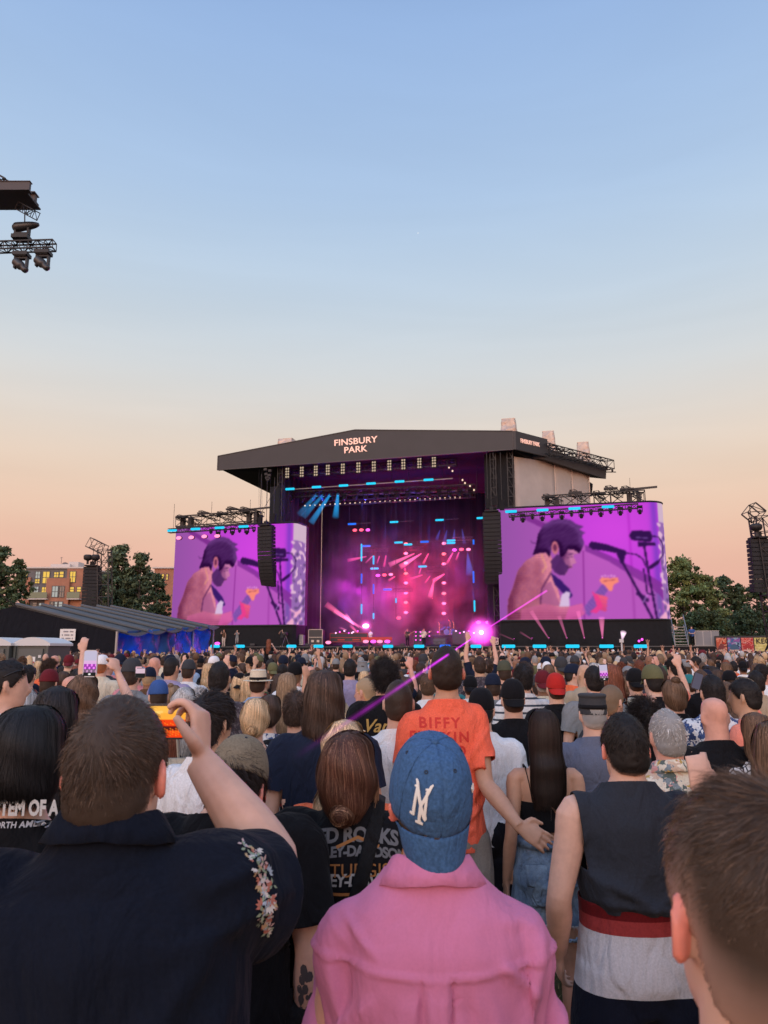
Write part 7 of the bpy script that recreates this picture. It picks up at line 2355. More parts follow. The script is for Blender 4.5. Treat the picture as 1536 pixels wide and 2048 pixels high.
 def pl(px,py,v,rgb,power,r=.4,name='mist_light',group=None):  # unseen point lights added to colour the mist
  u,z=sp(px,py,v);l=bpy.data.lights.new(name,'POINT');l.energy=power;l.color=rgb;l.shadow_soft_size=r
  o=bpy.data.objects.new(name,l);COL.objects.link(o);o.location=S(u,v,z)
 M_,R_,B_,P_=(.60,.02,.62),(1.9,.03,.12),(.03,.10,1.1),(.16,.03,.75)
 K_=.32
 for px,py,v,c,p in ((812,1110,9.5,R_,1400),(812,1160,9.5,R_,1500),(812,1210,9.5,R_,1100),(888,1120,9.5,R_,1300),(888,1175,9.5,R_,1500),(888,1215,9.5,R_,1200),
       (700,1120,6,M_,1500),(720,1180,6,M_,2600),(690,1175,3.5,M_,1300),(770,1195,4,M_,1200),(690,1210,5,P_,700),(760,1140,6,M_,1500),(840,1130,5,M_,1300),(925,1150,6,P_,1400),(915,1110,6,M_,1100),(920,1200,6,P_,900),
       (725,1064,6,R_,500),(640,1000,4,B_,1300),(730,1010,5,B_,1200),(830,1010,5,B_,1100),(780,1060,7,B_,1700),(880,1055,7,B_,1800),(948,1190,5,B_,900),(640,1130,5,P_,80),(747,1225,4,B_,300),
       (640,1240,3,M_,500),(732,1250,3,M_,900),(963,1255,1.0,M_,1200),(850,1230,3,P_,600),(960,1130,5,B_,400)):
  pl(px,py,v,c,p*K_)
 for x,ys in ((812,(1088,1107,1126,1147,1166,1186,1205,1225)),(888,(1087,1108,1128,1166,1187,1207,1227)),(775,(1149,)),(930,(1099,)),(718,(1060,))):
  for y in ys:pl(x,y,9.9 if x in (812,888) else 7.0,(1,.04,.10),120,.12)
 u0,z0=g['laser'];glow(u0,.0,z0,2.3,(1,.08,.75),9,'magenta glow sphere added round the dazzling light at the right of the stage floor')
 u1,z1=sp(732,1252,2.2);glow(u1,2.2,z1,1.2,(1,.15,.6),4,'pink glow sphere added round the flare at the left of the stage floor')

# ================================================================== THE PARK ROUND THE STAGE
def tree(x,y,h,w,seed,label,n=9000,green=(.050,.075,.032),base=.04,group='trees behind the festival',kind='round',lean=0):
 rng=np.random.RandomState(seed);n=int(n*1.25)
 e=empty('tree',(x,y,0),0,label,'tree',group)
 bark=pmat('bark',(.07,.055,.045),.9,bump=.02,bump_s=12)
 b=MB()
 V,F=tube([(0,0,0),(.1,0,h*.2),(lean*.5,.1,h*.5),(lean,0,h*.9)],[h*.028,h*.022,h*.014,h*.004],10,14)
 b.add(V,F)
 limbs=[]
 for k in range(14):
  t=rng.uniform(.15,.85);a=rng.uniform(0,2*PI);L_=w*.5*(1-.6*t)*rng.uniform(.7,1.1)
  p=np.array([lean*t,0,h*t]);q=p+[math.cos(a)*L_,math.sin(a)*L_,L_*.6]
  b.bar(p,q,h*.010,5,h*.003);limbs.append(q)
 link('trunk',b.me('trunk',True),bark,e)
 # clumps
 nc=170;C=[]
 while len(C)<nc:
  t=rng.uniform(base,1.0)
  if kind=='round':rad=w/2*math.sin(min(1,(t-base)/(1-base)*.93+.07)*PI)**.55
  elif kind=='cone':rad=w/2*(1.03-t)**.6*1.05
  else:rad=w/2*(1-((t-.45)/.62)**2*.8)
  a=rng.uniform(0,2*PI);r_=rad*rng.uniform(.25,1.0)
  C.append((math.cos(a)*r_+lean*t,math.sin(a)*r_,h*t,rng.uniform(.03,.13)*w))
 C=np.array(C)
 i=rng.randint(0,nc,n);D=rng.normal(size=(n,3));D /= np.linalg.norm(D,axis=1)[:,None]
 P=C[i,:3]+D*(C[i,3]*np.abs(rng.normal(.55,.38,n)))[:,None]*[1.1,1.1,.75]
 P[:,2]=np.maximum(P[:,2],h*base*.6)
 s=rng.uniform(.14,.34,n)*(h/14)**.5
 u=rng.normal(size=(n,3));u /= np.linalg.norm(u,axis=1)[:,None];v=np.cross(u,D+rng.normal(0,.4,(n,3)));v /= np.linalg.norm(v,axis=1)[:,None]
 V=np.stack([P-u*s[:,None],P+v*s[:,None]*.55,P+u*s[:,None],P-v*s[:,None]*.55],1).reshape(-1,3)
 F=np.arange(4*n).reshape(-1,4)
 cl=np.exp(rng.normal(0,.22,nc))[i]*np.exp(rng.normal(0,.18,n))
 col=np.array(green)[None]*1.65*cl[:,None]*(1+np.array([.25,.05,-.1])[None]*rng.normal(0,1,(nc,1))[i]*.5)
 me=mesh('crown',V,F,False,np.repeat(np.clip(col,.004,1),4,0))
 link('crown',me,pmat('leaves',attr=True,rough=.7,spec=.2),e)
 return e

def build_park():
 def T(px,py,d,wpx,seed,label,**k):
  p=at(px,py,d);tree(p.x,d,p.z*1.0,wpx/F_PX*d*1.12,seed,label,**k)
 T(4,1095,112,80,1,'tall rounded tree at the left edge behind the marquee',n=9000,kind='cone',green=(.045,.062,.030))
 T(36,1122,110,66,2,'lower tree between the left edge and the brick building',n=7000,green=(.040,.058,.028))
 T(240,1092,118,104,3,'tall leafy tree behind the distant speaker tower',n=13000,kind='cone',green=(.050,.070,.038))
 T(283,1108,116,70,4,'broad tree just left of the left hand screen',n=12000,green=(.045,.062,.034))
 T(314,1150,112,66,5,'lower tree touching the left edge of the left hand screen',n=7000,green=(.036,.052,.028))
 T(262,1150,120,90,26,'dense tree filling the gap between the two taller trees left of the screen',n=12000,green=(.042,.060,.032))
 T(205,1160,112,50,25,'small tree under the distant speaker tower',n=7000,green=(.040,.058,.032))
 T(1362,1122,108,110,6,'large bright green tree right behind the right hand screen',n=16000,green=(.075,.095,.035))
 T(1407,1152,108,80,7,'rounded green tree next to the large tree behind the screen',n=11000,green=(.065,.085,.034))
 T(1447,1156,112,72,8,'dark tree in the middle of the row at the right',n=9000,green=(.032,.048,.026))
 T(1478,1168,112,50,9,'narrow pointed tree in the row at the right',n=7000,kind='cone',green=(.036,.055,.026))
 T(1510,1160,112,62,10,'tree behind the right hand speaker stack',n=8000,green=(.034,.050,.026))
 T(1560,1150,108,70,11,'tree at the right edge',n=6000,green=(.034,.050,.026))
 T(1405,1225,92,120,12,'wide low tree over the stairs at the right of the stage',n=11000,green=(.035,.052,.024),base=.05)
 T(1500,1222,92,130,13,'wide low dark tree over the posters',n=11000,green=(.026,.042,.022),base=.05)
 # ------------------------------------------------ apartment building
 dB=150
 def bw(px):return (px-768)/F_PX*dB
 def bz(py):return at(768,py,dB).z
 for part,(x0,x1,lab) in enumerate(((50,176,'brick and grey apartment block with windows given a painted sunset glow behind the marquee'),(308,352,'end of a brick apartment block between the trees and the left screen'))):
  e=empty('apartment_building',(bw(x0),dB,0),0,lab,'building')
  W=bw(x1)-bw(x0);ztp=bz(1137)
  br=pmat('brick_red',(.35,.16,.10),.9,noise_s=.8,noise_a=.15,bump=.02,bump_s=9);gy=pmat('render_grey',(.13,.125,.13),.8);cm=pmat('roof_pale',(.55,.50,.46),.7)
  b=MB();b.box((W/2,5,ztp/2),(W,10,ztp));b.build('wall',gy if part==0 else br,e)
  r=MB();r.box((W/2,5,ztp+.15),(W+.8,10.8,.3));r=r.build('roof',cm,e)
  if part==0:
   for X0,X1,Y0,Y1,dz in ((97,143,1157,1215,.9),(50,63,1155,1215,.5),(134,176,1137,1215,.25)):
    b=MB();b.box(((bw(X0)+bw(X1))/2-bw(x0),-dz/2,bz(Y0)/2),(bw(X1)-bw(X0),dz,bz(Y0)-.01));b.build('brick_bay',br,e)
   b=MB();b.box((bw(103)-bw(x0),5,ztp+.7),(4,3,1.2));b.box((bw(126)-bw(x0),6,ztp+1.0),(2,3,1.8));b.build('roof_hut',cm,r)
   b=MB();b.bar((bw(98)-bw(x0),5,ztp),(bw(98)-bw(x0),5,bz(1108)),.05);b.bar((bw(95)-bw(x0),5,bz(1110)),(bw(101)-bw(x0),5,bz(1109)),.04);b.build('aerial',gy,r)
   b=MB();b.bar((bw(106)-bw(x0),5,bz(1126)),(bw(106)-bw(x0),5.15,bz(1126)),.75,14);b.build('dish',gy,r)
  gold=emat('sunset_glow_pane',srgb(252,205,95),.95);pale=emat('window_pale',srgb(196,196,190),.8);dim=pmat('window_dim',(.10,.09,.08),.15)  # panes emit; the reflected sunset is put in as gold glow
  fr_=pmat('window_frame',(.09,.085,.08),.6)
  wins=[(50,55,1145,1156,gold),(70,80,1143,1157,pale),(70,80,1158,1167,gold),(85,99,1143,1167,gold),(107,117,1144,1155,gold),(118,127,1143,1155,gold),(140,152,1143,1165,gold),(69,79,1173,1185,pale),(85,96,1174,1186,gold),(110,122,1173,1195,pale),(124,134,1173,1195,dim),(142,151,1174,1184,gold),(156,165,1174,1184,gold),(69,78,1205,1214,dim),(82,92,1206,1216,pale),(108,115,1204,1216,dim),(117,123,1204,1216,pale),(125,133,1204,1216,pale)] if part==0 else [(323,328,1148,1160,gold),(332,336,1148,1160,gold),(323,327,1178,1188,pale),(310,316,1150,1160,gold)]
  for X0,X1,Y0,Y1,mt in wins:
   dz=0
   if part==0:
    for A,B_,c,dd in ((97,143,1157,.9),(50,63,1155,.5),(134,176,1137,.25)):
     if A<=(X0+X1)/2<=B_ and (Y0+Y1)/2>c:dz=max(dz,dd)
   cx,cz,w,h=(bw(X0)+bw(X1))/2-bw(x0),(bz(Y0)+bz(Y1))/2,bw(X1)-bw(X0),bz(Y0)-bz(Y1)
   b=MB()
   for sx in (-1,1):b.box((cx+sx*w/2,-dz-.06,cz),(.14,.12,h+.14))
   for sz in (-1,0,1):b.box((cx,-dz-.06,cz+sz*h/2*(.999 if sz else .2)),(w,.11,.12))
   if w>1.0:b.box((cx,-dz-.055,cz),(.09,.10,h))
   f=b.build('window',fr_,e)
   p=MB();p.box((cx,-dz-.02,cz),(w,.03,h));p.build('pane',mt,f)
  if part==0:
   for X0,X1 in ((64,104),(143,168)):
    cx=(bw(X0)+bw(X1))/2-bw(x0);w=bw(X1)-bw(X0);z=bz(1199)
    b=MB();b.box((cx,-.9,z),(w,1.7,.2));q=b.build('balcony',cm,e)
    b=MB();b.box((cx,-1.7,z+.75),(w,.05,1.2));b.build('green_glass',pmat('green_glass',(.05,.10,.05),.2),q)
 # ------------------------------------------------ far speaker towers
 dark=pmat('truss_black')
 def tower(px,d,ytop,xs,lab):
  p=at(px,ytop,d)
  e=empty('speaker_tower',(p.x,d,0),0,lab,'tower')
  X=lambda q:(q-768)/F_PX*d-p.x
  Z=lambda q:at(768,q,d).z
  b=MB()
  b.truss((X(xs[2]),0,0),(X(xs[1]),0,Z(ytop+(xs[3]))),1.1,.06,step=1.2,up=(0,1,0));b.build('mast',dark,e)
  b=MB();b.truss((X(xs[1]),0,Z(ytop+xs[3])),(X(xs[0]),0,Z(ytop+5)),1.0,.06,step=1.0);b.build('arm',dark,e)
  b=MB()
  for s_ in (-1,1):b.bar((X(xs[2])+s_*.5,0,Z(1265)),(X(xs[2])+s_*.9,2.5,0),.07)
  b.build('brace',dark,e)
  return e,X,Z
 tower(190,76,1080,(174,205,222,20),'black truss tower with a bent arm holding the distant left speaker stack')
 p=at(182,1133,75.5);line_array((p.x,75.5,p.z),0,13,0,'distant black speaker stack hanging beside the trees at the left',2.2,curve=.6,w=1.55,h=.35)
 for i,x in enumerate((175,190)):
  p=at(x,1128,75.4);e=empty('floodlight',p,0,'black floodlight on top of the distant left speaker stack, '+('left one','right one')[i],'floodlight','floodlights on the distant speaker stack')
  V,F=hloft([(0,0,0,.12,.12),(0,0,.35,.14,.14),(0,0,.45,.38,.34),(0,0,.9,.42,.40),(0,0,.95,.3,.3)],14,12);link('hood',mesh('hood',V,F,True),dark,e)
 tower(1516,56,1012,(1510,1530,1550,22),'black truss tower at the right edge holding a speaker stack')
 p=at(1521,1077,55.5);line_array((p.x,55.5,p.z),R(-4),12,0,'black speaker stack hanging at the right edge above the posters',1.6,curve=.45,w=1.45,h=.34)
 p=at(1514,1075,55.4);e=empty('floodlight',p,0,'black floodlight on top of the speaker stack at the right edge','floodlight')
 V,F=hloft([(0,0,0,.16,.16),(0,0,.5,.18,.16),(0,0,.6,.40,.34),(0,0,1.0,.44,.38),(0,0,1.05,.3,.3)],14,12);link('hood',mesh('hood',V,F,True),dark,e)
 # ------------------------------------------------ marquee
 e=empty('marquee',(-16,38,0),0,'long black marquee with a grey sheeted roof and blue lit side sheets','tent')
 o0=Vector((-16,38,0))
 def W(px,py,d):return Vector(at(px,py,d))-o0
 apexN,eaveR,eaveL=W(32,1212,38),W(236,1263,38),W(-190,1263,38)
 apexF,eaveF=W(245,1215,60),W(428,1252,56)
 tb=cloth('marquee_black',(.012,.013,.018),fold=.03,scale=1.2)
 V=[tuple(x) for x in (Vector((eaveL.x,eaveL.y,-.0)),Vector((eaveR.x,eaveR.y,-.0)),eaveR,apexN,eaveL)]
 V2=[(x,y+.12,z) for x,y,z in V]
 n=5
 link('gable_wall',mesh('gable_wall',V+V2,[tuple(range(5)),tuple(range(9,4,-1))]+[(i,5+i,5+(i+1)%5,(i+1)%5) for i in range(5)]),tb,e)
 rs=pmat('roof_sheet',(.085,.09,.092),.85,metal=0,noise_s=1.5,noise_a=.15,bump=.02,bump_s=4)
 bays=6
 for k in range(bays):
  t0,t1=k/bays,(k+1)/bays
  a0,a1=apexN.lerp(apexF,t0),apexN.lerp(apexF,t1);e0,e1=eaveR.lerp(eaveF,t0),eaveR.lerp(eaveF,t1)
  lip0=(e0-a0).normalized()*.5
  Vv,Ff=[],[]
  m_=8
  for i in range(m_):
   t=i/(m_-1);sag=-.16*math.sin(t*PI)
   ra,re=a0.lerp(a1,t),e0.lerp(e1,t)+lip0
   for q in range(5):
    s_=q/4;p=ra.lerp(re,s_);Vv.append((p.x,p.y,p.z+sag*(.3+.7*s_)+.03))
  Ff=[(i*5+j,i*5+j+1,i*5+j+6,i*5+j+5) for i in range(m_-1) for j in range(4)]
  o=link('roof_sheet',mesh('roof_sheet',Vv,Ff,True),rs,e);q=o.modifiers.new('s','SOLIDIFY');q.thickness=.06
  b=MB();b.bar(a0+Vector((0,0,.10)),e0+lip0+Vector((0,0,.08)),.09,6);b.build('roof_rib',pmat('rib_grey',(.09,.095,.10),.7),o)
 # left half of the roof (seen edge on)
 Vv=[tuple(apexN),tuple(apexF),tuple(Vector((eaveL.x,apexF.y,eaveL.z))),tuple(eaveL)]
 o=link('roof_sheet',mesh('roof_sheet',Vv,[(0,1,2,3)]),rs,e);q=o.modifiers.new('s','SOLIDIFY');q.thickness=.06
 # side sheets, lit blue, hung between posts
 xs=[236,287,331,374,411,426]
 pts=[eaveR.lerp(eaveF,t) for t in (0,.27,.50,.72,.91,1.0)]
 pm_=pmat('post_grey',(.30,.30,.31),.45,.6)
 for k in range(4):
  a,c=pts[k],pts[k+1]
  nx,nz=26,18;Vv,col=[],[]
  dv=(c-a);nn=Vector((dv.y,-dv.x,0)).normalized()
  rng=random.Random(k)
  for j in range(nz):
   for i in range(nx):
    s_,t=.04+.92*i/(nx-1),j/(nz-1)
    dsp=.55*mnoise.noise(Vector((s_*2.6+k*5+t*1.2,t*1.6-s_*1.4,k)))+.22*mnoise.noise(Vector((s_*7+k,t*5-s_*3,3)))
    p=a+dv*s_+nn*dsp;Vv.append((p.x,p.y,.05+(a.z+(c.z-a.z)*s_-.05)*t))
  Ff=[(j*nx+i,j*nx+i+1,(j+1)*nx+i+1,(j+1)*nx+i) for j in range(nz-1) for i in range(nx-1)]
  o=link('side_sheet',mesh('side_sheet',Vv,Ff,True),pmat('blue_sheet',(.020,.075,.22),.5,noise_s=.6,noise_a=.5,bump=.05,bump_s=1.5,spec=.15),e)
  q=o.modifiers.new('s','SOLIDIFY');q.thickness=.02
 for k in range(6):
  b=MB();p=pts[k];b.bar((p.x,p.y-.12,0),(p.x,p.y-.12,p.z),.07,8);b.build('post',pm_,e)
 # lamps that wash the sheets blue, standing on the ground beside the marquee
 for i,k in enumerate((0,2,3)):
  p=o0+pts[k].lerp(pts[k+1],.6)
  f=empty('blue_floodlight',(p.x+1.9,p.y-1.0,0),0,'blue floodlight hidden low beside the marquee sheets, '+['nearest','middle','farthest'][i],'floodlight','blue floodlights beside the marquee')
  b=MB();b.box((0,0,.2),(.4,.3,.36));b.build('housing',dark,f)
  b=MB();b.box((-.21,0,.22),(.02,.24,.26));b.build('lens',emat('blue_lens',(.02,.15,1),6),f)
  l=bpy.data.lights.new('floodlight_glow','SPOT');l.energy=380;l.color=(.02,.16,1.0);l.spot_size=R(120);l.shadow_soft_size=.1
  lo=bpy.data.objects.new('floodlight_glow',l);COL.objects.link(lo);lo.location=(p.x+1.6,p.y-1.0,.5)
  dr=Vector((-1,.25,.55));lo.rotation_euler=dr.to_track_quat('-Z','Y').to_euler()
 # sign on the gable
 c0=W(121,1258,37.8);c1=W(150,1281,37.8)
 b=MB();b.box(((c0.x+c1.x)/2,c0.y,(c0.z+c1.z)/2),(c1.x-c0.x,.04,c0.z-c1.z));sg=b.build('sign',pmat('sign_white',(.70,.70,.68),.6),e)
 b=MB()
 for r_ in range(3):
  for k in range(9):
   if (k*7+r_*3)%5==0:continue
   b.box((c0.x+.1+(c1.x-c0.x-.2)*(k+.5)/9,c0.y-.025,c0.z-.13-.17*r_),(.055,.01,.07))
 b.build('faint_print',pmat('print_grey',(.25,.25,.27),.7),sg)
 # stay cable from the frame edge down over the roof
 a,c=at(-60,1142,36),at(36,1216,37.5);b=MB();b.bar(a,c,.03);o=b.build('stay_cable',dark);tag(o,'dark stay cable slanting down to the marquee from the left edge','cable')
 # ------------------------------------------------ portable toilets
 for i,x in enumerate((10,86)):
  p=at(x,1300,22)
  t=empty('portable_toilet',(p.x,22,0),R(-8),['grey portable toilet with a white roof at the left edge','grey portable toilet with a white roof, the right one of the pair'][i],'toilet','portable toilets before the marquee')
  g1=pmat('toilet_grey',(.060,.072,.070),.5);wh=pmat('toilet_roof',(.55,.57,.58),.45)
  b=MB();b.box((0,0,1.02),(1.04,1.1,2.02));b.build('cabin',g1,t)
  V,F=[],[]
  for j,y in enumerate((-.60,.60)):
   for k in range(11):
    u=-1+k/5;V.append((u*.58,y,2.02));V.append((u*.58,y,2.09+.17*(1-u*u)))
  for k in range(10):
   a=2*k;F+=[(a,a+2,a+3,a+1),(22+a+2,22+a,22+a+1,22+a+3),(a+1,a+3,22+a+3,22+a+1),(a+2,a,22+a,22+a+2)]
  F+=[(0,1,23,22),(20,42,43,21)]
  link('roof',mesh('roof',V,F),wh,t)
  b=MB();b.box((0,-.57,1.0),(.74,.05,1.86));dr=b.build('door',pmat('toilet_door',(.082,.094,.092),.5),t)
  for zz in (.5,1.0):b=MB();b.box((0,-.60,zz),(.6,.02,.06));b.build('door_rib',g1,dr)
  b=MB();b.box((.0,-.605,1.58),(.34,.012,.26));sg=b.build('sticker',pmat('sign_white'),dr)
  b=MB();b.box((-.08,-.613,1.60),(.10,.006,.12));b.box((.06,-.613,1.555),(.17,.006,.05));b.build('red_print',pmat('red_print',(.5,.05,.05),.7),sg)
  b=MB();b.box((.30,-.61,1.72),(.08,.02,.08));b.build('vent',wh,dr)
  for sx in (-1,1):b=MB();b.box((sx*.5,-.56,1.02),(.07,.07,2.0));b.build('corner_post',g1,t)
 # ------------------------------------------------ the near lighting tower at the upper left
 build_delay()

def build_delay():
 dark=pmat('truss_black');d=20.0
 def W(px,py,dd=d):return Vector(at(px,py,dd))
 base=W(-420,1300);base.z=0
 e=empty('lighting_tower',(base.x,d,0),0,'black steel lighting tower reaching in from the left edge high above the crowd','tower')
 def Lp(px,py,dd=d):return W(px,py,dd)-Vector((base.x,d,0))
 b=MB();b.truss((0,0,0),(0,0,Lp(0,385).z),1.1,.06,step=1.1,up=(0,1,0));b.build('mast',dark,e)
 # deep beam with two lips
 bm_=pmat('beam_brown',(.055,.045,.045),.6)
 a,c=Lp(-440,392),Lp(72,388.5);a2,c2=Lp(-440,410),Lp(89,402.5)
 zt,zm,zb=Lp(60,388).z,Lp(60,403).z,Lp(60,417).z
 V=[]
 def slab(x0,x1,y0,y1,z0,z1,name,sl=.02):
  q=MB();q.box(((x0+x1)/2,(y0+y1)/2,(z0+z1)/2),(x1-x0,y1-y0,z1-z0));return q.build(name,bm_,e)
 slab(a.x,Lp(70,400).x,0,.12,zm,zt,'beam_web');slab(a.x,Lp(70,400).x+.02,-.10,.2,zt,zt+.03,'beam_flange');slab(a.x,Lp(72,400).x,-.1,.2,zm-.02,zm+.02,'beam_flange')
 slab(a.x,Lp(88,400).x,-.9,-.80,zb,zm+.04,'beam_web');slab(a.x,Lp(89,400).x,-.95,-.75,zb-.02,zb+.01,'beam_flange');slab(a.x,Lp(89,400).x,-.92,-.76,zm+.04,zm+.06,'beam_flange')
 slab(a.x,Lp(80,400).x,-.85,.1,zb+.01,zb+.05,'beam_floor')
 for x in (13,58):q=MB();q.box((Lp(x,400).x,-.02,(zt+zm)/2),(.05,.06,zt-zm));q.build('stiffener',bm_,e)
 b=MB();b.truss(Lp(-300,205),Lp(10,377,19.8),.42,.03,step=.4);b.truss(Lp(5,371),Lp(36,388),.32,.025,step=.35);b.build('upper_truss',dark,e)
 b=MB();b.truss(Lp(40,414,19.6),Lp(70,430,19.2),.22,.02,step=.3);b.build('lower_strut',dark,e)
 # hung truss
 b=MB();b.truss(Lp(-430,507),Lp(109,491),.24,.027,step=.24);b.build('lamp_truss',dark,e)
 b=MB();b.bar(Lp(49.5,424),Lp(49.5,446),.018);b.build('drop_wire',dark,e)
 # moving heads: detailed ones
 def head(px,py,up,rz,tilt,label,sc=.78,long=False):
  r=empty('moving_light',W(px,py),rz,label,'stage light','moving head lights on the near tower');r.scale=(sc,sc,sc)
  s_=1 if up else-1
  b=MB();b.box((0,0,s_*.06),(.50,.36,.12));b.box((0,0,s_*.13),(.40,.30,.04));b.build('base',dark,r)
  y=MB()
  for sx in (-1,1):y.box((sx*.20,0,s_*.36),(.055,.15,.38))
  y.box((0,0,s_*.19),(.44,.16,.07));y.build('yoke',dark,r)
  V,F=hloft([(0,0,-.30,.10,.10),(0,0,-.28,.145,.145),(0,0,-.12,.155,.155),(0,0,.02,.15,.15),(0,0,.08,.115,.115),(0,0,.26,.105,.105),(0,0,.30,.06,.06)] if not long else [(0,0,-.26,.12,.12),(0,0,-.2,.15,.15),(0,0,.0,.14,.14),(0,0,.25,.12,.12),(0,0,.42,.085,.085),(0,0,.50,.05,.05)],18,18)
  Mh=Matrix.Translation((0,0,s_*.46))@Matrix.Rotation(tilt,4,'Y')
  h=link('head',mesh('head',*xf((V,F),Mh),True),pmat('lamp_shell',(.03,.033,.038),.4),r)
  V,F=ellip((0,0,-.30),(.09,.09,.02),12,5);link('lens',mesh('lens',*xf((V,F),Mh),True),pmat('lens_glass',(.06,.07,.09),.08),h)
  return r
 head(44,507,False,0,R(-48)+PI,'left one of two lamps hanging from the near truss at the upper left',sc=.86)
 head(87,503,False,0,R(-48)+PI,'right one of two lamps hanging at the end of the near truss',sc=.86)
 head(43,480,True,0,R(82),'lamp standing upright on the near truss pointing right',long=True,sc=.95)

# ================================================================== AIRCRAFT LIGHT / STAR
def build_star():
 p=at(836,466,900)
 V,F=ellip((0,0,0),(.75,.75,.75),8,6)
 o=link('distant_light',mesh('distant_light',V,F),emat('pale_star',(.9,.92,.95),1.0));o.location=p
 tag(o,'tiny white point of light high in the evening sky','star')

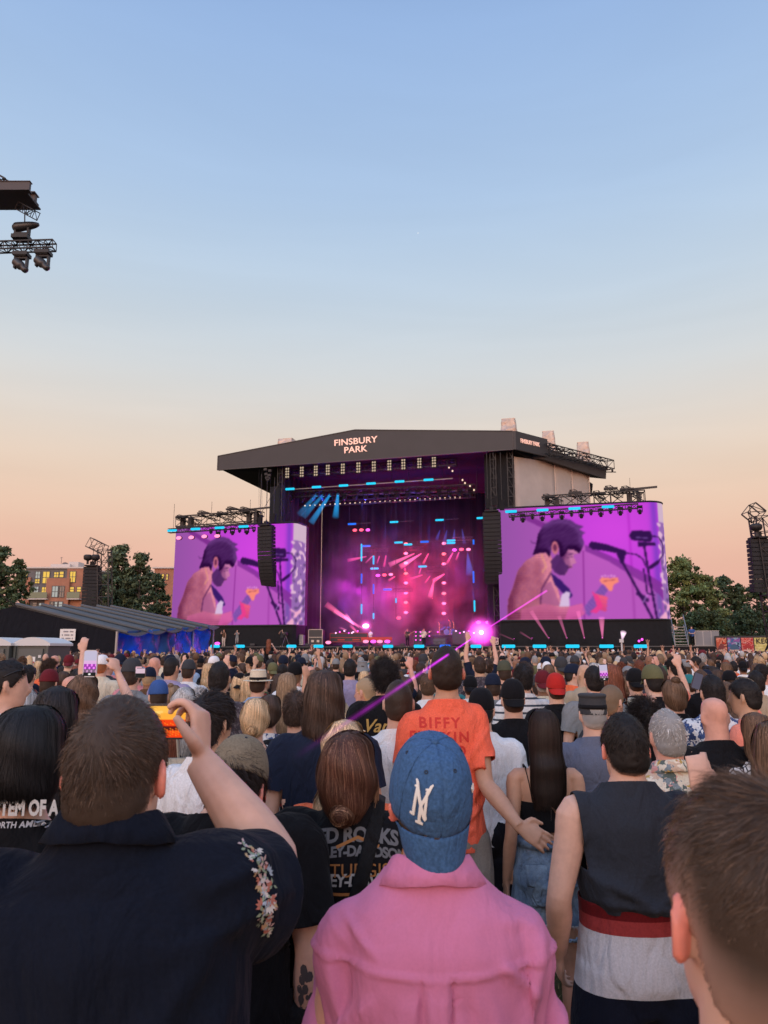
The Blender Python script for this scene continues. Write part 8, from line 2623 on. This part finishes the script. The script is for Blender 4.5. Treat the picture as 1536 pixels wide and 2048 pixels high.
# ================================================================== WHO STANDS WHERE
# px, py of the crown, distance, description, then options
J=(.035,.05,.10);DK=(.012,.012,.016);BG=(.30,.25,.18)
WHO=[
 (-185,1382,1.3,'person in a sleeveless dark top, a bare shoulder showing at the far left edge',dict(sex='f',hair='bob',top='vest',tc='dark grey',w=1.05)),
 (20,1322,4.0,'person in profile in a white t-shirt with sunglasses pushed up, at the left edge',dict(hair='short',hc='black',tc='white',yaw=-62,ra='front',shades=1)),
 (118,1376,3.0,'person with straight black hair directly behind the one in the band t-shirt',dict(sex='f',hair='longer',hc='black',tc='black')),
 (146,1349,5.6,'bald person in a white t-shirt near the left edge',dict(hair='bald',tc='white',skin='ruddy')),
 (100,1340,7.0,'person in a maroon cap and navy t-shirt with a hand raised before the marquee',dict(cap='maroon',tc='navy',ra='up')),
 (170,1352,4.6,'person with brown hair holding a phone up high in front of the marquee',dict(sex='f',hair='wavy',hc='brown',tc='dark grey',ra='phonehi')),
 (427,1377,3.0,'person with thick black hair and a beard in a loose white t-shirt',dict(hair='messy',hc='black',tc='white',yaw=-28,skin='olive',w=1.02,legs='trousers')),
 (330,1428,3.5,'person in a red top with a cream tote bag, half hidden by the raised hand',dict(sex='f',hair='long',hc='auburn',top='vest',tc='maroon')),
 (492,1512,2.7,'person in a bright orange cap and crimson top behind the khaki cap',dict(hair='crop',cap='orange',top='tee',tc='red')),
 (513,1397,4.3,'person in a white speckled blouse with a blond knot of hair and a blue strap',dict(sex='f',hair='bun',hc='blond',tc='speckled',strap=1)),
 (440,1324,5.6,'tall person with cropped dark hair in a grey patterned shirt',dict(hair='short',hc='black',top='polo',tc='patterned',skin='olive')),
 (517,1340,6.8,'person in a white hat with a black band and a light blue shirt',dict(hair='crop',hat=('fedora','cream'),top='long',tc='light blue')),
 (480,1347,8.5,'person in a black cap and denim shirt left of the white hat',dict(cap='black',capback=True,tc='blue',hc='blond',sex='f',hair='bob')),
 (378,1320,9.0,'person in a grey cap and white printed t-shirt',dict(cap='dark grey',tc='white')),
 (575,1345,6.3,'person in an orange halter top with streaked blond hair',dict(sex='f',hair='long',hc='fair brown',top='vest',tc='orange',skin='tan')),
 (540,1390,5.0,'person in a blue floral shirt left of the long haired navy t-shirt',dict(sex='f',hair='bun',hc='dark brown',tc='blue floral')),
 (592,1378,4.6,'person in a black t-shirt with red stripes, hands joined behind the back',dict(sex='f',hair='messy',hc='dark brown',tc='red striped',la='behind',ra='behind',lc=(.25,.28,.34))),
 (650,1341,3.6,'broad person with shoulder length dark auburn hair in a plain navy t-shirt',dict(sex='m',hair='bob',hc='dark brown',tc='navy',w=1.04,legs='trousers',big=1)),
 (690,1447,2.75,'person with pale pink and blond hair, sunglasses on top and an orange t-shirt',dict(sex='f',hair='wavy',hc='blond',tc='orange',shades=2,txt=('BIFFY','rust_ink',.05,.0,1.33))),
 (770,1313,5.6,'person with short curly black hair in a black t-shirt with gold script on the back',dict(hair='curly',hc='black',tc='black',w=1.08,txt=('Vans','gold_ink',.12,-.04,1.30),txt2=('[8] tops','gold_ink',.08,-.0,1.17))),
 (740,1352,6.4,'person with long brown hair in a pale flowered top',dict(sex='f',hair='longer',hc='brown',tc='floral')),
 (797,1360,3.9,'person with a shaved head in a plain white t-shirt left of the tall orange t-shirt',dict(hair='crop',hc='dark brown',tc='white',w=1.02)),
 (855,1348,7.0,'person in a white t-shirt with a dark cross strap behind the tall person',dict(hair='short',tc='white',hc='brown')),
 (962,1378,4.5,'person in a black cap and white t-shirt with black shorts beside the tall person',dict(cap='black',capback=True,tc='white',lc=DK,w=1.04,yaw=-8)),
 (1024,1360,5.0,'person in a black cap and black t-shirt in front of the striped shirt',dict(cap='black',tc='black',w=1.08,capback=True)),
 (1045,1325,6.6,'person with dark wavy hair in a white t-shirt with thin dark stripes',dict(hair='messy',hc='black',tc='striped')),
 (1008,1322,8.5,'person in a camouflage cap holding both hands up to the mouth',dict(cap=(.07,.075,.05),tc='black',la='phone',ra='phone')),
 (985,1348,7.2,'person in a navy cap and grey t-shirt',dict(cap='navy',tc='grey')),
 (940,1352,8.0,'person in a dark bandana style cap and white t-shirt',dict(cap='black',capback=True,tc='white')),
 (1110,1343,6.3,'person in a bright red cap worn back to front and a black t-shirt',dict(cap='red',capback=True,hair='messy',tc='black',hc='dark brown',w=1.1)),
 (1075,1352,8.0,'person in a dark cap at the right of the striped t-shirt',dict(cap='dark grey',tc='green')),
 (1183,1386,4.2,'person in a grey flat topped cap and slate blue shirt',dict(hat=('flat','dark grey'),hair='crop',hc='grey',top='polo',tc='slate blue',w=1.08)),
 (1186,1332,6.2,'tall person with dark cropped hair in a grey t-shirt',dict(hair='short',hc='black',tc='grey',w=1.08)),
 (1222,1370,4.9,'person with a shaved head and glasses turned to the right in a dark grey t-shirt',dict(hair='crop',hc='fair brown',tc='dark grey',yaw=-50,glasses=1)),
 (1222,1328,6.6,'person with long auburn hair in a pale yellow patterned top',dict(sex='f',hair='long',hc='auburn',tc='cream',ra='phone')),
 (1268,1338,7.2,'person in a black cap and black top left of the topknot',dict(cap='black',capback=True,tc='black',w=1.05)),
 (1285,1392,4.9,'person with a great mass of curly black hair and black clothes',dict(sex='f',hair='afro',hc='black',tc='black')),
 (1343,1340,5.4,'person with a brown topknot in a black t-shirt with red marks on the sleeves',dict(hair='topbun',hc='brown',tc='black',w=1.1,la='phone',txt=('Maiden','ink_white',.06,0,1.34),redm=1)),
 (1325,1333,10,'person in a green cap',dict(cap='green',tc='dark grey')),
 (1377,1350,9.0,'person in a teal and white cap left of the raised phone',dict(cap='teal',tc='navy',ra='phone')),
 (1421,1350,5.0,'person with dark hair in a blue and white leaf patterned shirt',dict(hair='short',hc='black',tc='blue floral',la='cross',ra='cross')),
 (1450,1365,5.6,'person with very long brown hair behind the bald head',dict(sex='f',hair='longer',hc='brown',tc='grey')),
 (1425,1391,4.1,'bald broad person in a black t-shirt at the right',dict(hair='bald',tc='black',skin='ruddy',w=1.12)),
 (1330,1420,3.3,'grey haired person in a pale flowered shirt',dict(hair='short',hc='grey',top='polo',tc='floral',w=1.04,skin='ruddy',collar=1)),
 (1485,1358,5.0,'person in profile with dark hair in a salmon t-shirt at the right edge',dict(hair='short',hc='black',tc='salmon',yaw=48,skin='olive')),
 (1508,1425,4.0,'person in a black and white maze patterned top at the right edge',dict(sex='f',hair='long',hc='brown',tc='maze',top='vest')),
 (1552,1440,2.3,'person beyond the right edge raising a left hand with a red wristband',dict(sex='f',hair='long',hc='brown',top='vest',tc='dark grey',la=[(.178,-.01,1.40),(.235,.10,1.20),(.20,.12,1.475),(-.06,.1,1),(0,1,0),.22],band=1)),
 (1400,1340,8.0,'person holding a phone above the leaf patterned shirt',dict(hair='short',tc='black',ra='phonehi',hc='brown')),
 (370,1378,5.2,'person with grey swept hair in a dark jacket',dict(hair='wavy',hc='grey',top='long',tc='black',sex='f')),
 (318,1362,6.0,'person in a blue cap and white t-shirt behind the raised phone',dict(cap='blue',tc='white',ra='phone',yaw=25)),
 (265,1318,6.5,'person in a grey and white cap behind the close brown haired head',dict(cap='dark grey',brim='white',tc='grey')),
 (400,1372,5.6,'person in an orange t-shirt with grey curls',dict(sex='f',hair='messy',hc='grey',tc='orange')),
 (310,1313,10,'bald person in a grey top in front of the blue marquee sheets',dict(hair='bald',tc='grey',skin='ruddy')),
 (205,1311,9.5,'ginger haired person in a cream top with a white visor',dict(hair='short',hc='ginger',tc='cream',cap='white')),
 (30,1362,5.0,'person in a dark flowered top with brown hair at the left',dict(sex='f',hair='bob',hc='brown',tc='dark floral')),
 (58,1330,8.0,'person with sunglasses on a dark cropped head in a patterned dark shirt',dict(hair='short',hc='black',tc='dark floral',shades=1)),
 (50,1378,4.6,'grey haired person in a red top just left of the long black hair',dict(sex='f',hair='bob',hc='grey',tc='red')),
 (628,1340,9.0,'person with a brown bun and dark top between the blond halter and the navy t-shirt',dict(sex='f',hair='bun',hc='brown',tc='olive')),
 (700,1318,9.0,'person with short dark hair in a mauve t-shirt',dict(hair='short',hc='black',tc='lilac')),
 (725,1322,11,'person in a grey knitted hat',dict(hat=('bucket','grey'),tc='dark grey')),
 (748,1318,12,'person in a pale blue flowered shirt',dict(tc='blue floral',hc='brown')),
 (1160,1330,11,'person with long brown hair and a pale blue top',dict(sex='f',hair='long',hc='brown',tc='light blue')),
 (1082,1327,14,'person in a white cap near the middle of the crowd',dict(cap='white',tc='grey')),
 (1105,1317,15,'bald person in a cream t-shirt near the middle of the crowd',dict(hair='bald',tc='cream')),
 (1412,1340,10,'person in a navy cap and dark top right of the raised phone',dict(cap='navy',tc='black')),
 (1458,1342,8.5,'person in a black cap and pink t-shirt',dict(cap='black',tc='pink')),
 (1510,1342,7.5,'person with black hair and glasses at the right edge',dict(hair='short',hc='black',tc='beige',glasses=1)),
 (960,1311,13,'ginger haired person with both arms raised',dict(hair='short',hc='ginger',la='high',ra='up',tc='navy',w=.95)),
 (672,1318,15,'person in a dark hooded top with a pale cap',dict(cap='grey',tc='black')),
]

def build_named():
 for px,py,d,lab,o in WHO:
  o=dict(o);ex={k:o.pop(k,None) for k in ('shades','strap','txt','txt2','glasses','band','collar','big','redm')}
  la=o.get('la')
  if isinstance(la,list):
   ARMS['wristband']=la;o['la']='wristband'
   r=mid(px,py,d,lab,**o)
  else:r=mid(px,py,d,lab,**o)
  HM=head_mat()
  if ex['big']:
   for c in r.children:
    if c.name.startswith('hair'):c.scale=(1.0,1.02,1.0)
  tee=[c for c in r.children if c.name.split('.')[0] in ('t_shirt','shirt','vest_top')][0]
  if ex['shades'] or ex['glasses']:
   up=.085 if ex['shades'] else .022
   V=[]
   b=[]
   for s_ in (-1,1):
    b.append(ellip((s_*.034,.098-(up-.02)*.5,up),(.026,.006,.020),12,6));b.append(tube([(s_*.062,.092-(up-.02)*.5,up),(s_*.083,.02,up-.01+0),(s_*.082,-.03,up-.035)],[.003]*3,6,6))
   b.append(tube([(-.012,.10-(up-.02)*.5,up),(.012,.10-(up-.02)*.5,up)],[.003]*2,6))
   if ex['shades']==2:b.append(tube([(-.088+.176*t,.015-.085*math.sin(t*PI)*-.3,.098+.022*math.sin(t*PI)) for t in np.linspace(0,1,14)],[.0035]*14,6))
   link('sunglasses' if ex['shades'] else 'glasses',mesh('glasses',*xf(joinp(b),HM),True),pmat('gold_frame',(.55,.42,.28),.3,.8) if ex['shades']==2 else pmat('eyewear_black',(.01,.01,.012),.2),r)
  if ex['strap']:
   T=BVHTree.FromPolygons([v.co for v in tee.data.vertices],[p.vertices[:] for p in tee.data.polygons])
   P=[]
   for t in np.linspace(0,1,18):
    x,z=-.085+.20*t,1.455-.46*t;h=T.ray_cast(Vector((x,-1,z)),Vector((0,1,0)));P.append((x,(h[0].y if h[0] else-.12)-.004,z))
   bag=empty('cross_body_bag',r.location,0,'blue bag on a bright blue strap over the white speckled blouse','bag');bag.scale=r.scale
   link('bag_strap',mesh('bag_strap',*tube([(-.09,.0,1.47)]+P+[(.15,-.05,.95)],[.014]*20,8,flat=.2,up=(0,1,0)),True),cloth('blue_strap',(.02,.22,.55)),bag)
   link('pouch',mesh('pouch',*hloft([(.17,-.06,.84,.04,.06,4),(.17,-.06,.86,.05,.08,4),(.17,-.06,.95,.05,.08,4),(.17,-.06,.97,.04,.06,4)],16,8),True),cloth('blue_strap'),bag)
  pmat('gold_ink',(.42,.26,.07),.7)
  for t in (ex['txt'],ex['txt2']):
   if t:text_on(tee.data,t[0],t[2],(t[3],t[4]),tee,_mc[t[1]],bold=.002,shear=.35 if t[1]=='gold_ink' else 0,off=.004)
  if ex['redm']:
   stroke_on(tee.data,[([(sx*.17,1.36-.06*k),(sx*.235,1.375-.06*k)],.02) for sx in (-1,1) for k in range(4)],.02,(0,0),tee,pmat('red_ink',(.38,.03,.02),.7),'print',off=.005)
  if ex['collar']:collar_part(tee,pat('floral'),1.525,1.470,.066,.096,.28)
  if ex['band']:
   w_=Vector(la[2])*1.0;w_.x*=-1;e_=Vector(la[1]);e_.x*=-1;dd=(w_-e_).normalized()
   link('wristband',mesh('wristband',*tube([tuple(w_-dd*.05),tuple(w_-dd*.03)],[.031,.030],14),True),pmat('wristband_red',(.65,.03,.05),.5),r)
 # phones
 def scr(x,z):
  c=np.zeros((len(x),3));c[:]=(.55,.50,.66);m=z<.25
  c[m]=(.75,.45,.75);n=np.sin(x*9+2)*np.sin(z*13)
  c[(z<-.05)]=(.35,.05,.42);c[(z<-.05)&(n>.2)]=(.95,.25,.95);c[z<-.45]=(.20,.12,.20);c[(z<-.45)&(n>.3)]=(.6,.3,.55);c[z<-.72]=(.02,.02,.02);c[(z<-.72)&(x*x*.5+(z+.85)**2*8<.03)]=(.9,.9,.9)
  return c
 phone_thing(at(181,1327,4.05),Matrix.Rotation(R(0),4,'Z'),'phone in a pale case held up before the marquee, showing the stage',scr=scr,w=.074,h=.142,back=(.5,.5,.52))
 phone_thing(at(281,1346,5.3),Matrix.Rotation(R(90),4,'Y'),'dark phone held sideways above the close brown haired head',scr=lambda x,z:np.where((x>.1)[:,None],(.02,.02,.02),(.7,.5,.6)),w=.07,h=.075)
 phone_thing(at(278,1338,6.3),Matrix.Rotation(R(0),4,'Y'),'small bright pink phone screen behind the sideways phone',scr=lambda x,z:np.tile((.95,.55,.65),(len(x),1))*(1-.3*(np.abs(z)>.5))[:,None],w=.06,h=.05)
 phone_thing(at(1207,1345,6.0),Matrix.Rotation(R(-3),4,'Y'),'phone held up beside the tall person in a grey t-shirt',scr=scr,w=.07,h=.13)
 phone_thing(at(1394,1362,4.9),Matrix.Rotation(R(20),4,'Y'),'black phone held up near the blue leaf patterned shirt',scr=lambda x,z:np.tile((.10,.09,.13),(len(x),1)),w=.06,h=.11)
 # tote bag of the person in red
 b=at(322,1600,3.15);e=empty('tote_bag',(b.x,3.15,b.z-.18),0,'cream cotton tote bag left of the loose white t-shirt','bag')
 V,F=hloft([(0,0,0,.10,.03,4),(0,0,.03,.125,.05,4),(0,0,.22,.12,.045,4),(.02,0,.34,.09,.02,4)],20,12);link('cloth_body',mesh('cloth_body',V+snoise(V*12)[:,None]*.008,F,True),cloth('tote_cream',(.42,.36,.27),fold=.01),e)
 link('handle',mesh('handle',*tube([(-.06,0,.32),(-.03,.02,.46),(.03,.03,.46),(.06,.02,.32)],[.012]*4,6,20,flat=.3),True),cloth('tote_cream'),e)

# people further back: still one by one, drawn from a few builds and dressed differently
def build_individuals(count):
 rng=random.Random(77)
 hs={'m':['short','short','crop','messy','bald','short','curly','crop'],'f':['long','longer','wavy','bob','bun','pony','topbun','long']}
 words={'short':'short {c} hair','crop':'cropped {c} hair','messy':'tousled {c} hair','bald':'a bald head','curly':'curly {c} hair','long':'long {c} hair','longer':'very long {c} hair','wavy':'wavy {c} hair','bob':'a {c} bob','bun':'a low {c} bun','pony':'a {c} ponytail','topbun':'a {c} topknot'}
 cols=['black']*7+['navy']*4+['white']*4+['grey','dark grey','dark grey','light blue','blue','green','red','maroon','orange','pink','olive','teal','lilac','beige','cream','brown','salmon','striped','dark floral','floral','patterned']
 hcs=['black','black','dark brown','dark brown','dark brown','brown','brown','fair brown','blond','auburn','grey']
 placed=[(at(p[0],p[1],p[2]).x,p[2]) for p in WHO]+[(at(a,1400,d).x,d) for a,d in ((228,1.3),(858,1.5),(1512,.7),(1246,2.55),(892,3.9),(1084,3.6),(706,2.1),(68,2.0),(466,1.95))]
 seen={}
 n=0;tries=0;d=6.4
 areas=[(90,'far left'),(235,'below the marquee sign'),(335,'by the blue sheets'),(430,'below the left screen edge'),(520,'mid left screen'),(612,'right end of left screen'),(720,'left of the stage'),(800,'below the pink lamps'),(880,'below the guitarists'),(965,'below the drummer'),(1030,'below the dazzling light'),(1120,'left half of right screen'),(1240,'mid right screen'),(1345,'right end of right screen'),(1430,'below the stairs'),(9999,'below the posters')]
 while n<count and tries<20000:
  tries+=1
  d=6.4+(n/count)**.8*13.5+rng.uniform(-.5,.5)
  px=rng.uniform(-20,1556)
  x=(px-768)/F_PX*d
  if any((x-a)**2+((d-b)*1.1)**2<.42**2 for a,b in placed):continue
  if px<140 and d>18:continue
  placed.append((x,d))
  sex=rng.choice('mf');hair=rng.choice(hs[sex]);hc=rng.choice(hcs);tc=rng.choice(cols)
  H=rng.uniform(1.68,1.84) if sex=='m' else rng.uniform(1.58,1.72)
  pose=rng.choice(['down']*12+['front']*5+['wave','phone','phone','clap'])
  la,ra=(pose,'down') if pose in ('wave','phone') and rng.random()<.5 else (('down',pose) if pose in ('wave','phone') else (pose,pose))
  cap=rng.choice([None]*9+['black','black','navy','navy','grey','dark grey','maroon','white','olive']) if hair in ('short','crop','bald') else None
  back=rng.random()<.4
  yaw=rng.choice([0,0,0,-12,10,-22,24,60,-55])+rng.uniform(-6,6)
  w=rng.choice([.98,1.08]) if sex=='m' else 1.0
  p=Vector((x,d,H));
  py=1024-F_PX*math.tan(math.atan2(H-CAM_Z,d)-PITCH)
  head=('a {} {}cap'.format(cap,'backward ' if back else '')) if cap else words[hair].format(c=hc)
  arm={'wave':', hand raised','phone':', hand by face','clap':', clapping'}.get(pose,'')
  area=next(t for lim,t in areas if px<lim)
  lab='person with {}, {} top{}, {}'.format(head,tc,arm,area)
  if lab in seen:continue
  seen[lab]=1
  mid(px,py,d,lab,sex=sex,hair=hair,hc=hc,top='tee',tc=tc,la=la,ra=ra,yaw=yaw,w=w,skin=rng.choice(['fair','fair','pale','tan','ruddy','olive','brown']),legs='trousers' if n%2 else 'shorts',lc=rng.choice([J,DK,BG]),cap=cap,capback=back,turn=rng.choice([0,0,1,2,3]))
  n+=1
 # someone sitting on another person's shoulders
 s_=mid(538,1276,25,'person in a black top sitting on shoulders high above the crowd below the left screen',sex='f',hair='long',hc='auburn',top='vest',tc='black',la='down',ra='phone',skin='fair',lc=(.30,.38,.48))
 s_.scale=(.94,.94,.94);s_.location.z=at(538,1276,25).z-1.77*.94
 mid(538,1319,24.9,'person carrying the one in the black top on the shoulders',hair='short',tc='black',w=1.08,H_=1) if False else mid(538,1322,24.9,'person carrying the one in the black top on the shoulders',hair='short',tc='black',w=1.08)
 return placed

def build_mass():
 """the packed crowd between about 19 m and the stage: too many to count"""
 rng=np.random.RandomState(9)
 V,Fq,C,n0=[],[],[],0
 def unit(parts):
  vs,fs,cs,n=[],[],[],0
  for (v,f),ci in parts:
   f=[g for g in f if True]
   for g in f:
    if len(g)==4:fs.append([x+n for x in g])
    elif len(g)==3:fs.append([g[0]+n,g[1]+n,g[2]+n,g[2]+n])
    else:
     for k in range(1,len(g)-2,2):fs.append([g[0]+n,g[k]+n,g[k+1]+n,g[k+2]+n])
   vs.append(v);cs.append(np.full(len(v),ci));n+=len(v)
  return np.concatenate(vs),np.array(fs),np.concatenate(cs)
 def make(hair,arms,lod):
  ns=7 if lod else 5
  P=[(hloft([(0,0,.9,.17,.11),(0,0,1.15,.16,.105),(0,0,1.34,.19,.115),(0,-.01,1.41,.18,.09),(0,-.015,1.475,.08,.06)] if lod else [(0,0,1.1,.17,.11),(0,0,1.38,.20,.10),(0,-.015,1.47,.09,.06)],ns),0)]
  if lod:P.append((tube([(0,-.015,1.46),(0,-.01,1.56)],[.056,.052],6),1))
  P.append((ellip((0,0,1.63),(.074,.094,.118),ns,5),1))
  if hair==0:P.append((ellip((0,-.012,1.648),(.083,.102,.118),ns,6 if lod else 4),2))
  if hair==1:
   P.append((ellip((0,-.014,1.645),(.088,.104,.120),ns,6),2));P.append((hloft([(0,-.06,1.66,.086,.06),(0,-.08,1.5,.10,.045),(0,-.12,1.30,.085,.03)],6),2))
  if hair==2:P.append((hloft([(0,0,1.665,.086,.108),(0,0,1.72,.080,.10),(0,0,1.765,.045,.06)],ns),3));P.append((hloft([(0,.10,1.663,.07,.075),(0,.10,1.675,.065,.07)],6),3));P.append((ellip((0,-.015,1.60),(.080,.098,.085),6,5),2))
  if hair==4:P.append((ellip((0,-.02,1.66),(.115,.125,.125),ns,6),2))
  for s_,a in zip((-1,1),arms):
   if a==0 and not lod:pass
   elif a==0:P.append((tube([(s_*.20,0,1.40),(s_*.25,-.02,1.13),(s_*.24,.08,.92)],[.058,.045,.03],5),0))
   else:
    el=(s_*(.29 if a==1 else .26),.10,1.50 if a==1 else 1.60);wr=(s_*(.23 if a==1 else .19),.16,1.72 if a==1 else 1.86)
    P.append((tube([(s_*.19,0,1.41),tuple((np.array((s_*.19,0,1.41))+el)/2)],[.06,.05],5),0));P.append((tube([tuple((np.array((s_*.19,0,1.41))+el)/2),el,wr],[.044,.036,.024],5),1))
    w=np.array(wr)
    P.append((tube([tuple(w),tuple(w+[0,.01,.09])],[.032,.034],5,flat=.45),1))
    for o_ in () if not lod else ((-.024,.08),(.0,.09),(.024,.075)):P.append((tube([tuple(w+[o_[0],.01,.08]),tuple(w+[o_[0]*1.9,.0,.08+o_[1]])],[.011,.008],4),1))
  return unit(P)
 arms=[(0,0),(0,0),(0,1),(1,0),(2,1),(0,2)]
 lib=[[make(h,a,l) for h in (0,1,2,3,4) for a in arms] for l in (1,0)]
 clothes=np.array([TC[k] for k in (['black']*12+['navy']*4+['dark grey']*6+['white']*3+['grey','light blue','blue','green','red','orange','pink','olive','beige','cream','brown','maroon','teal','lilac'])])
 hcol=np.array([HC[k] for k in ('black','black','black','dark brown','dark brown','dark brown','dark brown','brown','brown','fair brown','blond','grey')])
 caps=np.array([TC[k] for k in ('black','black','navy','dark grey','white','grey','olive','maroon')])
 skn=np.array([SKIN[k] for k in ('fair','fair','pale','tan','ruddy','olive','brown')])
 y=20.0;cnt=0
 while y<74:
  half=y*.56+1;step=.60+.004*(y-20)
  x=-half
  while x<half:
   xx=x+rng.uniform(-.16,.16);yy=y+rng.uniform(-.22,.22);x+=step*rng.uniform(.8,1.25)
   q=Vector((xx,yy,0))-S_O
   if q.dot(SV_)>-4.2 and q.dot(SU)>-20:continue
   if q.dot(SV_)>-4.2:continue
   if xx<-7.4 and 21<yy<23.5 and xx<-10.3:continue
   if yy>36.5 and xx<-10.4-(yy-38)*.02:continue
   l=0 if yy<42 else 1
   far=np.clip((yy-30)/35,0,1)
   a=rng.choice(6,p=[.46-.22*far,.46-.22*far,.03+.12*far,.03+.12*far,.01+.10*far,.01+.10*far])
   h=rng.choice(5,p=[.42,.30,.15,.05,.08])
   v,f,c=lib[l][h*6+a]
   s=rng.normal(1.0,.045)*(.985 if h!=1 else .945)
   an=rng.normal(0,.35);ca,sa=math.cos(an),math.sin(an)
   v2=v*s*[rng.uniform(.93,1.12),1,1]
   v2=np.c_[v2[:,0]*ca-v2[:,1]*sa+xx,v2[:,0]*sa+v2[:,1]*ca+yy,v2[:,2]]
   pal=np.array([clothes[rng.randint(len(clothes))],skn[rng.randint(len(skn))],hcol[rng.randint(len(hcol))],caps[rng.randint(len(caps))]])
   V.append(v2);Fq.append(f+n0);C.append(pal[c]);n0+=len(v);cnt+=1
  y+=.62+.004*(y-20)
 Fq=np.concatenate(Fq)
 me=mesh('crowd',np.concatenate(V),Fq[:,:4],True,np.concatenate(C))
 me.validate()
 tag(link('crowd',me,pmat('crowd_mixed',attr=True,rough=.75,spec=.2)),'dense crowd of heads and raised hands reaching to the stage','crowd',kind='stuff')
 print('CROWD',cnt,len(Fq))

# ================================================================== BUILD
build_ground()
_g=build_stage()
build_stage2(_g)
build_park()
build_star()
build_heroes()
build_named()
build_individuals(225)
build_mass()
